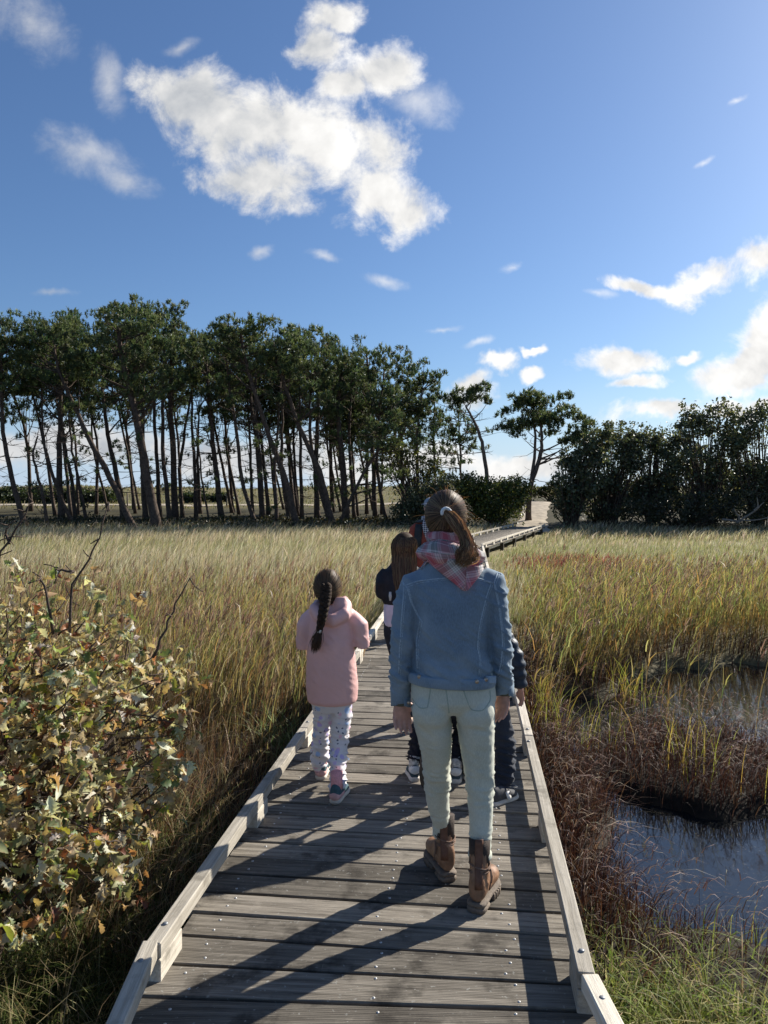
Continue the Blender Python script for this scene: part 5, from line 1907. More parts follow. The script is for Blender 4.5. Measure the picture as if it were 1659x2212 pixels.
    def jd(p):
        arm = abs(p[0]) > 0.168 and p[2] < 1.30
        crease = 0.0
        if not arm:       # slanting drag folds across the lower back
            q = p[2] + 0.55 * p[0]
            crease = 0.0050 * math.sin(q * 48 + 2.0 * noise.noise(Vector((p[0] * 6, p[1] * 6, p[2] * 6)))) * math.exp(-((p[2] - 1.0) / 0.12) ** 2)
        return cd(p) + (cd2(p) if arm else 0.55 * cd2(p)) + crease
    jacket = fuse("denim_jacket", jk, 0.0070, 3, M_DENIM, root, jd)
    b = bvh_of(jacket)
    seams = [((876, 1268), (905, 1258), (948, 1251), (990, 1248), (1033, 1251), (1068, 1262)), ((880, 1269), (888, 1301), (900, 1328), (909, 1342)), ((1064, 1262), (1049, 1301), (1036, 1356), (1032, 1397), (1037, 1424), (1035, 1460)),
             ((909, 1342), (901, 1392), (903, 1452)), ((874, 1272), (868, 1342), (864, 1410), (862, 1464)), ((1070, 1262), (1082, 1320), (1090, 1385), (1088, 1440), (1082, 1470)), ((864, 1240), (868, 1258), (875, 1270)), ((1088, 1232), (1076, 1248), (1070, 1262))]
    for s in seams:
        seam(b, [W2(*p) for p in s], 0.0034, M_STITCH, jacket)
        seam(b, [(W2(*p)[0] + 0.007, W2(*p)[1] - 0.006) for p in s], 0.0014, M_STITCH, jacket)
    # waistband
    lv = [(0.002, 0, 0.905, 0.181, 0.137), (0.002, 0, 0.909, 0.184, 0.140), (0.002, 0, 0.943, 0.1835, 0.139), (0.002, 0, 0.948, 0.180, 0.136)]
    S = rings(lv, 40, 2.25)
    S = [s + np.stack([0 * s[:, 0], 0 * s[:, 0], -0.045 * s[:, 0]], -1) for s in S]
    v, f = loft(S)
    wb = link("waistband", arr_mesh("waistband", v, f, M_DENIM, smooth=True), jacket)
    wbb = bvh_of(wb)
    for px, py in ((906, 1459), (1029, 1466), (1050, 1469)):
        h = back_hit(wbb, *W2(px, py))
        v, f = tube([(0, 0.004, 0), (0, -0.002, 0), (0, -0.0045, 0)], [0.0085, 0.0085, 0.005], 14, (1, 0, 0))
        link("button", arr_mesh("button", v + np.array(h), f, M_BUT, smooth=True), jacket)
    h = back_hit(wbb, *W2(1060, 1471))
    v, f = box(0, 0, 0, 0.044, 0.010, 0.030)
    M_TABD = denim_mat("stitched_tab", (0.16, 0.22, 0.30), (0.30, 0.38, 0.45), (0.5, 0.56, 0.6))
    link("waist_tab", bevel_mesh("waist_tab", v + np.array(h) + (0.003, 0.001, 0), f, 0.003, M_TABD), jacket)
    # open cuffs: two flaps and the olive sleeve inside, at each wrist
    for c, sg in ((W(866, 1512, 0.04), -1), (W(1089, 1490, 0.038), 1)):
        v, f = tube([c + (0, 0, 0.03), c + (0, 0, -0.012), c + (0, 0, -0.020)], [0.034, 0.032, 0.030], 14)
        link("sleeve_lining", arr_mesh("sleeve_lining", v, f, M_OLIVE, smooth=True), jacket)
        for a0, a1, dz in ((math.pi * 0.62, math.pi * 1.38, -0.024), (-math.pi * 0.40, math.pi * 0.38, -0.028)):
            aa = np.linspace(a0, a1, 9)
            rows = []
            for z, r in ((0.03, 0.0415), (0.0, 0.0425), (dz, 0.043)):
                # split opens towards the back
                rows.append([c + (math.cos(t) * r, math.sin(t) * r * 1.08, z + (0.022 * (math.cos((t - (a0 + a1) / 2) * 1.0) - 1) * -1 if z < 0 else 0)) for t in aa])
            sheet("cuff_flap", rows, M_DENIM, jacket, np.zeros((3, 9, 2)), 0.003)
    v, f = tube([(0, 0.003, 0), (0, -0.002, 0), (0, -0.003, 0)], [0.007, 0.007, 0.005], 12, (1, 0, 0))
    link("button", arr_mesh("button", v + W(883, 1518, -0.005), f, M_BUT, smooth=True), jacket)
    # ---- scarf
    M_PL = plaid_mat()
    n, k = 48, 14

    def wrap(cx, cy, z0, Rx, Ry, ra, rb, lump, seed, tilt, dz=0.0):
        rows, uv = [], []
        for i in range(n + 1):
            t = 2 * math.pi * i / n
            row, ur = [], []
            for j in range(k + 1):
                a = 2 * math.pi * j / k
                lp = 1 + lump * noise.noise(Vector((math.cos(t) * 2.2 + seed, math.sin(t) * 2.2, 0.7 * math.cos(a)))) + 0.10 * math.sin(a * 3 + t * 2 + seed)
                r_ = ra * lp * math.cos(a)
                row.append((cx + (Rx + r_) * math.cos(t), cy + (Ry + r_) * math.sin(t), z0 + rb * lp * math.sin(a) + tilt * math.cos(t) - dz * math.sin(t)))
                ur.append((t * 0.13 + a * 0.012, a * 0.034 + t * 0.01 + seed))
            rows.append(row)
            uv.append(ur)
        G = np.array(rows)
        A = G.reshape(-1, 3)
        i_, j_ = np.meshgrid(np.arange(n), np.arange(k), indexing='ij')
        q = np.stack([i_ * (k + 1) + j_, (i_ + 1) * (k + 1) + j_, (i_ + 1) * (k + 1) + j_ + 1, i_ * (k + 1) + j_ + 1], -1).reshape(-1, 4)
        return A, q, np.array(uv).reshape(-1, 2)
    sv, sf, su, m_ = [], [], [], 0
    for args in ((-0.010, -0.004, 1.492, 0.066, 0.072, 0.026, 0.036, 0.35, 0.3, -0.010, 0.01), (-0.002, -0.012, 1.436, 0.098, 0.092, 0.044, 0.042, 0.40, 2.2, -0.010, 0.014)):
        A, q, u = wrap(*args)
        sv.append(A)
        sf.append(q + m_)
        su.append(u)
        m_ += len(A)
    scarf = link("scarf", arr_mesh("scarf", np.vstack(sv), np.vstack(sf), M_PL, smooth=True, uv=np.vstack(su)), root)

    def drape(c00, c10, tip, ang, lift, name, puff):
        m1, n1 = 16, 16
        rows, uv = [], []
        for i in range(m1):
            t = i / (m1 - 1)
            row, ur = [], []
            for j in range(n1):
                s = j / (n1 - 1)
                top = np.array(c00) * (1 - s) + np.array(c10) * s
                p = top * (1 - t) + np.array(tip) * t
                x, z = W2(*p)
                h = back_hit(b, x, z)
                wv = 0.005 * math.sin(s * 9 + t * 3) * (1 - t)
                row.append((x, h.y - lift - puff * math.sin(math.pi * s) * (1 - t) - 0.006 * (1 - t) + wv * 0.5, h.z + 0.004))
                ca, sa = math.cos(ang), math.sin(ang)
                ur.append((x * ca + z * sa, -x * sa + z * ca))
            rows.append(row)
            uv.append(ur)
        return sheet(name, rows, M_PL, scarf, uv, -0.004)
    drape((910, 1206), (1046, 1210), (1004, 1279), R(38), 0.010, "scarf_point", 0.040)
    drape((1008, 1226), (1056, 1224), (1005, 1277), R(12), 0.030, "scarf_fold", 0.020)
    # ---- hair
    Rh = np.array((0.083, 0.098, 0.098))
    tie = W(963, 1108, -0.108)
    hp = [ball(hc + (0, 0, 0.002), Rh * 0.985, 3), ball(hc + (0, -0.030, -0.045), (0.066, 0.065, 0.055), 3)]
    Mh = simple_mat("hair_mass", (0.080, 0.050, 0.032), 0.75, 0.5, 60.0, 0.8, 200, 0.15)
    cap = fuse("hair", hp, 0.007, 4, Mh, root)
    td = (tie - hc) / Rh
    td /= np.linalg.norm(td)
    P = []
    for i in range(1500):
        th = rng.uniform(0, 2 * math.pi)
        # rim of the hairline: ring round the tie direction, 95 to 140 degrees away
        a = R(rng.uniform(60, 135))
        e1 = np.cross(td, (0, 0, 1.0))
        e1 /= np.linalg.norm(e1)
        e2 = np.cross(td, e1)
        d0 = td * math.cos(a) + (e1 * math.cos(th) + e2 * math.sin(th)) * math.sin(a)
        lift = rng.uniform(1.0, 1.07)
        pts = []
        wv = rng.normal(0, 0.05)
        for t in np.linspace(0, 1, 9):
            aa = a * (1 - t)
            thh = th + wv * math.sin(t * 3)
            d = td * math.cos(aa) + (e1 * math.cos(thh) + e2 * math.sin(thh)) * math.sin(aa)
            bulge = lift * (1 + 0.015 * math.sin(t * math.pi))
            p = hc + d * Rh * bulge
            if p[2] < hc[2] - 0.05:
                p[1] -= 0.004
            pts.append(p)
        P.append(pts)
    strands("hair_strand", P, rng.uniform(0.0016, 0.0036, len(P)), hc, M_HAIR, cap, BROWN)['kind'] = 'stuff'
    # flyaways
    P = []
    for i in range(220):
        d = rng.normal(0, 1, 3) + (0.5, -0.3, 0.6)
        d /= np.linalg.norm(d)
        p = hc + d * Rh * 1.0
        dr = d * 0.5 + rng.normal(0, 0.5, 3)
        L = rng.uniform(0.02, 0.06)
        P.append([p + dr * L * t + np.array((0, 0, -0.02)) * t * t for t in np.linspace(0, 1, 7)])
    strands("flyaway_hair", P, np.full(len(P), 0.0009), hc, M_HAIR, cap, [(0.22, 0.14, 0.08), (0.15, 0.09, 0.05)])['kind'] = 'stuff'
    # ponytail swinging to the right, knotted, loose end below
    path = np.array([tie, W(972, 1114, -0.135), W(988, 1132, -0.140), W(1003, 1155, -0.142), W(1011, 1178, -0.150), W(1010, 1196, -0.160), W(1000, 1212, -0.165), W(988, 1228, -0.162), W(984, 1250, -0.150)])
    rad = np.array([0.011, 0.018, 0.020, 0.018, 0.023, 0.036, 0.026, 0.014, 0.005])
    pt = [tube(path[:7], rad[:7] * 0.62, 12)]
    for q in range(7):
        a = q * 0.9
        pt.append(ball(path[5] + np.array((math.cos(a) * 0.034, -0.010 + 0.010 * math.sin(a * 2), math.sin(a) * 0.022)), (0.013, 0.012, 0.013), 2))
    M_PT = simple_mat("ponytail_mass", (0.115, 0.068, 0.038), 0.75, 0.5, 70.0, 0.8, 180, 0.15)
    tail = fuse("ponytail", pt, 0.006, 3, M_PT, cap)
    P = []
    s0 = np.linspace(0, 1, len(path))
    t, a_, b_ = frames(path)
    for i in range(900):
        end = rng.uniform(0.5, 0.85)
        k0 = rng.uniform(0, 0.12)
        ph, q = rng.uniform(0, 2 * math.pi), rng.uniform(0.75, 1.15)
        pts = []
        f1, f2 = rng.uniform(3, 9), rng.uniform(0, 6)
        for u in np.linspace(k0, end, 12):
            c = np.array([np.interp(u, s0, path[:, j]) for j in range(3)])
            A = np.array([np.interp(u, s0, a_[:, j]) for j in range(3)])
            B = np.array([np.interp(u, s0, b_[:, j]) for j in range(3)])
            r_ = np.interp(u, s0, rad) * q * (1 + 0.25 * math.sin(u * f1 * 2 + f2))
            pp = ph + u * 1.6
            pts.append(c + A * r_ * math.cos(pp) + B * r_ * math.sin(pp))
        P.append(pts)
    for i in range(150):      # loops of the messy knot
        c = path[5]
        ax = rng.normal(0, 1, 3)
        e1 = np.cross(ax, (0, 0, 1))
        e1 /= np.linalg.norm(e1)
        e2 = np.cross(ax, e1)
        e2 /= np.linalg.norm(e2)
        r_ = rng.uniform(0.014, 0.036)
        o0 = rng.uniform(0, 6)
        cj = c + rng.normal(0, 0.010, 3) * (1.3, 0.6, 0.9)
        P.append([cj + (e1 * math.cos(o0 + u) + e2 * math.sin(o0 + u)) * r_ * (1 + 0.2 * u / 3) for u in np.linspace(0, 3.0, 12)])
    strands("ponytail_strand", P, rng.uniform(0.0012, 0.003, len(P)), (0, 0.2, 1.5), M_HAIR, tail, [(0.15, 0.09, 0.05), (0.22, 0.14, 0.075), (0.095, 0.056, 0.033), (0.30, 0.20, 0.11)])['kind'] = 'stuff'
    # white hair tie
    ring = []
    for i in range(9):
        a = math.pi * (-0.1 + 1.2 * i / 8)
        ring.append(ball(tie + np.array((math.cos(a) * 0.017, -0.016, math.sin(a) * 0.017 + 0.002)), (0.0075, 0.010, 0.0075), 2))
    fuse("hair_tie", ring, 0.0035, 2, M_WHITE, cap)
    # ---- boots
    for side, c, yaw, hx in ((-1, la, R(-15), (971, 1908)), (1, ra, R(24), (1026, 1976))):
        g = on_level(hx[0], hx[1], 0.0)
        heel = np.array((g.x - WX, g.y - WY, 0.0))
        fw = np.array((math.sin(yaw), math.cos(yaw), 0))
        sd = np.array((math.cos(yaw), -math.sin(yaw), 0))
        L = 0.255
        up = loft(foot_sections(L * 0.97, 0.088, 0.125, 0.045, yaw, heel + fw * 0.008, hs=[0.80, 0.95, 1.0, 1.0, 0.86, 0.66, 0.54, 0.48, 0.42, 0.28]))
        ank = heel + fw * 0.055
        top = np.array((c[0], c[1], 0.0)) + (0, 0, 0.262)
        low = ank + (0, 0, 0.10)
        sh = tube([low, (low * 0.6 + top * 0.4), top], [(0.040, 0.046), (0.040, 0.045), (0.0435, 0.047)], 18)
        boot = fuse("boot", [up, sh], 0.006, 5, M_LEA, root, cloth_disp(0.0018, 22, 4.0))
        # knitted shaft panel
        v, f = tube([low * 0.45 + top * 0.55 - (0, 0, 0.02), low * 0.2 + top * 0.8, top + (0, 0, 0.003)], [(0.0425, 0.047), (0.0432, 0.048), (0.0452, 0.049)], 20)
        link("shaft_panel", arr_mesh("shaft_panel", v, f, M_LEA2, smooth=True), boot)
        # pull tab
        hb = BVHTree.FromPolygons([x.co[:] for x in boot.data.vertices], [p.vertices[:] for p in boot.data.polygons])
        rows, cx = [], top[0] - 0.008
        for z in np.linspace(0.10, 0.285, 9):
            q = (z - 0.10) / 0.185
            cc = low * (1 - q) + top * q
            hy = hb.ray_cast(Vector((cc[0] - 0.008, cc[1] - 0.4, min(z, 0.25))), Vector((0, 1, 0)))[0]
            y = (hy.y if hy else cc[1] - 0.05) - 0.0035
            rows.append([(cc[0] - 0.008 + xx, y + abs(xx) * 0.25, z) for xx in np.linspace(-0.016, 0.016, 5)])
        sheet("pull_tab", rows, M_TAB, boot, np.zeros((9, 5, 2)), 0.003)
        # sole with lugs, block heel
        S = foot_sections(L * 1.03, 0.098, 0.020, 0.026, yaw, heel, hs=[1] * 10)
        v, f = loft(S)
        sole = link("sole", arr_mesh("sole", v, f, M_SOLE), boot)
        hS = foot_sections(L * 1.03, 0.098, 0.030, 0.0, yaw, heel, hs=[1] * 10)
        v, f = loft(hS[:3] + [np.array(hS[3]) + fw * 0.012])
        link("heel", arr_mesh("heel", v, f, M_SOLE), sole)
        for q in np.linspace(0.52, 0.97, 7):
            for s2 in (-1, 1):
                wq = np.interp(q, [0.5, 0.62, 0.75, 0.87, 0.95, 1.0], [0.86, 0.98, 1.0, 0.88, 0.66, 0.4]) * 0.049
                p = heel + fw * q * L * 1.02 + sd * s2 * (wq - 0.010)
                M = Matrix.Rotation(-yaw, 4, 'Z')
                v, f = box(p[0], p[1], 0.0135, 0.022, 0.012, 0.027, M)
                link("lug", arr_mesh("lug", v, f, M_SOLE), sole)
        # laces wound round the ankle and hanging knot
        for z, tl in ((0.165, 0.012), (0.175, -0.01), (0.155, 0.004)):
            q = (z - 0.10) / 0.185
            cc = low * (1 - q) + top * q
            aa = np.linspace(-math.pi * 0.95, math.pi * 0.1, 16)
            pts = [cc * (1, 1, 0) + (math.cos(t) * 0.0445, math.sin(t) * 0.049, z + tl * math.cos(t)) for t in aa]
            v, f = tube(pts, [0.0028] * 16, 6, (0, 0, 1))
            link("lace", arr_mesh("lace", v, f, M_LACE, smooth=True), boot)
        kx = low * 0.5 + top * 0.5 + sd * side * 0.046
        for e in ((0.004, 0.0, -0.06), (-0.006, -0.008, -0.085)):
            v, f = tube([kx * (1, 1, 0) + (0, -0.012, 0.165), kx * (1, 1, 0) + np.array(e) * 0.5 + (0.004, -0.014, 0.165), kx * (1, 1, 0) + np.array(e) + (0, -0.008, 0.165)], [0.0030, 0.0028, 0.0028], 6, (1, 0, 0))
            link("lace", arr_mesh("lace", v, f, M_LACE, smooth=True), boot)
    return root


woman()


# ------------------------------------------------------------------ the other walkers
def long_hair_cap(c, k=1.0, low=0.0):
    return [ball(np.asarray(c) + np.array((0, -0.008, 0.012)) * k, np.array((0.084, 0.100, 0.102)) * k, 3)]


def floral_mat():
    m, T, out = new_mat("floral_leggings")
    tc = T.n('ShaderNodeTexCoord')
    wv = T.n('ShaderNodeTexNoise', ins={'Vector': tc.outputs['Object'], 'Scale': 30.0, 'Detail': 3.0})
    p = T.v('ADD', tc.outputs['Object'], T.v('SCALE', T.v('SUBTRACT', wv.outputs['Color'], (0.5, 0.5, 0.5)), scale=0.025))
    c = T.n('ShaderNodeRGB').outputs[0]
    c.node.outputs[0].default_value = (0.72, 0.69, 0.70, 1)
    for sc, off, col, th in ((16.0, 0.0, (0.36, 0.52, 0.80), 0.36), (19.0, 3.3, (0.76, 0.46, 0.56), 0.34), (21.0, 5.1, (0.52, 0.44, 0.76), 0.34), (38.0, 9.0, (0.05, 0.06, 0.12), 0.26)):
        vo = T.n('ShaderNodeTexVoronoi', ins={'Vector': T.v('ADD', p, (off, off, off)), 'Scale': sc})
        k = T.sstep(vo.outputs['Distance'], th, th - 0.10)
        rnd = T.sstep(T.n('ShaderNodeSeparateXYZ', ins={0: vo.outputs['Color']}).outputs[0], 0.45, 0.55)
        c = T.mix(T.m('MULTIPLY', T.m('MULTIPLY', k, rnd), 0.9), c, col)
    b = T.n('ShaderNodeBsdfPrincipled', ins={'Base Color': c, 'Roughness': 0.85, 'Specular IOR Level': 0.15})
    T.link(b.outputs[0], out.inputs[0])
    return m


def pink_girl():
    GX, GY = -0.307, 4.30
    root = empty("person", (GX, GY, 0))
    tag(root, "child in a pink hooded raincoat and white floral leggings with a long dark braid", "person")

    def G(px, py, y=0.0):
        p = at(px, py, GY + y)
        return np.array((p.x - GX, y, p.z))
    M_COAT = simple_mat("pink_raincoat", (0.74, 0.44, 0.41), 0.55, 0.06, 6.0, 0.25, 30, 0.35)
    M_FLO = floral_mat()
    hc = G(708, 1268, 0.0)
    lk, la_ = G(693, 1590, 0.08), G(691, 1652, 0.17)
    rk, ra_ = G(732, 1605, 0.0), G(727, 1705, -0.14)
    bp = head_pieces((hc[0], 0.015, hc[2]), 0.90, R(6))
    bp += [straight([(hc[0], 0, 1.10), (0, 0, 1.0)], [0.042, 0.05]), loft(rings([(0, 0, 1.03, 0.06, 0.05), (0, 0, 0.98, 0.10, 0.06), (0, 0, 0.85, 0.10, 0.07), (0, 0, 0.62, 0.11, 0.08), (0, 0, 0.50, 0.10, 0.07)]))]
    lw, rw = np.array((-0.07, 0.16, 0.87)), np.array((0.085, 0.16, 0.88))
    bp += [straight([(-0.105, 0, 0.99), G(657, 1390, -0.02), lw], [0.032, 0.028, 0.020]), straight([(0.11, 0, 0.99), G(780, 1388, -0.02), rw], [0.032, 0.028, 0.020])]
    bp += [straight([(-0.05, 0, 0.55), lk, la_, la_ - (0, 0, 0.05)], [0.05, 0.035, 0.026, 0.028]), straight([(0.055, 0, 0.55), rk, ra_, ra_ - (0, 0, 0.05)], [0.05, 0.035, 0.026, 0.028])]
    bp += hand(lw, (0.4, 0.8, 0.1), (0.8, -0.4, -0.1), (0, 0.1, 1), 0.75, 0.7) + hand(rw, (-0.4, 0.8, 0.1), (-0.8, -0.4, -0.1), (0, 0.1, 1), 0.75, 0.7)
    fuse("body", bp, 0.009, 3, M_SKIN, root)
    eyes(root, (hc[0], 0.015, hc[2]), 0.90, R(6))
    # leggings
    lp = [loft(rings([(0.004, 0, 0.60, 0.125, 0.09), (0.004, 0, 0.50, 0.118, 0.09), (0.004, 0, 0.45, 0.09, 0.07)])),
          tube([(-0.052, 0, 0.53), G(697, 1545, 0.03), lk, G(691, 1630, 0.135), la_ + (0, 0, -0.012)], [(0.060, 0.07), (0.052, 0.06), (0.047, 0.052), (0.044, 0.05), (0.042, 0.046)], 16),
          tube([(0.058, 0, 0.53), G(738, 1545, 0.0), rk, G(729, 1660, -0.07), G(728, 1712, -0.135)], [(0.066, 0.075), (0.058, 0.066), (0.051, 0.056), (0.046, 0.052), (0.043, 0.047)], 16)]
    fuse("leggings", lp, 0.0075, 4, M_FLO, root, folds([(0.30, 0.10, 0.8), (0.16, 0.07, 1.2), (0.09, 0.05, 1.3), (0.42, 0.05, 0.5)], 0.0045, 6.6, tilt=0.2))
    # coat
    cp = [loft(rings([(0.008, 0.0, 0.498, 0.128, 0.10), (0.010, 0, 0.515, 0.142, 0.112), (0.010, 0, 0.60, 0.146, 0.115), (0.008, -0.004, 0.72, 0.140, 0.112), (0.004, -0.006, 0.84, 0.132, 0.106), (0.0, -0.004, 0.93, 0.130, 0.096), (0, 0, 0.99, 0.125, 0.082), (0, 0, 1.03, 0.095, 0.07), (0, 0, 1.06, 0.065, 0.06)], 32, 2.2)),
          tube([(-0.085, 0, 1.0), (-0.118, -0.004, 0.965), G(660, 1352, -0.015), G(656, 1392, -0.015), (-0.115, 0.07, 0.85), (-0.085, 0.13, 0.865)], [0.05, 0.054, 0.050, 0.047, 0.042, 0.038], 18),
          tube([(0.09, 0, 1.0), (0.128, -0.004, 0.965), G(777, 1352, -0.015), G(782, 1390, -0.015), (0.145, 0.07, 0.85), (0.10, 0.13, 0.875)], [0.05, 0.056, 0.052, 0.048, 0.042, 0.038], 18),
          tube([(-0.075, 0.03, 1.055), (-0.085, -0.03, 1.035), (-0.045, -0.095, 1.0), (0.025, -0.118, 0.985), (0.088, -0.085, 1.01), (0.098, -0.02, 1.05), (0.078, 0.035, 1.075)], [(0.022, 0.03), (0.030, 0.034), (0.036, 0.038), (0.040, 0.040), (0.036, 0.042), (0.032, 0.044), (0.022, 0.03)], 14, (0, 0, 1), rnd=True),
          tube([(0.050, -0.05, 1.02), (0.058, -0.055, 1.07), (0.058, -0.045, 1.105)], [(0.045, 0.030), (0.042, 0.024), (0.038, 0.016)], 12)]
    c1, c2 = cloth_disp(0.0050, 7.0, 2.0, (1, 1, 0.6)), folds([(0.86, 0.06, 0.6), (0.66, 0.12, 0.25)], 0.0036, 4.0, tilt=0.8)
    coat = fuse("raincoat", cp, 0.0075, 4, M_COAT, root, lambda p: c1(p) + c2(p))
    for v, f, s in [(*tube([p, p + d], [0.040, 0.038], 14, (1, 0, 0)), 0) for p, d in ((np.array((-0.088, 0.125, 0.864)), np.array((0.012, 0.022, 0.003))), (np.array((0.103, 0.125, 0.874)), np.array((-0.012, 0.022, 0.003))))]:
        link("cuff", arr_mesh("cuff", v, f, M_COAT, smooth=True), coat)
    # hair and braid
    Rh = np.array((0.079, 0.092, 0.097))
    Mh = simple_mat("dark_hair_mass", (0.045, 0.028, 0.018), 0.75, 0.5, 60, 0.8, 200, 0.15)
    cap = fuse("hair", [ball(hc + (0, -0.004, 0.006), Rh * 0.985, 3), ball(hc + (0, -0.035, -0.05), (0.055, 0.05, 0.05), 3)], 0.0075, 4, Mh, root)
    P = []
    dirs_b = (G(703, 1285, -0.10) - hc) / Rh
    dirs_b /= np.linalg.norm(dirs_b)
    e1 = np.cross(dirs_b, (0, 0, 1.0))
    e1 /= np.linalg.norm(e1)
    e2 = np.cross(dirs_b, e1)
    for i in range(800):
        th, a = rng.uniform(0, 2 * math.pi), R(rng.uniform(50, 135))
        lift = rng.uniform(1.0, 1.06)
        P.append([hc + (0, -0.004, 0.006) + (dirs_b * math.cos(a * (1 - t)) + (e1 * math.cos(th) + e2 * math.sin(th)) * math.sin(a * (1 - t))) * Rh * lift for t in np.linspace(0, 1, 9)])
    strands("hair_strand", P, rng.uniform(0.0012, 0.0030, len(P)), hc, M_HAIR, cap, [(0.08, 0.05, 0.03), (0.12, 0.075, 0.042), (0.05, 0.032, 0.02), (0.19, 0.12, 0.065)])['kind'] = 'stuff'
    path = np.array([G(705, 1262, -0.100), G(704, 1282, -0.122), G(702, 1300, -0.145), G(697, 1330, -0.172), G(690, 1362, -0.168)])
    s0 = np.linspace(0, 1, len(path))
    pcs = []
    for k in range(3):
        pts = []
        for u in np.linspace(0, 1, 60):
            c = np.array([np.interp(u, s0, path[:, j]) for j in range(3)])
            th = u * 2 * math.pi * 3.6 + k * 2 * math.pi / 3
            r_ = np.interp(u, [0, 0.3, 0.8, 1], [0.018, 0.020, 0.016, 0.011])
            pts.append(c + (math.sin(th) * r_, math.sin(2 * th) * 0.010 - 0.004, 0))
        pcs.append(tube(pts, np.interp(np.linspace(0, 1, 60), [0, 0.3, 0.8, 1], [0.014, 0.0145, 0.012, 0.008]), 8))
    br = Soup()
    for v, f in pcs:
        br.add(v, f)
    M_BR = simple_mat("braid_hair", (0.050, 0.031, 0.020), 0.75, 0.6, 90, 0.9, 260, 0.15)
    braid = link("braid", br.mesh("braid", M_BR, True), cap)
    te = path[-1]
    v, f = tube([te + (0.001, 0, 0.010), te, te - (0.001, 0, 0.012)], [0.0125, 0.0135, 0.0125], 14)
    link("hair_tie", arr_mesh("hair_tie", v, f, M_WHITE, smooth=True), braid)
    P = []
    e = G(680, 1405, -0.16)
    for i in range(260):
        o0 = rng.normal(0, 0.006, 3)
        sp = rng.normal(0, 0.011, 3)
        L = rng.uniform(0.75, 1.05)
        P.append([te + o0 + (e - te) * t * L + sp * math.sin(t * 2.2) + (0, 0.0, 0) for t in np.linspace(0, 1, 8)])
    strands("braid_tail", P, np.full(len(P), 0.0022), (0, 0.2, 0.9), M_HAIR, braid, [(0.045, 0.028, 0.018), (0.07, 0.044, 0.026)])['kind'] = 'stuff'
    # trainers: teal heel, pink lower, white sole
    M_TEAL = simple_mat("teal_suede", (0.055, 0.105, 0.125), 0.8, 0.2, 60)
    M_PK = simple_mat("pink_suede", (0.62, 0.36, 0.34), 0.8, 0.15, 60)
    M_SO = simple_mat("cream_sole", (0.60, 0.54, 0.46), 0.7, 0.12, 40)
    M_SOCK = simple_mat("pink_sock", (0.75, 0.34, 0.34), 0.85, 0.15, 80)
    for g, yaw, an in ((on_level(692, 1686, 0), R(4), la_), (on_level(722, 1738, 0), R(14), ra_)):
        heel = np.array((g.x - GX, g.y - GY, 0))
        s = sneaker(root, heel, yaw, 0.205, 0.078, 0.088, M_TEAL, M_SO, None)
        S = foot_sections(0.205, 0.080, 0.040, 0.022, yaw, heel - np.array((math.sin(yaw), math.cos(yaw), 0)) * 0.003, hs=[1] * 10)[:5]
        v, f = loft(S)
        link("heel_patch", arr_mesh("heel_patch", v, f, M_PK, smooth=True), s)
        c = heel + np.array((math.sin(yaw), math.cos(yaw), 0)) * 0.045
        v, f = tube([c + (0, 0, 0.07), c + (0, 0, 0.115), np.array((an[0], an[1], 0)) + (0, 0, 0.15)], [0.033, 0.032, 0.034], 14)
        link("sock", arr_mesh("sock", v, f, M_SOCK, smooth=True), s)


pink_girl()


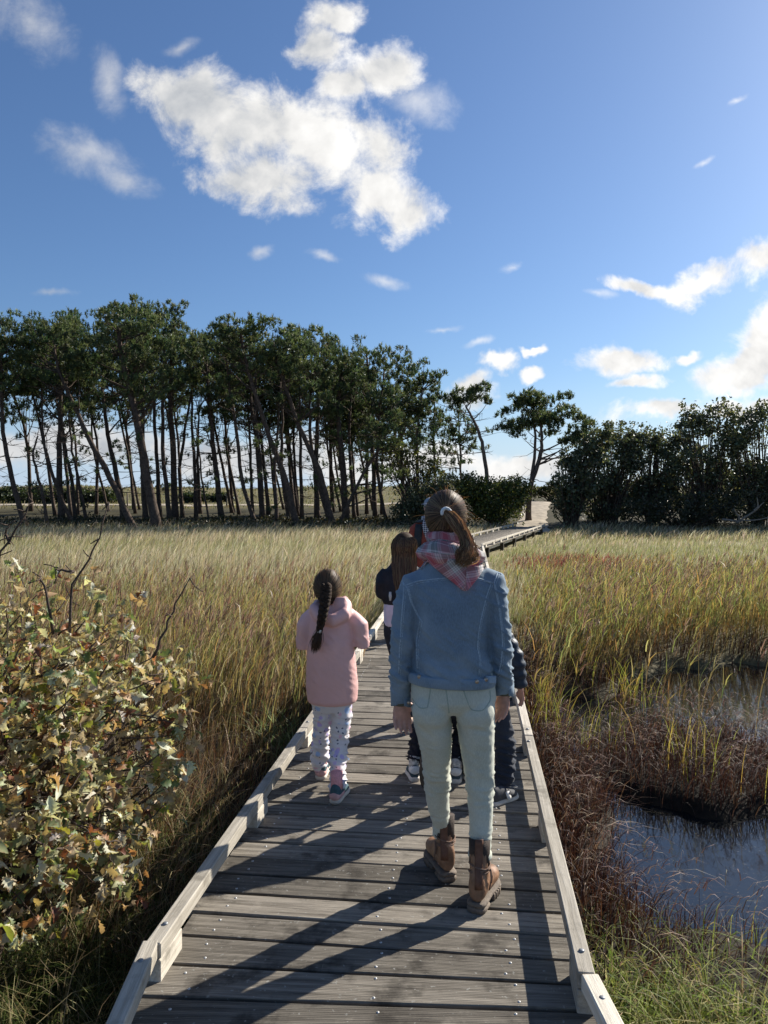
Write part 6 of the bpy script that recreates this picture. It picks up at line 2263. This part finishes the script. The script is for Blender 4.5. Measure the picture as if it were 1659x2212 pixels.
def dark_girl():
    GX, GY = 0.13, 5.33
    root = empty("person", (GX, GY, 0))
    tag(root, "child with long loose brown hair and a short black jacket", "person")

    def G(px, py, y=0.0):
        p = at(px, py, GY + y)
        return np.array((p.x - GX, y, p.z))
    M_BLK = simple_mat("black_jacket", (0.018, 0.018, 0.024), 0.7, 0.3, 20, 0.3, 60)
    M_LIL = simple_mat("lilac_cotton", (0.66, 0.58, 0.68), 0.85, 0.08, 30, 0.3, 40)
    M_LEG = simple_mat("dark_leggings", (0.022, 0.024, 0.034), 0.8, 0.3, 30)
    M_CRM = simple_mat("cream_trainer", (0.62, 0.45, 0.33), 0.75, 0.12, 40)
    M_SO = simple_mat("white_rubber", (0.68, 0.62, 0.52), 0.7, 0.1, 40)
    hc = G(873, 1182, 0.0)
    lw, rw = np.array((-0.06, 0.20, 0.98)), np.array((0.10, 0.22, 0.96))
    le, re = G(823, 1280, -0.03), np.array((0.20, -0.03, 0.96))
    bp = head_pieces((hc[0], 0.01, hc[2]), 0.92)
    bp += [straight([(hc[0], 0, 1.24), (0, 0, 1.14)], [0.045, 0.055]), loft(rings([(0, 0, 1.17, 0.06, 0.05), (0, 0, 1.12, 0.12, 0.065), (0, 0, 1.0, 0.12, 0.075), (0, 0, 0.80, 0.12, 0.08), (0, 0, 0.68, 0.12, 0.08)]))]
    bp += [straight([(-0.13, 0, 1.11), le, lw], [0.036, 0.030, 0.022]), straight([(0.135, 0, 1.11), re, rw], [0.036, 0.030, 0.022])]
    fl = on_level(882, 1585, 0)
    lf = np.array((fl.x - GX, fl.y - GY, 0))
    rf = np.array((0.10, 0.26, 0))
    bp += [straight([(-0.06, 0, 0.72), (0.0, 0.03, 0.40), lf + (0.01, 0.05, 0.10)], [0.06, 0.042, 0.030]), straight([(0.065, 0, 0.72), (0.09, 0.12, 0.40), rf + (0, 0.05, 0.10)], [0.06, 0.042, 0.030])]
    bp += hand(lw, (0.5, 0.8, 0), (0.8, -0.5, 0), (0, 0, 1), 0.8, 0.7) + hand(rw, (-0.4, 0.8, 0), (-0.8, -0.4, 0), (0, 0, 1), 0.8, 0.7)
    fuse("body", bp, 0.0115, 3, M_SKIN, root)
    eyes(root, (hc[0], 0.01, hc[2]), 0.92)
    fuse("leggings", [loft(rings([(0, 0, 0.80, 0.13, 0.10), (0, 0, 0.70, 0.135, 0.10), (0, 0, 0.64, 0.10, 0.08)])), tube([(-0.06, 0, 0.70), (0.0, 0.03, 0.40), lf + (0.01, 0.05, 0.10)], [0.075, 0.052, 0.038], 14), tube([(0.065, 0, 0.70), (0.09, 0.12, 0.40), rf + (0, 0.05, 0.10)], [0.075, 0.052, 0.038], 14)], 0.009, 4, M_LEG, root)
    fuse("tunic", [loft(rings([(-0.01, 0, 0.755, 0.115, 0.10), (-0.01, 0, 0.78, 0.122, 0.105), (-0.01, 0, 0.88, 0.125, 0.105), (0, 0, 1.0, 0.125, 0.09)], 28))], 0.009, 3, M_LIL, root, cloth_disp(0.008, 9, 3.0, (1, 1, 0.4)))
    fuse("jacket", [loft(rings([(0, 0, 0.905, 0.130, 0.108), (0, 0, 0.93, 0.142, 0.115), (0, 0, 1.05, 0.148, 0.11), (0, 0, 1.11, 0.145, 0.095), (0, 0, 1.16, 0.11, 0.08), (0, 0, 1.20, 0.07, 0.065)], 28)),
                    tube([(-0.10, 0, 1.13), (-0.135, -0.005, 1.09), le + (0.005, 0, 0.06), le + (0.008, 0, 0), (-0.09, 0.10, 0.965), (-0.07, 0.18, 0.98)], [0.052, 0.054, 0.050, 0.050, 0.044, 0.038], 16),
                    tube([(0.10, 0, 1.13), (0.14, -0.005, 1.09), re + (0, 0, 0.06), re, (0.15, 0.10, 0.95), (0.11, 0.20, 0.96)], [0.052, 0.054, 0.050, 0.048, 0.042, 0.038], 16)], 0.010, 4, M_BLK, root, cloth_disp(0.005, 12, 7.0))
    Rh = np.array((0.086, 0.098, 0.102))
    Mh = simple_mat("brown_hair_mass", (0.055, 0.034, 0.020), 0.75, 0.4, 50, 0.2, 200, 0.15)
    cap = fuse("hair", [ball(hc + (0, -0.006, 0.008), Rh * 0.985, 3), tube([hc + (0, -0.040, 0), hc + (0.0, -0.062, -0.12), hc + (0.004, -0.085, -0.24), hc + (0.006, -0.09, -0.31)], [(0.070, 0.05), (0.070, 0.036), (0.062, 0.028), (0.040, 0.014)], 20)], 0.008, 4, Mh, root)
    P = []
    for i in range(1100):
        a = rng.uniform(-1.5, 1.5)
        top = hc + np.array((math.sin(a) * 0.02, -0.01 * math.cos(a), 0.106))
        x = math.sin(a)
        pts = [top]
        L = rng.uniform(0.75, 1.08)
        ff = rng.uniform(2, 6)
        for t in np.linspace(0.12, 1, 12):
            z = 0.100 - 0.46 * t * L
            if z > -0.05:
                r_ = math.sqrt(max(0.0, 1 - ((z - 0.008) / 0.102) ** 2))
            else:
                r_ = 0.86
            yb = -0.006 - math.cos(a) * 0.100 * max(r_, 0.5 if z < 0 else r_) - (0.10 * min(1, max(0, (-z - 0.05) / 0.2)) * 0.42)
            xx = math.sin(a) * (0.088 * r_ if z > -0.05 else np.interp(-z, [0.05, 0.20, 0.36], [0.082, 0.080, 0.055]))
            pts.append(hc + np.array((xx + 0.003 * math.sin(ff * t * 3), yb, z)))
        lift_ = rng.uniform(1.0, 1.06)
        P.append([pts[0]] + [hc + (q - hc) * (lift_, lift_, 1.0) + (0, -0.010, 0) for q in pts[1:]])
    strands("hair_strand", P, rng.uniform(0.0022, 0.005, len(P)), hc + (0, 0.1, 0), M_HAIR, cap, [(0.080, 0.048, 0.028), (0.115, 0.072, 0.04), (0.055, 0.034, 0.02), (0.17, 0.11, 0.06)])['kind'] = 'stuff'
    sneaker(root, lf, R(38), 0.225, 0.085, 0.095, M_CRM, M_SO)
    sneaker(root, rf, R(5), 0.225, 0.085, 0.095, M_CRM, M_SO)
    # shoulder-bag strap ring glinting at the jacket hem
    v, f = tube([(0, 0, 0.03), (0, 0, 0.0), (0, 0, -0.03)], [0.008, 0.011, 0.006], 8)
    link("zip_pull", arr_mesh("zip_pull", v + G(843, 1288, -0.125), f, M_SCREW, smooth=True), root)


dark_girl()


def simple_child(pos, hgt, label, jacket_m, trouser_m, shoe_m, sole_m, lfoot, rfoot, lyaw, ryaw, lk, rk, la, ra, lh, rh, le, re, sit=None, patch=None, hair=(0.03, 0.02, 0.014), foot=0.19, sock=None):
    """child seen from behind; all points local (x right, y forward)"""
    root = empty("person", (pos[0], pos[1], 0))
    tag(root, label, "person")
    k = hgt / 1.22
    hip = np.array(sit) if sit is not None else np.array((0, 0, 0.57 * k))
    up = hip[2]
    sh = up + 0.33 * k
    hc = hip + (0, 0.03, 0.52 * k)
    bp = head_pieces(hc, 0.86 * min(1.0, k + 0.05))
    bp += [straight([hc - (0, 0, 0.07), (hip[0], hip[1], sh - 0.02)], [0.04, 0.05]), loft(rings([(hip[0], hip[1], sh, 0.09 * k, 0.055), (hip[0], hip[1], up + 0.2 * k, 0.09 * k, 0.06), (hip[0], hip[1], up, 0.09 * k, 0.065), (hip[0], hip[1], up - 0.06, 0.08 * k, 0.06)]))]
    A = np.array
    ls, rs = A((hip[0] - 0.115 * k, hip[1], sh - 0.03)), A((hip[0] + 0.115 * k, hip[1], sh - 0.03))
    bp += [straight([ls, le, lh], [0.03, 0.026, 0.019]), straight([rs, re, rh], [0.03, 0.026, 0.019])]
    bp += hand(lh, A(lh) - A(le), (0.5, -0.6, 0), (0.3, 0.8, 0.2), 0.72, 0.6) + hand(rh, A(rh) - A(re), (-0.5, -0.6, 0), (-0.3, 0.8, 0.2), 0.72, 0.6)
    lhip, rhip = hip + (-0.055 * k, 0, -0.02), hip + (0.055 * k, 0, -0.02)
    bp += [straight([lhip, lk, la], [0.045, 0.034, 0.024]), straight([rhip, rk, ra], [0.045, 0.034, 0.024])]
    fuse("body", bp, 0.0115, 3, M_SKIN, root)
    eyes(root, hc, 0.86 * min(1.0, k + 0.05))
    wr = folds([(0.32, 0.10, 0.8), (0.20, 0.08, 1.2), (0.12, 0.05, 1.2)], 0.006, 2.2, tilt=0.3)
    fuse("trousers", [loft(rings([(hip[0], hip[1], up + 0.06, 0.105 * k, 0.085 * k), (hip[0], hip[1], up, 0.115 * k, 0.09 * k), (hip[0], hip[1], up - 0.05, 0.09 * k, 0.075 * k)])),
                      tube([lhip, (A(lhip) + lk) / 2, lk, (A(lk) + la) / 2, A(la) + (0, 0, -0.01)], [0.068 * k, 0.062 * k, 0.056 * k, 0.052 * k, 0.048 * k], 16), tube([rhip, (A(rhip) + rk) / 2, rk, (A(rk) + ra) / 2, A(ra) + (0, 0, -0.01)], [0.068 * k, 0.062 * k, 0.056 * k, 0.052 * k, 0.048 * k], 16)], 0.009, 4, trouser_m, root, wr)
    fuse("jacket", [loft(rings([(hip[0], hip[1], up - 0.06 * k, 0.125 * k, 0.10 * k), (hip[0], hip[1], up, 0.138 * k, 0.11 * k), (hip[0], hip[1], up + 0.18 * k, 0.135 * k, 0.105 * k), (hip[0], hip[1], sh - 0.03, 0.13 * k, 0.09 * k), (hip[0], hip[1], sh + 0.02, 0.09 * k, 0.07 * k), (hip[0], hip[1], sh + 0.06, 0.06 * k, 0.055 * k)], 28)),
                    tube([ls * (0.8, 1, 1) + (hip[0] * 0.2, 0, 0), ls, (ls + le) / 2, le, (A(le) + lh) / 2, A(lh) * 0.9 + A(le) * 0.1], [0.05 * k, 0.054 * k, 0.052 * k, 0.048 * k, 0.045 * k, 0.038 * k], 16),
                    tube([rs * (0.8, 1, 1) + (hip[0] * 0.2, 0, 0), rs, (rs + re) / 2, re, (A(re) + rh) / 2, A(rh) * 0.9 + A(re) * 0.1], [0.05 * k, 0.054 * k, 0.052 * k, 0.048 * k, 0.045 * k, 0.038 * k], 16)], 0.010, 4, jacket_m, root, lambda p: 0.0045 * math.sin(p[2] * 105) + cloth_disp(0.004, 14, 3)(p))
    Mh = simple_mat("child_hair", hair, 0.5, 0.4, 60, 0.5, 200, 0.5)
    fuse("hair", [ball(hc + (0, -0.010, 0.022), A((0.074, 0.088, 0.088)) * min(1.0, k + 0.05), 3)], 0.008, 2, Mh, root, cloth_disp(0.006, 40, 1.0))
    for f, yaw, an in ((lfoot, lyaw, la), (rfoot, ryaw, ra)):
        s = sneaker(root, A(f), yaw, foot, 0.076, 0.082, shoe_m, sole_m, None)
        if patch == 'stripe':
            c_, s_ = math.sin(yaw), math.cos(yaw)
            fw, sd = A((c_, s_, 0)), A((s_, -c_, 0))
            p0 = A(f) + fw * foot * 0.55 + sd * 0.038
            rows = [[p0 + fw * (a * 0.5 + b * -0.010) + A((0, 0, 0.022 + b * 0.045)) - sd * (0.010 * b) for a in (-0.03, 0.0, 0.03)] for b in (0.0, 0.5, 1.0)]
            sheet("stripe", rows, M_WHITE, s, np.zeros((3, 3, 2)), -0.003)
            P = [p0 + fw * q + A((0, 0, 0.085)) + sd * w_ for q, w_ in ((-0.02, -0.03), (0.01, 0.0), (0.04, 0.015), (0.05, -0.01), (0.02, -0.03))]
            v, fc = tube(P, [0.004] * 5, 6, (0, 0, 1))
            link("lace", arr_mesh("lace", v, fc, jacket_m, smooth=True), s)
        elif patch is not None:
            S = foot_sections(foot, 0.079, 0.046, 0.048, yaw, A(f) - A((math.sin(yaw), math.cos(yaw), 0)) * 0.004, hs=[1] * 10)[:4]
            v, fc = loft(S)
            link("heel_patch", arr_mesh("heel_patch", v, fc, patch, smooth=True), s)
        if sock is not None:
            c = A(f) + A((math.sin(yaw), math.cos(yaw), 0)) * 0.04
            v, fc = tube([c + (0, 0, 0.07), c + (0, 0, 0.11), A((an[0], an[1], 0)) + (0, 0, 0.14)], [0.032, 0.031, 0.032], 14)
            link("sock", arr_mesh("sock", v, fc, sock, smooth=True), s)
    return root


def children():
    M_NAVY = simple_mat("navy_quilted", (0.018, 0.030, 0.052), 0.55, 0.25, 20, 0.3, 60, 0.4)
    M_DJ = denim_mat("charcoal_denim", (0.018, 0.021, 0.030), (0.028, 0.033, 0.046), (0.05, 0.056, 0.072))
    M_GREY = simple_mat("grey_canvas", (0.075, 0.078, 0.085), 0.8, 0.25, 80)
    M_WS = simple_mat("off_white_sole", (0.62, 0.58, 0.52), 0.7, 0.1, 40)
    CX, CY = 0.569, 4.25

    def G(px, py, y=0.0):
        p = at(px, py, CY + y)
        return np.array((p.x - CX, y, p.z))
    f = on_level(1062, 1742, 0)
    rf = np.array((f.x - CX, f.y - CY, 0))
    simple_child((CX, CY), 1.22, "child in a navy quilted jacket and dark jeans behind the denim jacket's right side", M_NAVY, M_DJ, M_GREY, M_WS,
                 (-0.07, 0.16, 0), tuple(rf), R(0), R(52), (-0.06, 0.10, 0.30), G(1092, 1612, -0.02), (-0.07, 0.20, 0.11), G(1086, 1698, -0.07), (-0.19, 0.08, 0.58), G(1124, 1490, 0.03), (-0.19, -0.02, 0.72), G(1117, 1432, -0.02), patch='stripe')
    M_TS = simple_mat("teal_shoe", (0.05, 0.085, 0.105), 0.75, 0.2, 60)
    M_DK = simple_mat("dark_fleece", (0.022, 0.024, 0.030), 0.85, 0.3, 40, 0.3)
    M_BL = simple_mat("black_legging", (0.014, 0.015, 0.022), 0.8, 0.3, 40)
    M_SOCKP = simple_mat("speckled_sock", (0.45, 0.44, 0.42), 0.9, 0.7, 70)
    BX, BY = 0.345, 4.50
    fl, fr = on_level(897, 1690, 0), on_level(984, 1694, 0)
    lf, rf = np.array((fl.x - BX, fl.y - BY, 0)), np.array((fr.x - BX, fr.y - BY, 0))
    simple_child((BX, BY), 1.02, "small child in black leggings and teal trainers sitting astride the balance bike", M_DK, M_BL, M_TS, M_WS,
                 tuple(lf), tuple(rf), R(-8), R(12), (-0.135, 0.07, 0.27), (0.13, 0.07, 0.27), lf + (0, 0.045, 0.11), rf + (0, 0.045, 0.11), (-0.11, 0.30, 0.50), (0.22, 0.26, 0.50), (-0.18, 0.12, 0.50), (0.20, 0.10, 0.50), sit=(0, 0, 0.40), patch=M_WHITE, foot=0.165, sock=M_SOCKP)
    # balance bike
    yaw = R(24)
    rx, ry = 0.268, 4.28
    root = empty("balance_bike", (rx, ry, 0), -yaw)
    tag(root, "small balance bike with a worn brown tyre under the child in teal trainers", "bike")
    M_TY = simple_mat("worn_tyre", (0.075, 0.062, 0.050), 0.85, 0.35, 40, 0.6, 90)
    M_RIM = simple_mat("bike_rim", (0.03, 0.03, 0.035), 0.5, 0.2, 30)
    M_FR = simple_mat("bike_frame", (0.04, 0.06, 0.09), 0.4, 0.15, 20, spec=0.5)
    a = np.linspace(0, 2 * math.pi, 41)
    for y0 in (0.0, 0.58):
        wh = link("wheel", None, root)
        wh.empty_display_size = 0.02
        pts = np.stack([np.zeros(41), y0 + 0.128 * np.cos(a), 0.150 + 0.128 * np.sin(a)], -1)
        v, f = tube(pts, [0.022] * 41, 10, (1, 0, 0), cap=False)
        link("tyre", arr_mesh("tyre", v, f, M_TY, smooth=True), wh)
        pts = np.stack([np.zeros(41), y0 + 0.105 * np.cos(a), 0.150 + 0.105 * np.sin(a)], -1)
        v, f = tube(pts, [(0.010, 0.008)] * 41, 8, (1, 0, 0), cap=False)
        link("rim", arr_mesh("rim", v, f, M_RIM, smooth=True), wh)
        for q in np.linspace(0, 2 * math.pi, 11)[:-1]:
            v, f = tube([(0.0, y0, 0.15), (0, y0 + 0.104 * math.cos(q), 0.15 + 0.104 * math.sin(q))], [0.002, 0.002], 5, (1, 0, 0))
            link("spoke", arr_mesh("spoke", v, f, M_SCREW), wh)
    fr_ = [tube([(0, 0.0, 0.15), (0, 0.20, 0.235), (0, 0.44, 0.34)], [0.015, 0.018, 0.018], 10, (1, 0, 0)), tube([(0, 0.20, 0.235), (0, 0.19, 0.33)], [0.014, 0.012], 10, (1, 0, 0)), tube([(-0.03, 0, 0.15), (-0.03, 0.06, 0.19), (0, 0.16, 0.22)], [0.009] * 3, 8, (1, 0, 0)), tube([(0.03, 0, 0.15), (0.03, 0.06, 0.19), (0, 0.16, 0.22)], [0.009] * 3, 8, (1, 0, 0))]
    s = Soup()
    for v, f in fr_:
        s.add(v, f)
    link("frame", s.mesh("frame", M_FR, True), root)
    s = Soup()
    for v, f in (tube([(-0.032, 0.58, 0.15), (-0.032, 0.54, 0.26), (0, 0.50, 0.32), (0, 0.46, 0.44)], [0.010] * 4, 8, (1, 0, 0)), tube([(0.032, 0.58, 0.15), (0.032, 0.54, 0.26), (0, 0.50, 0.32)], [0.010] * 3, 8, (1, 0, 0))):
        s.add(v, f)
    link("fork", s.mesh("fork", M_FR, True), root)
    v, f = tube([(-0.19, 0.42, 0.47), (-0.08, 0.455, 0.455), (0, 0.46, 0.44), (0.08, 0.455, 0.455), (0.19, 0.42, 0.47)], [0.013, 0.011, 0.011, 0.011, 0.013], 10, (0, 0, 1))
    link("handlebar", arr_mesh("handlebar", v, f, M_RIM, smooth=True), root)
    fuse("saddle", [ball((0, 0.17, 0.335), (0.055, 0.07, 0.02)), ball((0, 0.24, 0.335), (0.025, 0.07, 0.018))], 0.006, 3, M_RIM, root)


children()


def man():
    MX, MY = 0.555, 9.0
    root = empty("person", (MX, MY, 0), math.pi)
    tag(root, "adult in a grey cap and checked scarf farther along the boardwalk", "person")
    M_VEST = simple_mat("dark_gilet", (0.028, 0.032, 0.036), 0.65, 0.3, 20, 0.3, 40)
    M_RED = simple_mat("rust_lining", (0.30, 0.06, 0.035), 0.7, 0.2, 20)
    M_CAP = simple_mat("grey_cap", (0.30, 0.33, 0.37), 0.8, 0.15, 60)
    M_LENS = simple_mat("dark_lens", (0.01, 0.01, 0.012), 0.15, 0.1, 20, spec=0.6)
    M_TR = denim_mat("dark_jeans", (0.03, 0.04, 0.06), (0.045, 0.055, 0.08), (0.07, 0.08, 0.11))
    M_SHOE = simple_mat("brown_shoe", (0.09, 0.055, 0.035), 0.6, 0.2, 40)
    m, T, out = new_mat("checked_scarf")
    tc = T.n('ShaderNodeTexCoord')
    ck = T.n('ShaderNodeTexChecker', ins={'Vector': T.n('ShaderNodeMapping', ins={'Vector': tc.outputs['Object'], 'Rotation': (0, R(45), 0), 'Scale': (1, 0.2, 1)}).outputs[0], 'Color1': (0.55, 0.54, 0.56, 1), 'Color2': (0.07, 0.07, 0.09, 1), 'Scale': 60.0})
    b = T.n('ShaderNodeBsdfPrincipled', ins={'Base Color': ck.outputs[0], 'Roughness': 0.9})
    T.link(b.outputs[0], out.inputs[0])
    M_CHK = m
    hc = np.array((0, 0.0, 1.50))
    A = np.array
    lw, rw = A((-0.27, 0.06, 0.80)), A((0.27, 0.06, 0.80))
    bp = head_pieces(hc, 0.98, R(-8))
    bp += [straight([(0, -0.01, 1.42), (0, 0, 1.33)], [0.052, 0.06]), loft(rings([(0, 0, 1.34, 0.07, 0.06), (0, 0, 1.29, 0.16, 0.08), (0, 0, 1.10, 0.16, 0.10), (0, 0, 0.90, 0.14, 0.09), (0, 0, 0.78, 0.14, 0.09)]))]
    bp += [straight([(-0.17, 0, 1.27), (-0.24, -0.02, 1.02), lw], [0.045, 0.036, 0.026]), straight([(0.17, 0, 1.27), (0.24, -0.02, 1.02), rw], [0.045, 0.036, 0.026])]
    bp += hand(lw, (0, 0.1, -1), (1, 0, 0), (0, 1, 0), 1.0, 0.5) + hand(rw, (0, 0.1, -1), (-1, 0, 0), (0, 1, 0), 1.0, 0.5)
    bp += [straight([(-0.08, 0, 0.82), (-0.09, 0.01, 0.45), (-0.10, -0.02, 0.10)], [0.07, 0.05, 0.035]), straight([(0.08, 0, 0.82), (0.09, 0.01, 0.45), (0.10, -0.02, 0.10)], [0.07, 0.05, 0.035])]
    fuse("body", bp, 0.0115, 3, M_SKIN, root)
    eyes(root, hc, 0.98, R(-8))
    fuse("jeans", [loft(rings([(0, 0, 0.92, 0.165, 0.115), (0, 0, 0.82, 0.17, 0.12), (0, 0, 0.76, 0.14, 0.10)])), tube([(-0.08, 0, 0.80), (-0.09, 0.01, 0.45), (-0.10, -0.02, 0.06)], [0.09, 0.068, 0.055], 14), tube([(0.08, 0, 0.80), (0.09, 0.01, 0.45), (0.10, -0.02, 0.06)], [0.09, 0.068, 0.055], 14)], 0.010, 4, M_TR, root)
    fuse("jacket", [loft(rings([(0, 0, 0.80, 0.17, 0.12), (0, 0, 0.85, 0.185, 0.13), (0, 0, 1.05, 0.19, 0.13), (0, 0, 1.22, 0.205, 0.115), (0, 0, 1.29, 0.19, 0.10), (0, 0, 1.34, 0.12, 0.085)], 28)),
                    tube([(-0.14, 0, 1.28), (-0.19, 0, 1.24), (-0.245, -0.02, 1.02), (-0.268, 0.05, 0.83)], [0.06, 0.066, 0.055, 0.044], 16), tube([(0.14, 0, 1.28), (0.19, 0, 1.24), (0.245, -0.02, 1.02), (0.268, 0.05, 0.83)], [0.06, 0.066, 0.055, 0.044], 16)], 0.012, 4, M_RED, root, cloth_disp(0.006, 12, 2.0))
    # turned-out rust-red collar
    rows = []
    for t in np.linspace(-2.6, 2.6, 22):
        yb = math.cos(t)
        rows.append([(math.sin(t) * r, yb * r * 0.85 * -1 + 0.0, z) for r, z in ((0.095, 1.335), (0.135, 1.345), (0.175, 1.325))])
    sheet("collar", rows, M_VEST, root, np.zeros((22, 3, 2)), 0.012)
    for s in (-1, 1):
        rows = [[(s * (0.10 + 0.085 * q + 0.012 * r), 0.112 - 0.035 * q, z) for q in (0, 0.5, 1.0)] for r, z in ((0, 1.31), (1, 1.22), (1.5, 1.12), (2, 1.02))]
        sheet("lapel", rows, M_VEST, root, np.zeros((4, 3, 2)), 0.010 * -s)
    rows = [[(w * q, 0.128 + 0.02 * math.cos(q * 1.5), z) for q in np.linspace(-1, 1, 9)] for z, w in ((1.37, 0.09), (1.30, 0.115), (1.20, 0.09), (1.10, 0.05), (1.02, 0.012))]
    sc_ = sheet("scarf", rows, M_CHK, root, np.zeros((5, 9, 2)), -0.012)
    fuse("scarf_wrap", [tube([(math.cos(t) * 0.085, math.sin(t) * 0.085, 1.372) for t in np.linspace(0, 2 * math.pi, 25)], [0.034] * 25, 10, (0, 0, 1), cap=False)], 0.009, 2, M_CHK, sc_, cloth_disp(0.006, 25, 2))
    cap = fuse("cap", [ball(hc + (0, -0.006, 0.045), (0.086, 0.102, 0.078), 3)], 0.008, 2, M_CAP, root)
    rows = [[(math.sin(a) * r, 0.02 + math.cos(a) * (r + 0.012), hc[2] + 0.052 - 0.18 * (r - 0.08)) for a in np.linspace(-0.95, 0.95, 11)] for r in (0.080, 0.115, 0.150)]
    sheet("brim", rows, M_CAP, cap, np.zeros((3, 11, 2)), 0.004)
    gl = link("sunglasses", None, root)
    gl.empty_display_size = 0.02
    for s in (-1, 1):
        v, f = ball((s * 0.036, 0.094, hc[2] + 0.006), (0.028, 0.008, 0.020), 2)
        link("lens", arr_mesh("lens", v, f, M_LENS, smooth=True), gl)
        v, f = tube([(s * 0.062, 0.088, hc[2] + 0.012), (s * 0.080, 0.05, hc[2] + 0.012), (s * 0.082, -0.02, hc[2] + 0.006)], [0.004] * 3, 6, (0, 0, 1))
        link("temple", arr_mesh("temple", v, f, M_LENS, smooth=True), gl)
    Mh = simple_mat("short_dark_hair", (0.025, 0.018, 0.014), 0.5, 0.4, 60)
    fuse("hair", [ball(hc + (0, -0.022, 0.005), (0.083, 0.090, 0.070), 3)], 0.008, 2, Mh, root)
    for s in (-1, 1):
        sneaker(root, A((s * 0.10, -0.07, 0)), R(6 * s), 0.28, 0.10, 0.10, M_SHOE, M_LENS)


man()
